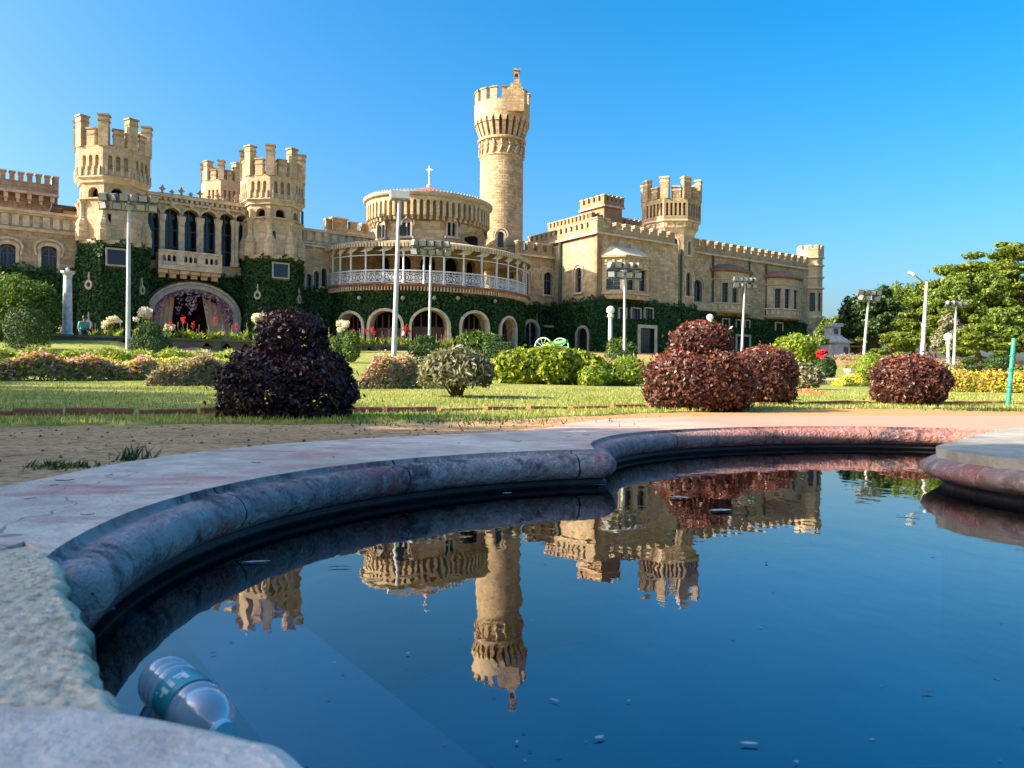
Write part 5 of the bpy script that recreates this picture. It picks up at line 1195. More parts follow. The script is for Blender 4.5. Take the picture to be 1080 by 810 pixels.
# ------------------------------------------------------------------ terrace wall, lamps, planting
def hit_line(px):                                # parameter along the terrace wall line for a photo column
    a,_=un(px,365); return (a*WL0[1]-WL0[0])/(WT[0]-a*WT[1])
WF=Fr(Vector((WL0[0],WL0[1],0)),Vector((WT[0],WT[1],0)),Vector((WT[1],-WT[0],0)))
tl0=hit_line(-60); tl1=hit_line(560); tw_=thing('terrace_wall',WF((tl0+tl1)/2,0,1.9),'mossy grey stone terrace wall pierced with clover holes, flowers along its top','wall')
mb=MB(); seg=3.0; k=int((tl1-tl0)/seg)
for i in range(k):
    a=tl0+i*seg; b=a+seg; hs=[]
    for j in range(3):
        cx=a+seg*(j+.5)/3+.02; cz=2.30
        if j==1 and i%2: continue
        q=[(cx+.165*math.cos(t)*(1+.42*abs(math.cos(2*t))),cz+.165*math.sin(t)*(1+.42*abs(math.cos(2*t)))) for t in np.linspace(0,2*math.pi,25)[:-1]]; hs.append(q)
    mb.panel(WF,[(a,1.6),(b,1.6),(b,2.62),(a,2.62)],hs,0,.22)
build('pierced_wall',mb,M['oldwall'],tw_)
mb=MB()
for i in range(k+1): a=tl0+i*seg; mb.box(WF,a-.2,a+.2,.0,.09,1.6,2.62)
build('piers',mb,M['oldwall'],tw_)
mb=MB(); mb.box(WF,tl0,tl1,-.35,.16,2.622,2.74,1); build('coping',mb,M['oldwall'],tw_)
mb=MB(); mb.box(WF,tl0,tl1,-.5,-.4,1.6,2.6); build('dark_backing',mb,M['dark'],tw_)  # near-black sheet: shade in the clover holes put into its colour
# ---- people on the terrace
def person(base,h,face,shirt,legs,hair,label,arm=.25,crouch=False):
    r=thing('person',base,label,'person'); s=h/1.7
    J=[(0,0,.95),(0,0,1.12),(0,0,1.34),(0,0,1.45),(0,.01,1.56),(.19,0,1.38),(.27,arm*.3,1.12),(.25,arm,.90),(-.19,0,1.38),(-.27,0,1.12),(-.27,.06,.88),(.10,0,.90),(.11,.03,.50),(.11,0,.08),(.11,.12,.03),(-.10,0,.90),(-.11,.01,.50),(-.11,-.02,.08),(-.11,.10,.03),(0,.01,1.66)]
    if crouch:                                # kneeling, knees forward, leaning over the plants
        for i in range(len(J)):
            x,y,z=J[i]
            if i in (0,1,2,3,4,5,6,7,8,9,10,19): J[i]=(x,y+(z-.95)*.35,z-.62)
        for q,sx in ((11,.10),(15,-.10)): J[q]=(sx,0,.30); J[q+1]=(sx*1.3,.34,.20 if sx>0 else .44); J[q+2]=(sx*1.2,-.05 if sx>0 else .30,.07); J[q+3]=(sx*1.2,-.16 if sx>0 else .43,.04)
    E_=[(0,1),(1,2),(2,3),(3,4),(2,5),(5,6),(6,7),(2,8),(8,9),(9,10),(0,11),(11,12),(12,13),(13,14),(0,15),(15,16),(16,17),(17,18),(4,19)]
    Rr=[.135,.125,.145,.055,.085,.065,.048,.035,.065,.048,.035,.085,.06,.045,.035,.085,.06,.045,.035,.08]
    c,sn=math.cos(face),math.sin(face)
    def mk(name,mat,gr,sel):
        idx=sorted({i for e in sel for i in e}); mp={i:k for k,i in enumerate(idx)}
        me=bpy.data.meshes.new(name); me.from_pydata([((J[i][0]*c-J[i][1]*sn)*s,(J[i][0]*sn+J[i][1]*c)*s,J[i][2]*s) for i in idx],[(mp[a],mp[b]) for a,b in sel],[])
        o=bpy.data.objects.new(name,me); COL.objects.link(o); o.parent=r; ORG[o.name]=Vector(base)
        m=o.modifiers.new('skin','SKIN'); o.modifiers.new('sub','SUBSURF').levels=1
        for k,i in enumerate(idx): q=(Rr[i]+gr)*s; me.skin_vertices[0].data[k].radius=(q,q); me.skin_vertices[0].data[k].use_root=(k==0)
        me.materials.append(mat); return o
    mk('body',M['skin'],0,E_)
    mk('shirt',shirt,.018,[(0,1),(1,2),(2,5),(5,6),(2,8),(8,9)]); mk('trousers',legs,.016,[(0,11),(11,12),(12,13),(0,15),(15,16),(16,17)])
    mb=MB(); P=Vector(base)+Vector((0,0,0)); cy_=.22 if crouch else 0; cz_=-.62 if crouch else 0; q=lambda x,y,z: P+Vector(((x*c-(y+cy_)*sn)*s,(x*sn+(y+cy_)*c)*s,(z+cz_)*s))
    mb.lathe(q(0,-.02,1.62),[(.0,.135*s),(.07*s,.125*s),(.105*s,.07*s),(.108*s,.0),(.10*s,-.05*s),(.07*s,-.07*s)],12); build('hair',mb,hair,r)
    mb=MB()
    for sx in (-.032,.032): mb.lathe(q(sx,.085,1.60),[(0,-.011),(.011,0),(0,.011)],6)
    mb.lathe(q(0,.10,1.575),[(0,-.02),(.013,-.012),(0,.03)],6); mb.box(Fr(q(0,.088,1.535),Vector((c,sn,0)),Vector((-sn,c,0))),-.022,.022,0,.006,-.004,.004); build('face',mb,M['bark'],r)
    return r
M['skin']=plain('brown_skin',(.30,.17,.10),.6,.1,10,0,0); M['tealcloth']=plain('teal_cotton',(.05,.30,.33),.9,.15,8,0,0,.1); M['whitecloth']=plain('white_cotton',(.72,.70,.74),.9,.08,8,0,0,.1); M['navy']=plain('dark_blue_cotton',(.02,.03,.07),.9,.2,8,0,0,.1); M['hair']=plain('black_hair',(.008,.007,.007),.5,.2,20,0,0)
def tz(x,y): return terr(x,y)
p=at(87,350,41.5); person((p.x,p.y,tz(p.x,p.y)),1.72,-2.2,M['tealcloth'],M['navy'],M['hair'],'person in a teal shirt crouching among plants behind the terrace wall',.25,True)
p=at(425.5,350,50); person((p.x,p.y,tz(p.x,p.y)),1.22,-1.4,M['whitecloth'],M['navy'],M['skin'],'small person in white among red flowers before the round ballroom')
# ---- lamp posts
def lamp_head(fr,x,z,w=.36,h=.30,d=.30,tilt=.35,par=None,sgn=1):
    yw=random.uniform(-.7,.7); f0=fr; ny=(fr.n*math.cos(yw)+fr.ex*math.sin(yw)); fr=Fr(fr.o,fr.ex*math.cos(yw)-fr.n*math.sin(yw),ny)
    mb=MB(); c=f0.o+f0.ex*x+Vector((0,0,z)); n_=(fr.n*math.cos(tilt)-Vector((0,0,1))*math.sin(tilt)); up=fr.ex.cross(n_); up=up if up.z>0 else -up
    def q(a,b,e): return c+fr.ex*a+n_*b+up*e
    F=[(-w/2,h/2),(w/2,h/2),(w/2,-h/2),(-w/2,-h/2)]; Bk=[(-w*.3,h*.3),(w*.3,h*.3),(w*.3,-h*.3),(-w*.3,-h*.3)]
    f=[q(a,d/2,b) for a,b in F]; m_=[q(a,-d*.05,b) for a,b in F]; bk=[q(a,-d/2,b) for a,b in Bk]
    for i in range(4): j=(i+1)%4; mb.face([f[i],f[j],m_[j],m_[i]][::-1]); mb.face([m_[i],m_[j],bk[j],bk[i]][::-1])
    mb.face(bk[::-1]); mb.mat=1; mb.face([q(a*.9,d*.5-.012,b*.88) for a,b in F]); mb.mat=0
    mb.tube([q(0,-d*.2,-h*.5),q(0,-d*.2,-h*.5-.16)],.025,5)
    return build('floodlight',mb,[M['metal'],M['lens']],par)
def mast(px,pyb,pyt,D,rb,rt,label,rows=((0,4),(.5,4)),span=1.9,lean=0,headw=.36,dirn=None,top=None,dark=False):
    b=at(px,pyb,D); b.z=terr(b.x,b.y); t=at(px,pyt,D); t.x+=0; t=Vector((b.x+lean,b.y,t.z))
    r=thing('lamp_post',b,label,'lamp post'); mb=MB(); mb.tube([b-Vector((0,0,.3)),b+(t-b)*.5,t],[rb,(rb+rt)/2,rt],12); build('pole',mb,M['pole'],r)
    dv=Vector(dirn or (.25,-.97,0)).normalized(); fr=Fr(t,Vector((-dv.y,dv.x,0)),dv)
    if top=='box':
        mb=MB(); mb.box(fr,-.42,.42,-.25,.25,.0,.34); mb.mat=1; mb.box(fr,-.38,.38,-.21,.21,-.05,-.003); build('lamp_head',mb,[M['white'],M['lens']],r)
        mb=MB(); zq=-(pyt-241)*D/FPX*-1; fb=Fr(at(px,241,D)+Vector((lean*.8,0,0)),fr.ex,dv); mb.box(fb,.08,.42,-.12,.16,-.3,.08); mb.box(fb,.1,.36,-.2,-.12,-.18,.2); build('speaker_box',mb,M['black'],r)
        return r
    for dz,n in rows:
        mb=MB(); mb.tube([fr(-span/2,0,-dz),fr(span/2,0,-dz)],.04,6); build('crossbar',mb,M['metal'],r)
        for i in range(n):
            x=-span/2+span*(i+.5)/n; lamp_head(fr,x,.2-dz,headw,headw*.8,headw*.8,random.uniform(.2,.55),r)
    return r
mast(135,368,213,36.5,.11,.075,'pale lamp post with a wide floodlight bar in front of the leftmost tower',((0,6),(.42,5)),2.6,.0,.40)
mast(415,379,210,35,.125,.085,'thick pale lamp post with one boxy head before the round ballroom',top='box',lean=.22)
mast(452.5,366,260,44,.085,.06,'thin lamp post with a double floodlight rack, standing close to the thick boxy-headed one',((0,5),(.5,5)),2.3,.06,.42)
mast(658.5,385,284,36,.075,.05,'lamp post with splayed floodlights before the corner block with a canted bay',((0,5),(.45,4)),1.75,-.02,.34)
mast(782,366,297,62,.11,.075,'lamp post with floodlights before the bowed windows of the right wing',((0,5),(.5,4)),2.2,.25,.40)
mast(909,389,312,42,.09,.05,'leaning lamp post with a floodlight cluster near the small white shrine',((0,4),(.3,3)),1.5,.35,.34)
mast(1005.5,388,323,43,.09,.05,'slim lamp post with a short floodlight bar beneath the spreading tree',((0,4),),1.5,.12,.26)
b=at(971,379,38); b.z=terr(b.x,b.y); t=at(977.5,297,38); r=thing('street_light',b,'tapering concrete post with a curved arm and one street lamp by the trees','street light')
build('concrete_post',MB().tube([b-Vector((0,0,.3)),t],[.135,.07],8),M['pole'],r); e=at(966,291.5,38); build('arm',MB().tube([t-Vector((0,0,.15)),e],.03,6),M['metal'],r)
e2_=at(958.5,287,38); mb=MB(); mb.tube([e,e+(e2_-e)*.35,e2_],[.05,.11,.07],8); mb.mat=1; mb.tube([e+(e2_-e)*.3-Vector((0,0,.06)),e2_-Vector((0,0,.05))],.06,6); build('lamp_head',mb,[M['white'],M['lens']],r)
mb=MB(); q=b+(t-b)*.55; mb.tube([q-Vector((0,0,.08)),q+Vector((0,0,.08))],.125,8); build('clamp_band',mb,M['white'],r)
M['globe']=plain('milky_glass_globe',(.80,.80,.78),.25,.05,3,0,0,.6)
def globe(px,pyb,pyt,D,label,w=.14):
    b=at(px,pyb,D); b.z=terr(b.x,b.y); t=at(px,pyt,D); t.x=b.x; r=thing('globe_lamp',b,label,'globe lamp'); h=t.z-b.z
    build('post',MB().lathe(b,[(w*1.5,-.2),(w*1.5,.25),(w,.3),(w*.85,h-.75),(w*1.5,h-.7),(w*1.4,h-.55),(w*.7,h-.5)],12),M['white'],r)
    build('globe',MB().lathe(b+Vector((0,0,h-.27)),[(.26*math.sin(a)+.001,-.26*math.cos(a)) for a in np.linspace(0,math.pi,11)],16),M['globe'],r)
globe(643.5,372,322.5,48,'white globe lamp on a stout post by the corner block')
globe(748.5,380,331,58,'white globe lamp rising behind the two-tier bronze shrub')
globe(1000,379,351,48,'short white globe lamp beneath the trees on the right',.10)
# old pale column at the left end of the terrace
p=at(71,353,39); p.z=2.6; t=at(69,284,39); r=thing('stone_pillar',p,'lone weathered white pillar standing at the left end of the terrace wall','pillar'); h=t.z-p.z
M['marble']=plain('weathered_white_stone',(.52,.53,.54),.8,.3,4,0,.3,.2)
build('shaft',MB().lathe(p,[(.30,-.1),(.30,.2),(.235,.28),(.19,h-.35),(.21,h-.3)],14),M['marble'],r); mb=MB(); mb.lathe(p+Vector((0,0,h-.3)),[(.2,0),(.33,.1),(.35,.2),(.22,.22),(.0,.22)],8); mb.lathe(p+Vector((0,0,h-.09)),[(.05,0),(.11,.1),(.0,.2)],8); build('capital',mb,M['marble'],r)
# green metal post leaning at the right of the lawn
b=gat(1062,428); D=b.y; t=at(1069.5,357,D); r=thing('metal_post',b,'leaning teal green metal post at the right edge of the lawn','post'); build('tube',MB().tube([b-Vector((0,0,.2)),t],.036,10),M['greenpaint'],r)
mb=MB()
for f in (.28,.52,.55,.74): q=b+(t-b)*f; mb.tube([q-(t-b)*.008,q+(t-b)*.008],.046,8)
build('wire_ties',mb,M['greenpaint'],r)
# ---- kerb bricks edging the lawn: each laid end to end, some sunk or tilted
proto=None; n_k=0
line=[(a,b) for a,b in zip(kerb,kerb[1:])]; x=kerb[0].x
random.seed(3); first=True
while x<kerb[-1].x and n_k<70:
    L=random.choice([.30,.42,.5,.46]); y=yk(kerb,x+L/2); dy=yk(kerb,x+L)-yk(kerb,x); 
    if proto is None:
        mb=MB(); bm=None; fr=Fr((0,0,0),(1,0,0),(0,-1,0)); c=[(-.5,-.035),(.5,-.035),(.5,.035),(-.5,.035)]
        for z0,z1,g0,g1 in ((-.05,.050,0,0),(.050,.060,0,.012)):
            for i in range(4):
                a_,b_=c[i],c[(i+1)%4]; s0_=lambda q,g:(q[0]*(1-g*2),q[1]*(1-g*14))
                mb.face([(*s0_(a_,g0),z0),(*s0_(b_,g0),z0),(*s0_(b_,g1),z1),(*s0_(a_,g1),z1)])
        mb.face([(*s0_(q,.012),.060) for q in c]); proto=build('kerb_brick',mb,M['redbrick']); o=proto
    else: o=proto.copy(); COL.objects.link(o)
    left_=x<-1.2
    tag(o,'worn red brick laid in the long kerb edging the lawn','kerb brick','red kerb bricks along the lawn edge')
    o.location=(x+L/2,y+random.uniform(-.015,.015),terr(x+L/2,y)+(random.uniform(-.008,.010) if left_ else random.uniform(-.022,.002))); o.scale=(L+.05,1.1,1); o.rotation_euler=(random.uniform(-.06,.06),random.uniform(-.03,.03),math.atan2(dy,L)+random.uniform(-.03,.03)); n_k+=1
    x+=L+random.choice([.004,.008,.008,.03])
# ------------------------------------------------------------------ shrubs
M['purple']=leafmat('purple_shrub_leaves',[(0,(.010,.005,.008)),(.5,(.026,.011,.016)),(.85,(.07,.024,.032)),(1,(.24,.06,.085))],.45,.22,.4)
M['bronze']=leafmat('bronze_shrub_leaves',[(0,(.035,.015,.011)),(.4,(.115,.043,.030)),(.75,(.26,.095,.060)),(.93,(.37,.19,.11)),(1,(.50,.11,.13))],.4,.25,.5)
M['golden']=leafmat('golden_hedge_leaves',[(0,(.06,.11,.012)),(.45,(.22,.29,.02)),(.8,(.38,.43,.03)),(1,(.50,.50,.08))],.45,.4,.4)
M['lime']=leafmat('lime_green_leaves',[(0,(.10,.16,.02)),(.5,(.24,.33,.04)),(1,(.40,.46,.07))],.5,.4)
M['dryleaf']=leafmat('grey_green_dry_leaves',[(0,(.08,.08,.045)),(.45,(.21,.205,.115)),(.8,(.34,.315,.19)),(.94,(.44,.42,.28)),(1,(.17,.26,.06))],.6,.25)
M['topiary']=leafmat('topiary_leaves',[(0,(.010,.028,.007)),(.5,(.025,.065,.012)),(.9,(.06,.125,.02)),(1,(.12,.19,.035))],.6,.14)
M['midgreen']=leafmat('mid_green_leaves',[(0,(.025,.06,.012)),(.5,(.07,.13,.022)),(.88,(.15,.23,.04)),(1,(.28,.36,.08))],.5,.35)
M['straw']=leafmat('straw_coloured_stalks',[(0,(.14,.13,.05)),(.5,(.34,.29,.15)),(.85,(.50,.42,.25)),(1,(.55,.34,.30))],.7,.35)
def sup(dirs,p): return 1/np.power((np.abs(dirs)**p).sum(1),1/p)
def cloud(lobes,n,depth=.32,low=-.98):
    """leaf points and outward normals for a clipped shrub: lobes of (cx,cy,cz,rx,ry,rz,power)"""
    P=[];Nn=[]; ar=[l[3]*l[4]+l[3]*l[5]+l[4]*l[5] for l in lobes]; tot=sum(ar)
    for l,a in zip(lobes,ar):
        k=int(n*a/tot); d=RNG.normal(0,1,(k,3)); d/=np.linalg.norm(d,axis=1)[:,None]; d[:,2]=np.where(d[:,2]<low,-d[:,2],d[:,2])
        pw=l[6]; r=sup(d,pw)*(1+.065*np.sin(d[:,0]*5+l[0]*9)*np.sin(d[:,1]*5+1)+.05*np.sin(d[:,2]*8+d[:,0]*9)+.03*np.sin(d[:,0]*19+d[:,2]*17+d[:,1]*15))
        f=1-depth*RNG.random(k)**2.2; f+=np.where(RNG.random(k)<.07,RNG.random(k)**2*.22,0)
        R3=np.array(l[3:6]); q=d*r[:,None]*f[:,None]*R3; g=np.sign(d*r[:,None])*np.abs(d*r[:,None])**(pw-1)/R3; g/=np.linalg.norm(g,axis=1)[:,None]+1e-9
        P.append(q+np.array(l[:3])); Nn.append(g)
    return np.concatenate(P),np.concatenate(Nn)
def twigs(par,base,lobes,n=9,r=.012,mat='bark'):
    mb=MB()
    for k in range(n):
        l=random.choice(lobes); e=Vector((l[0]+random.uniform(-.6,.6)*l[3],l[1]+random.uniform(-.6,.6)*l[4],l[2]+random.uniform(-.2,.5)*l[5])); s_=Vector((base[0]+random.uniform(-.06,.06),base[1]+random.uniform(-.06,.06),base[2]-.05)); m_=(s_+e)/2+Vector((random.uniform(-.05,.05),random.uniform(-.05,.05),.05)); mb.tube([s_,m_,e],[r,r*.7,r*.3],5)
    return build('stems',mb,M[mat],par)
def shrub(name,label,cat,base,lobes,n,size,mat,asp=.6,jit=.6,depth=.32,low=-.98,group=None,fold=.06,twig=9,tr=.012,tip=0):
    base=Vector(base); L=[(base.x+l[0],base.y+l[1],base.z+l[2],*l[3:]) for l in lobes]
    r=thing(name,base,label,cat,group); P,Nn=cloud(L,n,depth,low); ok=P[:,2]>base.z-.02; P=P[ok];Nn=Nn[ok]
    rn=RNG.random(len(P))
    if tip: rn=np.clip(rn*(1-tip*.5)+tip*np.clip(Nn[:,2],0,1)**2*RNG.random(len(P)),0,1)   # redder tops: fresh growth on bronze, sunlit pink painted into the purple leaves
    leaves('leaves',P,Nn,size,size*asp,M[mat] if isinstance(mat,str) else mat,r,jit,rn,fold=fold)
    if twig: twigs(r,base,L,twig,tr)
    return r
def pw(px,D): return px*D/FPX                    # width in metres of a span of photo columns
b=gat(303,444); D=b.y+.42; b=Vector((at(304,440,D).x,D,terr(0,D))); k=D/FPX
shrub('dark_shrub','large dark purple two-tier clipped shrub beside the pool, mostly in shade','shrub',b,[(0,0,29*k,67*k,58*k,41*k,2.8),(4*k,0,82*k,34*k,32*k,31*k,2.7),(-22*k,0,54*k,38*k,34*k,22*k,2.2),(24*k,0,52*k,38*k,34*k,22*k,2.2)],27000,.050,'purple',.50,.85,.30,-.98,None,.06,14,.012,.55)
b=gat(738,434.5); D=b.y+.6; b=Vector((at(736,430,D).x,D,terr(2,D))); k=D/FPX
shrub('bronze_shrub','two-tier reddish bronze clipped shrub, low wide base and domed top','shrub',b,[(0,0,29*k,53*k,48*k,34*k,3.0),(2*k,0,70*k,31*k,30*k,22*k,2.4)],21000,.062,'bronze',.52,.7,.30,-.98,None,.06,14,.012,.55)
b=gat(808,429); D=b.y+.7; b=Vector((at(806,427,D).x,D,terr(3.5,D))); k=D/FPX
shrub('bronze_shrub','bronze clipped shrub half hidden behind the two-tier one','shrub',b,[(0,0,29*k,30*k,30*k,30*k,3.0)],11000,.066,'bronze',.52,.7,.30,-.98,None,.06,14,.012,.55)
b=gat(959,429.5); D=b.y+.6; b=Vector((at(959,427,D).x,D,terr(6,D))); k=D/FPX
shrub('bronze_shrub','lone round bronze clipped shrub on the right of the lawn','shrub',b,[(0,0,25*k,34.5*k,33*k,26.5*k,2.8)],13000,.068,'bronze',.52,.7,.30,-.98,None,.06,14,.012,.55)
b=gat(482,421.5); D=b.y+.6; b=Vector((at(482,418,D).x,D,terr(-1,D))); k=D/FPX
shrub('straggly_shrub','loose grey green half dry shrub standing alone in mid lawn','shrub',b,[(0,0,25*k,38*k,36*k,27*k,2.1),(-14*k,0,22*k,27*k,26*k,20*k,2.0),(13*k,0,26*k,24*k,26*k,20*k,2.0)],4600,.13,'dryleaf',.30,1.0,.55,-.5,None,.04,40,.014)
b=gat(582,407); D=b.y+1.1; b=Vector((at(583,405,D).x,D,terr(1,D))); k=D/FPX
shrub('golden_hedge','long rounded golden yellow and green hedge left of the two-tier bronze shrub','hedge',b,[(-34*k,0,16*k,27*k,24*k,20*k,2.6),(-4*k,0,18*k,28*k,26*k,21*k,2.6),(28*k,.2,16*k,31*k,24*k,18*k,2.6),(8*k,.1,26*k,24*k,20*k,12*k,2.2)],11500,.15,'golden',.72,.75,.35,-.9,None,.05,14,.02)
b=gat(628,408); D=b.y+.5; b=Vector((at(627,405,D).x,D,terr(2,D))); k=D/FPX
shrub('lime_bush','small lime green bush in front of the right end of the golden hedge','bush',b,[(0,0,9*k,17*k,14*k,13*k,2)],2400,.11,'lime',.6,.8,.5)
b=gat(655,408); D=b.y+.7; b=Vector((at(656,406,D).x,D,terr(3,D))); k=D/FPX
shrub('lime_bush','low feathery lime bush tucked left of the two-tier bronze shrub','bush',b,[(0,0,12*k,28*k,20*k,13*k,2),(8*k,.3,20*k,18*k,18*k,12*k,2)],3600,.12,'lime',.4,.9,.5)
# topiary tiers
def topiary(name,label,px,pyb,D,tiers,n,mat='topiary',size=.085):
    b=at(px,pyb,D); b.z=terr(b.x,b.y); lob=[]
    for x0,x1,y0,y1,p in tiers:
        c=at((x0+x1)/2,(y0+y1)/2,D); lob.append((c.x-b.x,0,max(.05,c.z-b.z),pw(x1-x0,D)/2,pw(x1-x0,D)/2,pw(y1-y0,D)/2*1.04,p))
    lob.insert(0,(0,0,max(.05,lob[0][2]*.5),lob[0][3]*.55,lob[0][4]*.55,lob[0][2]*.6,2)) if lob[0][2]-lob[0][5]>.25 else None
    return shrub(name,label,'topiary',b,lob,n,size,mat,.6,.45,.2,-.98,None,.05,5,.03)
topiary('tiered_topiary','dark clipped topiary like a tapered pot with a smaller tier on top',158,380,33,[(139,177,354,380,4),(147,169,341,354,3.5)],6500)
topiary('column_topiary','dark column topiary with a sunlit left edge at the far left',28,372,33,[(10,48,326,374,3)],6500)
topiary('tiered_topiary','stepped three-tier topiary beside the thick lamp post',446,394,31,[(425,452,373,394,4),(431,464,362,373,4),(440,459,354,362,3.5)],6000)
topiary('round_topiary','small pale round topiary right of the big dark shrub',354,379,33,[(345,363,357,379,2.5)],2200,'midgreen')
topiary('column_topiary','small leafy column topiary right of the big dark shrub',371,380,32,[(362,380,350,380,2.6)],2600,'midgreen')
topiary('box_topiary','low square clipped topiary with a small knob left of the golden hedge',526,381,34,[(510,543,361,381,5),(519,531,354,362,3)],4200)
topiary('pot_topiary','small barrel topiary topped by red flowers near the white shrine',871,397,27,[(863,880,378,398,4)],2600)
topiary('box_topiary','dark square topiary behind the low lime bush',655,384,36,[(644,669,370,384,4)],2500)
topiary('round_topiary','yellow green rounded topiary left of the lone round bronze shrub',917,400,26,[(905,932,374,400,2.6)],4200,'lime')
topiary('tiered_topiary','flat tiered topiary behind the orange flower bed',1022,392,32,[(1012,1033,384,392,3),(1015,1030,377,383,3)],2600)
topiary('round_topiary','dark rounded topiary left of the leaning green post',1052,398,27,[(1040,1066,375,398,2.6)],3400)
def bush(label,px,pyb,D,rx,ry_px,n,mat,size,jit=.9,dep=.6,name='leafy_bush'):
    b=at(px,pyb,D); b.z=terr(b.x,b.y); k=D/FPX; lob=[(0,0,ry_px*.5*k,rx*k,rx*k*.9,ry_px*.52*k,2.1)]
    for i in range(6): a=random.uniform(0,6.28); lob.append((math.cos(a)*rx*k*.5,math.sin(a)*rx*k*.5,ry_px*k*random.uniform(.35,.8),rx*k*.5,rx*k*.5,ry_px*k*.26,2))
    return shrub(name,label,'bush',b,lob,n,size,mat,.5,jit,dep,-.9,None,.05,14,.03)
bush('round bright green bush before the right end of the round ballroom',505,370,41,24,32,5200,'midgreen',.2)
bush('upright green bush beside the globe lamp and corner block',655,374,45,16,28,2600,'midgreen',.22)
bush('bright green spreading bush below the corner turret of the right wing',838,390,34,25,44,5500,'lime',.2)
bush('grey dry shrub at the foot of the bright spreading bush',851,413,20,16,27,2400,'dryleaf',.13,1.0)
bush('low round dark bush against the wall under the right tower',712,372,60,11,12,900,'topiary',.2)
bush('big sprawling green bush at the far left before the palace wall',8,362,37,42,74,9000,'midgreen',.19,.95,.5)
bush('smaller green bush leaning towards the white pillar',45,362,38,17,60,3400,'midgreen',.19,.95,.5)
bush('pale hazy bush under the tall concrete street light',1000,388,40,20,16,2600,'dryleaf',.18)
bush('low leafy bush among the reeds behind the lone bronze shrub',985,384,36,10,14,1500,'midgreen',.16)
bush('leafy green bush at the right end of the orange bed',1078,392,30,14,22,2200,'midgreen',.16)
# ---- flower beds
M['pinkfl']=leafmat('pink_and_salmon_petals',[(0,(.55,.13,.18)),(.5,(.72,.29,.28)),(.85,(.76,.48,.36)),(1,(.80,.66,.48))],.7,.3)
M['yellowfl']=leafmat('yellow_petals',[(0,(.62,.42,.02)),(.6,(.75,.60,.04)),(1,(.78,.70,.2))],.7,.3)
M['orangefl']=leafmat('orange_and_red_petals',[(0,(.62,.07,.05)),(.35,(.72,.18,.08)),(.7,(.78,.34,.04)),(1,(.78,.45,.3))],.7,.3)
M['redfl']=leafmat('red_petals',[(0,(.45,.015,.03)),(1,(.75,.06,.10))],.6,.3)
M['whitefl']=leafmat('white_petals',[(0,(.62,.58,.55)),(.7,(.80,.78,.76)),(1,(.80,.60,.62))],.6,.35)
def bed(label,pts,depth,h,n,fol,flw,nf,size=.10,fsize=.07,name='flower_bed',blade=False,seed=1,hump=1.0):
    rs=np.random.default_rng(seed); A_=[gat(*p) for p in pts]; ln=np.cumsum([0]+[(b-a).length for a,b in zip(A_,A_[1:])]); tot=ln[-1]
    c=sum(A_,Vector())/len(A_); r=thing(name,Vector((c.x,c.y+depth/2,terr(c.x,c.y+depth/2))),label,'flower bed')
    def pos(n_,top):
        u=rs.random(n_)*tot; v=rs.random(n_); i=np.clip(np.searchsorted(ln,u)-1,0,len(A_)-2); f=(u-ln[i])/(ln[i+1]-ln[i])
        X=np.array([A_[j].x+(A_[j+1].x-A_[j].x)*g for j,g in zip(i,f)]); Y=np.array([A_[j].y+(A_[j+1].y-A_[j].y)*g for j,g in zip(i,f)])+v*depth
        e=np.minimum(1,np.minimum(v*depth/.35,np.minimum(u/.4,(tot-u)/.4)))**.6
        H=h*(.72+.2*np.sin(X*2.3+seed)*np.sin(Y*1.9)+.16*np.sin(X*6.1+Y*3)+.1*rs.normal(size=n_)*hump)*e
        Z0=np.array([terr(x,y) for x,y in zip(X,Y)]); z=H*(1-.75*rs.random(n_)**(2.2 if top<1 else 2.0)) if top<1 else H*(1+.07*rs.normal(size=n_))
        return np.stack([X,Y,Z0+np.maximum(.01,z)],1)
    P=pos(n,.5); Nn=np.tile(np.array([[-.2,-.6,.8]]),(n,1)); leaves('foliage',P,Nn,size,size*(.22 if blade else .5),M[fol],r,.9)
    for fm,k in (flw if isinstance(flw,list) else [(flw,nf)]):
        P=pos(k,1); leaves('blossoms',P,np.tile(np.array([[-.2,-.5,.8]]),(k,1)),fsize,fsize*.8,M[fm],r,.6)
    return r
bed('mixed bed of pink and salmon flowers with dark stems along the left lawn',[(-60,403),(60,402.5),(120,402),(152,402)],1.5,.46,7000,'lime',[('pinkfl',5600),('yellowfl',900)],0,.11,.065,seed=2)
bed('band of yellow flowers and fresh green growth behind the pink bed on the left',[(-70,392),(60,391),(140,389),(235,388)],2.2,.26,5500,'lime',[('yellowfl',1500),('pinkfl',500)],0,.15,.075,seed=3,blade=True)
bed('straw coloured dry mound with a few pink blooms left of the dark shrub',[(150,408),(190,408),(245,407)],1.7,.60,8500,'straw',[('pinkfl',420)],0,.14,.06,blade=True,seed=4)
bed('wild grass and weeds at the foot of the terrace wall',[(-80,383),(60,383),(160,384),(320,386)],3.0,.42,7500,'lime',[('straw',900)],0,.26,.09,blade=True,seed=5)
bed('dry pinkish mound of flowers between the dark shrub and stepped topiary',[(372,411),(410,411),(442,410)],2.2,.62,8500,'straw',[('pinkfl',1300),('yellowfl',250)],0,.14,.065,blade=True,seed=6)
bed('small patch of pink flowers left of the golden hedge',[(500,395),(528,395)],1.2,.45,2200,'midgreen',[('pinkfl',900)],0,.12,.07,seed=7)
bed('scrubby green growth behind the straggly shrub',[(436,401),(470,401),(512,400)],1.4,.5,3600,'midgreen',[('straw',400)],0,.15,.07,seed=14)
bed('bright yellow and orange flower bed with red tops along the right lawn',[(992,413.5),(1030,414),(1070,415),(1130,417)],2.2,.58,9000,'lime',[('yellowfl',3800),('orangefl',3600)],0,.12,.075,seed=8)
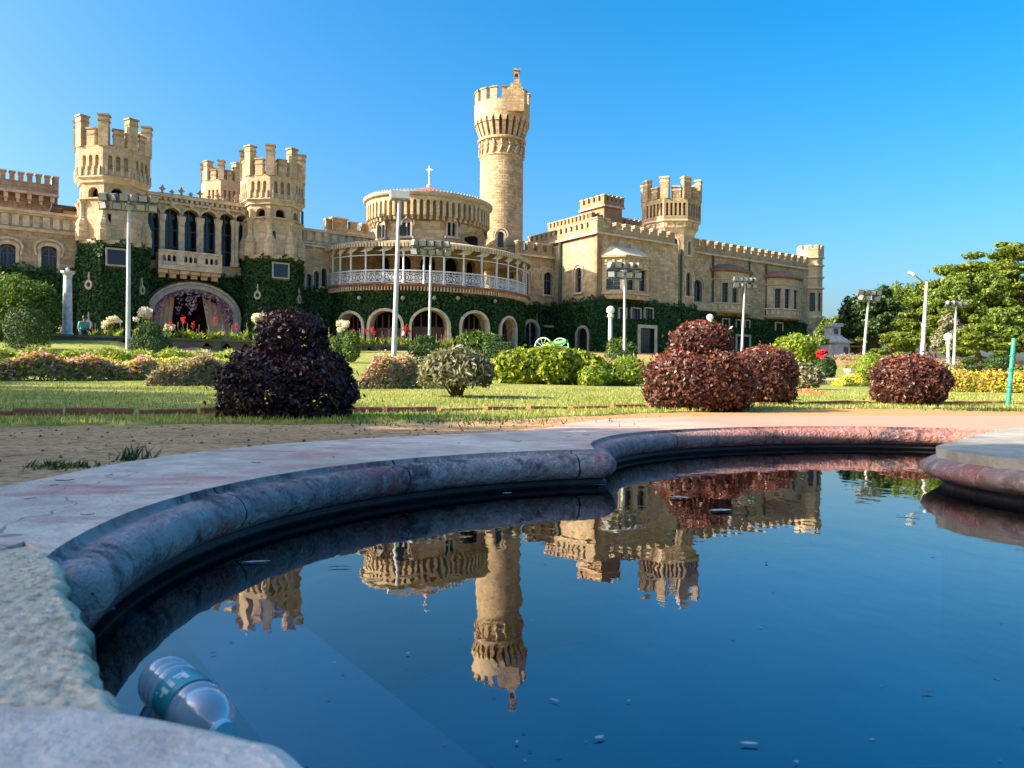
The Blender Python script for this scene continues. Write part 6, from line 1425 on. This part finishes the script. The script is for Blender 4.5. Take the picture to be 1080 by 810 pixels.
bed('small yellow flower patch left of the lone bronze shrub',[(888,408),(920,408)],1.0,.35,2200,'lime',[('yellowfl',1500)],0,.10,.07,seed=9)
bed('small orange mound of fallen petals beside the grey dry shrub',[(846,416),(876,417)],.6,.14,500,'straw',[('orangefl',900)],0,.08,.06,seed=10)
bed('row of dry reddish flower stalks in the distance below the trees',[(885,384),(950,383),(1000,385),(1090,387)],3,.6,4200,'straw',[('pinkfl',900)],0,.26,.10,blade=True,seed=11)
bed('red and orange blooms behind the yellow bed on the right',[(1000,396),(1040,396),(1100,397)],1.5,.85,3000,'midgreen',[('orangefl',1700),('redfl',500)],0,.14,.085,seed=12)
bed('pale flowering patch at the foot of the lamp post near the corner block',[(640,396),(682,396)],2.0,.55,3200,'straw',[('pinkfl',600)],0,.16,.08,blade=True,seed=13)
# ---- cannas along the terrace wall: one plant with leaves and flower spike, copied
def canna(flower,seed):
    random.seed(seed); r=thing('canna_plant',(0,0,0),'','canna'); P=[];F=[];rn=[]
    for k in range(11):
        a=random.uniform(0,6.28); L=random.uniform(.4,.7); w=random.uniform(.09,.15); o=Vector((random.uniform(-.22,.22),random.uniform(-.16,.16),0)); ln=random.uniform(.25,.6); side=Vector((-math.sin(a),math.cos(a),0))
        prev=None
        for j in range(5):
            f=j/4; c=o+Vector((math.cos(a)*ln*L*f*f*1.3,math.sin(a)*ln*L*f*f*1.3,L*f*(1-.25*f*ln))); ww=w*math.sin(.35+f*2.7)*.6; i=len(P); P+=[tuple(c-side*ww),tuple(c+side*ww)]
            if prev is not None: F.append((prev,prev+1,i+1,i)); rn.append(random.random())
            prev=i
    rawmesh('broad_leaves',P,F,M['lime'],rn,r,(0,0,0))
    h=random.uniform(.85,1.15); mb=MB(); mb.tube([(0,0,0),(.02,0,h*.6),(0,.02,h)],[.02,.015,.01],5)
    mb.tube([(.12,0,0),(.14,.02,h*.75)],[.018,.01],5); mb.tube([(-.14,.03,0),(-.15,.02,h*.66)],[.018,.01],5)
    build('stalk',mb,M['stem'] if seed%2 else M['straw2'],r)
    if flower:
        n=46; d=RNG.normal(0,1,(n,3))*np.array([.06,.06,.085])+np.array([0,0,h+.03]); leaves('flower_head',d,RNG.normal(0,1,(n,3)),.10,.07,M['redfl'],r,.8)
    return r
M['straw2']=plain('dry_flower_stalk',(.33,.25,.17),.9,.3,9,0,0,.1)
cA=canna(True,11); cB=canna(False,12); ia=ib=0
spots=[(181,1),(194,1),(205,1),(212,0),(222,0),(228,1),(236,0),(246,0),(252,1),(262,0),(189,0),(200,0),(318,0),(328,0),(345,1),(352,0),(376,1),(391,1),(397,1),(401,1),(384,0),(407,0),(414,0),(421,0),(433,1),(437,1),(445,0),(430,0),(467,0),(475,0),(482,0),(490,0),(472,0),(110,0),(127,0),(146,0),(300,0),(310,0),(100,0),(162,0)]
for px,fl in spots:
    t=hit_line(px); p=WF(t,-.75+random.uniform(-.35,.2),2.63); src=cA if fl else cB
    if fl: lab,grp='yellow green canna with a red flower head on the terrace wall','flowering cannas along the terrace wall'
    else: lab,grp='leafy yellow green canna without bloom on the terrace wall','leafy cannas along the terrace wall'
    if fl and ia==0: o=cA; ia=1
    elif not fl and ib==0: o=cB; ib=1
    else: o=dup(src,p)
    o.location=p; o.rotation_euler=(0,0,random.uniform(0,6)); sc=random.uniform(.85,1.15); o.scale=(sc,sc,sc*random.uniform(.9,1.15)); o['label']=lab; o['group']=grp
def whitebush(label,px,py,D,r_px,n=380,flower='whitefl'):
    c=at(px,py,D); k=D/FPX; zb=max(terr(c.x,c.y),2.0 if D<37.5 else terr(c.x,c.y)); b=Vector((c.x,c.y,zb)); r=thing('flowering_bush',b,label,'flowering bush')
    R=r_px*k; P,Nn=cloud([(c.x+random.uniform(-.7,.7)*R,c.y+random.uniform(-.5,.5)*R,c.z+random.uniform(-.75,.5)*R,R*random.uniform(.25,.55),R*.4,R*random.uniform(.2,.45),2) for _ in range(7)],n,.7); leaves('blossoms',P,Nn,.15,.12,M[flower],r,.7)
    h=max(.15,c.z-zb-R*.4); P,Nn=cloud([(c.x,c.y,zb+h*.42,R*.75,R*.7,h*.62,2.2)],300,.8); leaves('foliage',P,Nn,.2,.1,M['midgreen'],r,.9)
for a in (('large white flowering bush beside the tapered pot topiary',153,330,40,12,560),('white flowering bush between the pillar and the leftmost lamp post',118,340,41,8,330),('small white blooms at the foot of the white pillar',64,346,40,7,200),('pinkish white flowering bush rising behind the big dark shrub',273,334,40,9,420),('white flowering bush just right of the big dark shrub',362,343,44,8,420),('small white blooms under the left side of the entrance arch',178,346,41,6,200)): whitebush(*a)
whitebush('red flower cluster on top of the barrel topiary',868.5,373,27,6,160,'redfl')
whitebush('reddish flowering bush under the left end of the entrance arch',157,331,43,4,90,'redfl')
# ---- ornamental gun carriages with spoked wheels
def carriage(px,py,D,label,sc=1.0):
    c=at(px,py,D); c.z=terr(c.x,c.y); R=.62*sc; r=thing('wheeled_cannon',c,label,'cannon'); ax=U*.55+Vector((0,0,0)); 
    ex=(U*.35+N*.94).normalized()*-1; ex=Vector((-.45,-.9,0)).normalized(); tx=Vector((ex.y,-ex.x,0)); hub=c+Vector((0,0,R))
    for sx in (-1,1):
        w=hub+Vector((sx*.62*sc,0,0))+Vector((0,sx*.25,0)); mb=MB(); e1_=Vector((.92,-.39,0)); pts_c=[w+(e1_*math.cos(a)+Vector((0,0,1))*math.sin(a))*R for a in np.linspace(0,2*math.pi,25)]
        mb.tube(pts_c,.052*sc,6,False); mb.tube([w-Vector((.08,.18,0)),w+Vector((.08,.18,0))],.10*sc,8)
        for k in range(10): a=k*math.pi/5; mb.tube([w,w+(e1_*math.cos(a)+Vector((0,0,1))*math.sin(a))*R],.026*sc,5)
        build('wheel',mb,M['wheel'],r)
    mb=MB(); a=hub+Vector((-.5,.5,.1))*sc; b_=hub+Vector((1.0,-.9,.35))*sc; mb.tube([a,a+(b_-a)*.3,a+(b_-a)*.92,b_],[.20*sc,.19*sc,.12*sc,.15*sc],12); build('barrel',mb,M['cartgreen'],r)
    mb=MB(); mb.tube([hub-Vector((.62,.25,0))*sc,hub+Vector((.62,.25,0))*sc],.05*sc,6); mb.tube([hub,hub+Vector((-1.1,1.2,-R+.1))*sc],.07*sc,6); build('carriage',mb,M['cartgreen'],r)
carriage(582,368,52,'green cannon on pale spoked wheels behind the golden hedge',.95)
carriage(744,381,58,'green wheeled cannon almost hidden behind the two-tier bronze shrub',.9)
# ---- small pale shrine, stone bench, planter
c=at(880,380,84); c.z=terr(c.x,c.y); r=thing('small_shrine',c,'small grey white shrine with stepped roof below the corner turret','shrine'); fr=Fr(c,Vector((.93,.36,0)),Vector((.36,-.93,0)))
mb=MB(); mb.box(fr,-1.3,1.2,-1.3,1.0,-.5,1.9); mb.box(fr,-1.55,1.4,-1.5,1.25,1.9,2.05); build('base',mb,M['shrine'],r)
mb=MB(); q=[fr(x,d,2.05) for x,d in ((-1.4,1.1),(1.3,1.1),(1.3,-1.3),(-1.4,-1.3))]; q2=[fr(x,d,2.7) for x,d in ((-.95,.5),(.55,.5),(.55,-.7),(-.95,-.7))]
for i in range(4): j=(i+1)%4; mb.face([q[i],q[j],q2[j],q2[i]])
build('sloping_roof',mb,M['shrine'],r)
mb=MB(); mb.box(fr,-.85,.45,-.6,.4,2.7,3.7); build('upper_block',mb,M['shrine'],r); mb=MB(); mb.box(fr,-1.05,.65,-.8,.6,3.7,3.85)
for i in range(5): mb.box(fr,-1.0+i*.36,-.8+i*.36,.3,.6,3.85,4.08)
build('crested_top',mb,M['shrine'],r); mb=MB(); mb.box(fr,-.5,.1,.402,.43,2.9,3.5); mb.box(fr,.3,.9,1.002,1.04,.2,1.5); build('niche',mb,M['tracery'],r)
mb=MB(); q=[fr(1.3,1.2,2.0),fr(2.9,1.2,1.7),fr(2.9,-1.0,1.7),fr(1.3,-1.0,2.0)]; mb.face(q); mb.box(fr,2.7,2.8,.9,1.0,-.5,1.68); mb.box(fr,1.3,2.9,-1.0,1.2,1.5,1.68); build('lean_to',mb,M['trimred'],r)
c=gat(876,407); r=thing('stone_bench',c,'low pale stone bench slab on the lawn edge beside the grey dry shrub','bench'); fr=Fr(c,Vector((1,0,0)),Vector((0,-1,0))); k=c.y/FPX
build('slab',MB().box(fr,-12*k,13*k,-.35,.1,6*k,8.5*k),M['ledge'],r); 
for sx in (-9,9): build('leg',MB().box(fr,(sx-3)*k,(sx+3)*k,-.28,.04,-.1,6*k),M['oldwall'],r)
c=gat(896,397); r=thing('urn_planter',c,'white bowl planter with green plant near the leaning lamp post','planter'); k=c.y/FPX
build('bowl',MB().lathe(c,[(3*k,-.05),(3*k,1*k),(2*k,2*k),(5*k,5*k),(6.2*k,8*k),(5.4*k,8*k),(4*k,6.5*k),(0,6.5*k)],14),M['white'],r); P,Nn=cloud([(c.x,c.y,c.z+9.5*k,6*k,6*k,3.5*k,2)],200,.6); leaves('plant',P,Nn,.13,.06,M['lime'],r,.9)
# ------------------------------------------------------------------ trees
M['rain']=leafmat('spreading_tree_leaves',[(0,(.045,.080,.010)),(.45,(.125,.18,.018)),(.85,(.23,.28,.028)),(1,(.32,.35,.05))],.55,.35)
M['treedark']=leafmat('dark_tree_leaves',[(0,(.016,.042,.010)),(.5,(.042,.088,.018)),(.9,(.10,.16,.035)),(1,(.18,.25,.07))],.45,.3,.4)
M['treelight']=leafmat('light_tree_leaves',[(0,(.06,.10,.02)),(.5,(.16,.22,.04)),(.9,(.28,.34,.08)),(1,(.4,.42,.16))],.5,.4)
def tree(name,label,base,h,rx,ry,rz,nclump,n,size,mat,crad=.26,flat=1.0,limbs=8,boxy=2.0,zc=None,trunk=.3,fill=.35,group=None,lean=0):
    base=Vector(base); r=thing(name,base,label,'tree',group); c=base+Vector((lean,0,(h-rz) if zc is None else zc))
    C=[]
    while len(C)<nclump:
        d=RNG.normal(0,1,3); d/=np.linalg.norm(d)
        if d[2]<-.45: continue
        s_=float(sup(d[None,:],boxy)[0]); f=1-fill*RNG.random(); C.append((c.x+d[0]*s_*rx*f*(1-crad*.7),c.y+d[1]*s_*ry*f*(1-crad*.7),c.z+d[2]*s_*rz*f*(1-crad*.6)))
    P=[];Nn=[]
    per=n//nclump
    for q in C:
        cr_=crad*RNG.uniform(.65,1.3); d=RNG.normal(0,1,(per,3)); d/=np.linalg.norm(d,axis=1)[:,None]; f=(1-.55*RNG.random(per)**1.6)[:,None]*(1+.15*RNG.normal(size=(per,1)))
        P.append(np.array(q)+d*f*np.array([rx*cr_,ry*cr_,rz*cr_*flat])); Nn.append(d*np.array([1,1,1/flat]))
    P=np.concatenate(P);Nn=np.concatenate(Nn); leaves('crown',P,Nn,size,size*.62,M[mat],r,.55,fold=.05)
    mb=MB(); tp=c+Vector((0,0,-rz*.2)); mb.tube([base-Vector((0,0,.3)),base+(tp-base)*.4+Vector((.1,0,0)),tp],[trunk*1.25,trunk,trunk*.5],9)
    for k in range(limbs):
        q=Vector(C[k%len(C)]); s_=base+(tp-base)*random.uniform(.35,.9); m_=(s_+q)/2+Vector((0,0,-.06*h)); mb.tube([s_,m_,q],[trunk*.42,trunk*.3,trunk*.1],6)
    build('trunk',mb,M['bark'],r); return r
def rtree(label,px,pyt,D,wpx,mat,n,size,nclump=40,crad=.26,flat=1.0,zfrac=.62,name='leafy_tree',pyb=None,boxy=2.0,fill=.4,trunk=.3,lean=0):
    b=at(px,380,D); b.z=terr(b.x,b.y); t=at(px,pyt,D); h=t.z-b.z; rx=pw(wpx,D)/2
    return tree(name,label,b,h,rx,rx*.85,h*zfrac/2*1.05,nclump,n,size,mat,crad,flat,10,boxy,None,trunk,fill)
rtree('huge spreading yellow green tree with layered crown at the right edge',1090,252,82,232,'rain',80000,.42,360,.095,.62,.9,'spreading_tree',fill=.5,trunk=.55,boxy=2.2)
M['treemid']=leafmat('fresh_tree_leaves',[(0,(.05,.09,.012)),(.5,(.13,.195,.025)),(.9,(.24,.31,.045)),(1,(.34,.4,.09))],.5,.35)
rtree('tall green tree in front of the huge spreading tree, left side of it',1020,284,76,100,'treemid',30000,.36,120,.15,.8,.86,fill=.45)
rtree('dark green round tree behind the leaning lamp post',921,302,86,84,'treedark',24000,.38,100,.16,.9,.92,fill=.4)
rtree('green tree just right of the dark round tree',951,298,98,56,'treemid',12000,.40,40,.24,.9,.92,fill=.4)
rtree('small yellow green tree behind the concrete street light',975,316,76,62,'rain',12000,.34,46,.20,.55,.88,'spreading_tree',fill=.45)
rtree('low yellow green tree right of the leaning lamp post',945,346,68,54,'rain',9000,.30,36,.22,.55,.95,fill=.45)
rtree('fresh green tree filling the skyline between the leaning lamp post and street light',962,295,90,72,'treemid',16000,.36,80,.18,.9,.92,fill=.4)
rtree('pale airy tree just behind the corner turret',874,328,104,40,'treelight',8500,.40,26,.28,1.0,.95,fill=.45)
rtree('dark low tree behind the small shrine',894,346,98,50,'treemid',7000,.38,26,.26,.9,1.0,fill=.4)
rtree('dense green tree low at the right edge under the spreading crown',1066,318,68,86,'treemid',18000,.33,54,.20,.7,.92,fill=.45)
rtree('low spreading tree with layered branches below the big crown',1032,340,62,80,'rain',13000,.28,50,.19,.5,.95,'spreading_tree',fill=.45)
rtree('dull brownish green tree behind the slim lamp post',1003,330,70,44,'dryleaf',8000,.3,34,.22,.8,.92,fill=.45)
rtree('deep green tree filling the gap behind the dark round tree',905,328,112,60,'treedark',9000,.45,34,.26,.9,1.0,fill=.4)
rtree('far deep green tree behind the street light',985,310,118,86,'treedark',12000,.5,44,.24,.9,1.0,fill=.4)
rtree('far dark tree behind the huge spreading tree',1060,290,125,150,'treedark',15000,.55,60,.2,.8,1.0,fill=.4)
# tall dense row off to the left of the pool: it is what throws the near shade
random.seed(21)
row=[(-23.5+2.29*i,11.2-1.94*i) for i in range(8)]
first=tree('hedgerow_tree','tall dense evergreen in the screening row left of the pool',(row[0][0],row[0][1],.18),8.0,2.5,2.3,3.5,60,8000,.34,'treemid',.30,.9,8,3.6,4.6,.2,.75,'evergreens in the screening row')
for i,(x,y) in enumerate(row[1:]): dup(first,(x,y,.18),random.uniform(0,6.28),(1,1,random.uniform(.97,1.03)))
# ------------------------------------------------------------------ small things by the water
def text_marks(mb,fr):
    for a,b,c,d in ((-.016,.018,.012,.0150),(-.016,-.011,-.010,.008),(-.011,-.003,.004,.008),(-.011,-.005,-.003,.001),(.0,.005,-.010,.003),(.0,.005,.005,.008),(.009,.013,-.010,.008),(.013,.018,-.002,.002)): mb.box(fr,a,b,0,.0006,c,d)
m,n,p=newmat('clear_bottle_plastic'); n.nodes.remove(p); trn=nd(n,'ShaderNodeBsdfTransparent'); trn.inputs[0].default_value=(.80,.90,.95,1); gls=nd(n,'ShaderNodeBsdfGlossy'); gls.inputs['Roughness'].default_value=.08; dif=nd(n,'ShaderNodeBsdfDiffuse'); dif.inputs[0].default_value=(.78,.84,.88,1); lw_=nd(n,'ShaderNodeLayerWeight'); lw_.inputs[0].default_value=.45
m1=nd(n,'ShaderNodeMixShader'); n.links.new(lw_.outputs['Facing'],m1.inputs[0]); n.links.new(trn.outputs[0],m1.inputs[1]); n.links.new(gls.outputs[0],m1.inputs[2]); m2=nd(n,'ShaderNodeMixShader'); m2.inputs[0].default_value=.34; n.links.new(m1.outputs[0],m2.inputs[1]); n.links.new(dif.outputs[0],m2.inputs[2]); n.links.new(m2.outputs[0],n.nodes['Material Output'].inputs[0]); M['plastic']=m
M['teal']=plain('teal_bottle_wrap',(.02,.33,.36),.35,.12,30,0,0); M['letter']=plain('white_print',(.78,.80,.80),.5,.02,3,0,0); M['cap']=plain('aqua_bottle_cap',(.25,.62,.66),.4,.05,3,0,0)
def bottle(p0,p1,rad,label,wrap=True,L=None):
    p0=Vector(p0);p1=Vector(p1); ax=(p1-p0).normalized(); L=L or (p1-p0).length; c=p0; sx=ax.cross(Vector((0,0,1))).normalized(); up=sx.cross(ax)
    r=thing('plastic_bottle',p0+ax*L/2,label,'bottle'); prof=[(0.0,.012),(.5,.004),(.85,.0),(.97,.012)]
    x=.02
    while x<L*.66: prof+= [(1.0,x),(1.0,x+.0085),(.90,x+.0125),(.90,x+.0150)]; x+=.0195
    prof+=[(1,L*.68),(.97,L*.74),(.85,L*.81),(.62,L*.87),(.40,L*.91),(.34,L*.93),(.34,L*.95)]
    def ring(rr,x,n=28): return [c+ax*x+(sx*math.cos(2*math.pi*k/n)+up*math.sin(2*math.pi*k/n))*rr for k in range(n)]
    mb=MB(); rs=[ring(rad*a,x) for a,x in prof]
    for A_,B_ in zip(rs,rs[1:]):
        for k in range(28): j=(k+1)%28; mb.face([A_[k],B_[k],B_[j],A_[j]],smooth=True)
    build('bottle_body',mb,M['plastic'],r,merge=True)
    mb=MB(); A_,B_,C_=ring(rad*.42,L*.945),ring(rad*.42,L),ring(.0005,L)
    for k in range(28): j=(k+1)%28; mb.face([A_[k],B_[k],B_[j],A_[j]],smooth=True); mb.face([B_[k],C_[k],C_[j],B_[j]])
    build('cap',mb,M['cap'],r)
    if wrap:
        mb=MB(); A_,B_=ring(rad*1.012,L*.33,36),ring(rad*1.012,L*.56,36)
        for k in range(36): j=(k+1)%36; mb.face([A_[k],B_[k],B_[j],A_[j]],smooth=True)
        w=build('wrapper',mb,M['teal'],r); mb=MB(); d=(up*.80+sx*-.1).normalized(); d=(up*.85+sx*.52).normalized(); e=ax.cross(d)
        class TF:
            n=d
            def __call__(s,x,dd,z): return c+ax*(L*.445-z*1.25)+e*(x*1.25)*(1)+d*(math.sqrt(max(0,(rad*1.014)**2-(x*1.25)**2))+dd)
        text_marks(mb,TF()); build('white_lettering',mb,M['letter'],w)
    return r
q0=onz(170,716,.050); q1=onz(229,768,.046); ax=(q1-q0).normalized(); bottle(q0,q0+ax*.235,.0385,'clear ribbed plastic water bottle with teal wrapper floating by the ledge',True,.235)
q0=onz(92,652,.006); q1=onz(119,647,.012); bottle(q0,q0+(q1-q0).normalized()*.11+Vector((0,0,-.035)),.026,'small murky bottle nearly sunk beside the sandstone block',False,.11)
M['deadleaf']=plain('dead_leaf',(.12,.08,.045),.8,.5,30,0,0,.2); M['paleleaf']=plain('pale_floating_scrap',(.42,.42,.40),.7,.3,30,0,0,.2)
def scrap(px,py,z,L,w,rot,mat,label,cat,name,grp,curl=.25):
    p=onz(px,py,z); mb=MB(); n=6; c,s=math.cos(rot),math.sin(rot)
    for k in range(n):
        def q(f,sd): ww=w*math.sin(.12+f*2.9)*.5*(1+.25*math.sin(f*23+px)); x=(f-.5)*L; y=sd*ww+.1*L*math.sin(f*3+px); return (p.x+x*c-y*s,p.y+x*s+y*c,z+.002+curl*L*(f-.5)**2+abs(sd)*w*.12)
        a,b=k/n,(k+1)/n; mb.face([q(a,-1),q(b,-1),q(b,0),q(a,0)],smooth=True); mb.face([q(a,0),q(b,0),q(b,1),q(a,1)],smooth=True)
    o=build(name,mb,M[mat],org=p); tag(o,label,cat,grp)
for i,(px,py,L,w,rot,mt) in enumerate([(790,786,.045,.014,2.8,'paleleaf'),(632,779,.03,.014,.3,'paleleaf'),(584,740,.035,.006,-.7,'paleleaf'),(978,731,.035,.010,-.2,'deadleaf'),(958,545,.10,.014,2.6,'paleleaf'),(270,594,.09,.018,.2,'paleleaf'),(615,513,.30,.020,.05,'paleleaf'),(535,521,.05,.03,.5,'paleleaf'),(480,521,.05,.03,1.5,'paleleaf'),(358,599,.07,.012,.1,'deadleaf'),(717,526,.10,.05,0,'paleleaf'),(760,540,.12,.05,.2,'paleleaf'),(808,594,.02,.01,1,'deadleaf'),(430,690,.015,.01,1,'paleleaf'),(545,784,.012,.008,1,'paleleaf'),(840,805,.012,.008,0,'paleleaf'),(225,690,.018,.006,.4,'deadleaf'),(663,740,.012,.006,.4,'paleleaf')]):
    scrap(px,py,WZ+.001,L*(.55 if py>650 else .8),w*(.5 if py>650 else .8),rot,mt,'pale scrap of litter floating on the dark pool water' if mt=='paleleaf' else 'dark dead leaf floating on the pool water','floating litter','floating_scrap' if mt=='paleleaf' else 'dead_leaf','pale scraps floating on the pool' if mt=='paleleaf' else 'dead leaves floating on the pool',.05)
for px,py,L in [(92,544,.03),(32,527,.03),(115,502,.035),(68,508,.05),(270,489,.04),(484,468,.035),(618,459,.05),(622,455,.05),(600,461,.04),(545,466,.05),(57,513,.03),(352,483,.03)]:
    scrap(px,py,.193,L,L*.35,random.uniform(0,3),'deadleaf','small dead leaf lying on the shaded pool apron','dead leaf','dead_leaf','dead leaves lying on the pool apron')
def tuft(px,py,r_,n,h,label):
    c=gat(px,py); P=np.array([(c.x+random.gauss(0,r_),c.y+random.gauss(0,r_*.7),.18) for _ in range(n)]); o=blades('grass_tuft' if n<200 else 'weed_growth',P,h,.010,M['topiary'],.9); tag(o,label,'grass tuft' if n<200 else 'weeds',None,None if n<200 else 'stuff')
tuft(64,492,.07,140,.024,'flat green weed tuft on bare earth at far left')
tuft(140,484.5,.04,60,.060,'upright green weed tuft at the apron edge left of the dark shrub')
tuft(1045,433,.35,500,.06,'ragged green weeds at the foot of the leaning green post')
tuft(480,444,.5,420,.05,'ragged weeds along the apron below the straggly shrub')
# small stones and crumbs on the bare earth
P=[];F=[]; 
for _ in range(1500):
    x=random.uniform(-5.5,2.0); y=random.uniform(2.2,8.2)
    if inpoly(x,y,poly) or inpoly(x,y,hole) or y>yk(front,x): continue
    s=random.uniform(.004,.014); a=random.uniform(0,6); i=len(P); z=.176
    for k in range(4): P.append((x+s*math.cos(a+k*1.57)*random.uniform(.6,1.2),y+s*math.sin(a+k*1.57)*random.uniform(.6,1.2),z))
    P.append((x,y,z+s*random.uniform(.6,1.1)))
    F+=[(i,i+1,i+4),(i+1,i+2,i+4),(i+2,i+3,i+4),(i+3,i,i+4)]
M['crumb']=leafmat('earth_crumbs_and_litter',[(0,(.05,.032,.02)),(.6,(.14,.085,.05)),(1,(.34,.25,.17))],.9,0,.1)
tag(rawmesh('gravel',P,F,M['crumb'],RNG.random(len(F))),'scattered crumbs of earth and dry litter on the bare ground','gravel',kind='stuff')

# dust and specks of dirt lying on the water
P=[];F=[]
for _ in range(110):
    px=random.uniform(90,1080); py=480+330*random.random()**1.2
    p=onz(px,py,WZ+.0012)
    if not inpoly(p.x,p.y,wp): continue
    s=random.uniform(.0006,.0020)*(1.6 if p.y>2 else 1); a=random.uniform(0,6); i=len(P); el=random.uniform(1,3)
    for k in range(4): P.append((p.x+s*el*math.cos(a+k*1.57),p.y+s*math.sin(a+k*1.57),p.z+.0002*k))
    F.append((i,i+1,i+2,i+3))
M['dust']=leafmat('floating_dust',[(0,(.03,.03,.03)),(.5,(.12,.12,.11)),(1,(.42,.42,.40))],.8,0,.1)
tag(rawmesh('floating_dust',P,F,M['dust'],RNG.random(len(F))),'fine dust and specks floating on the pool','dust',kind='stuff')
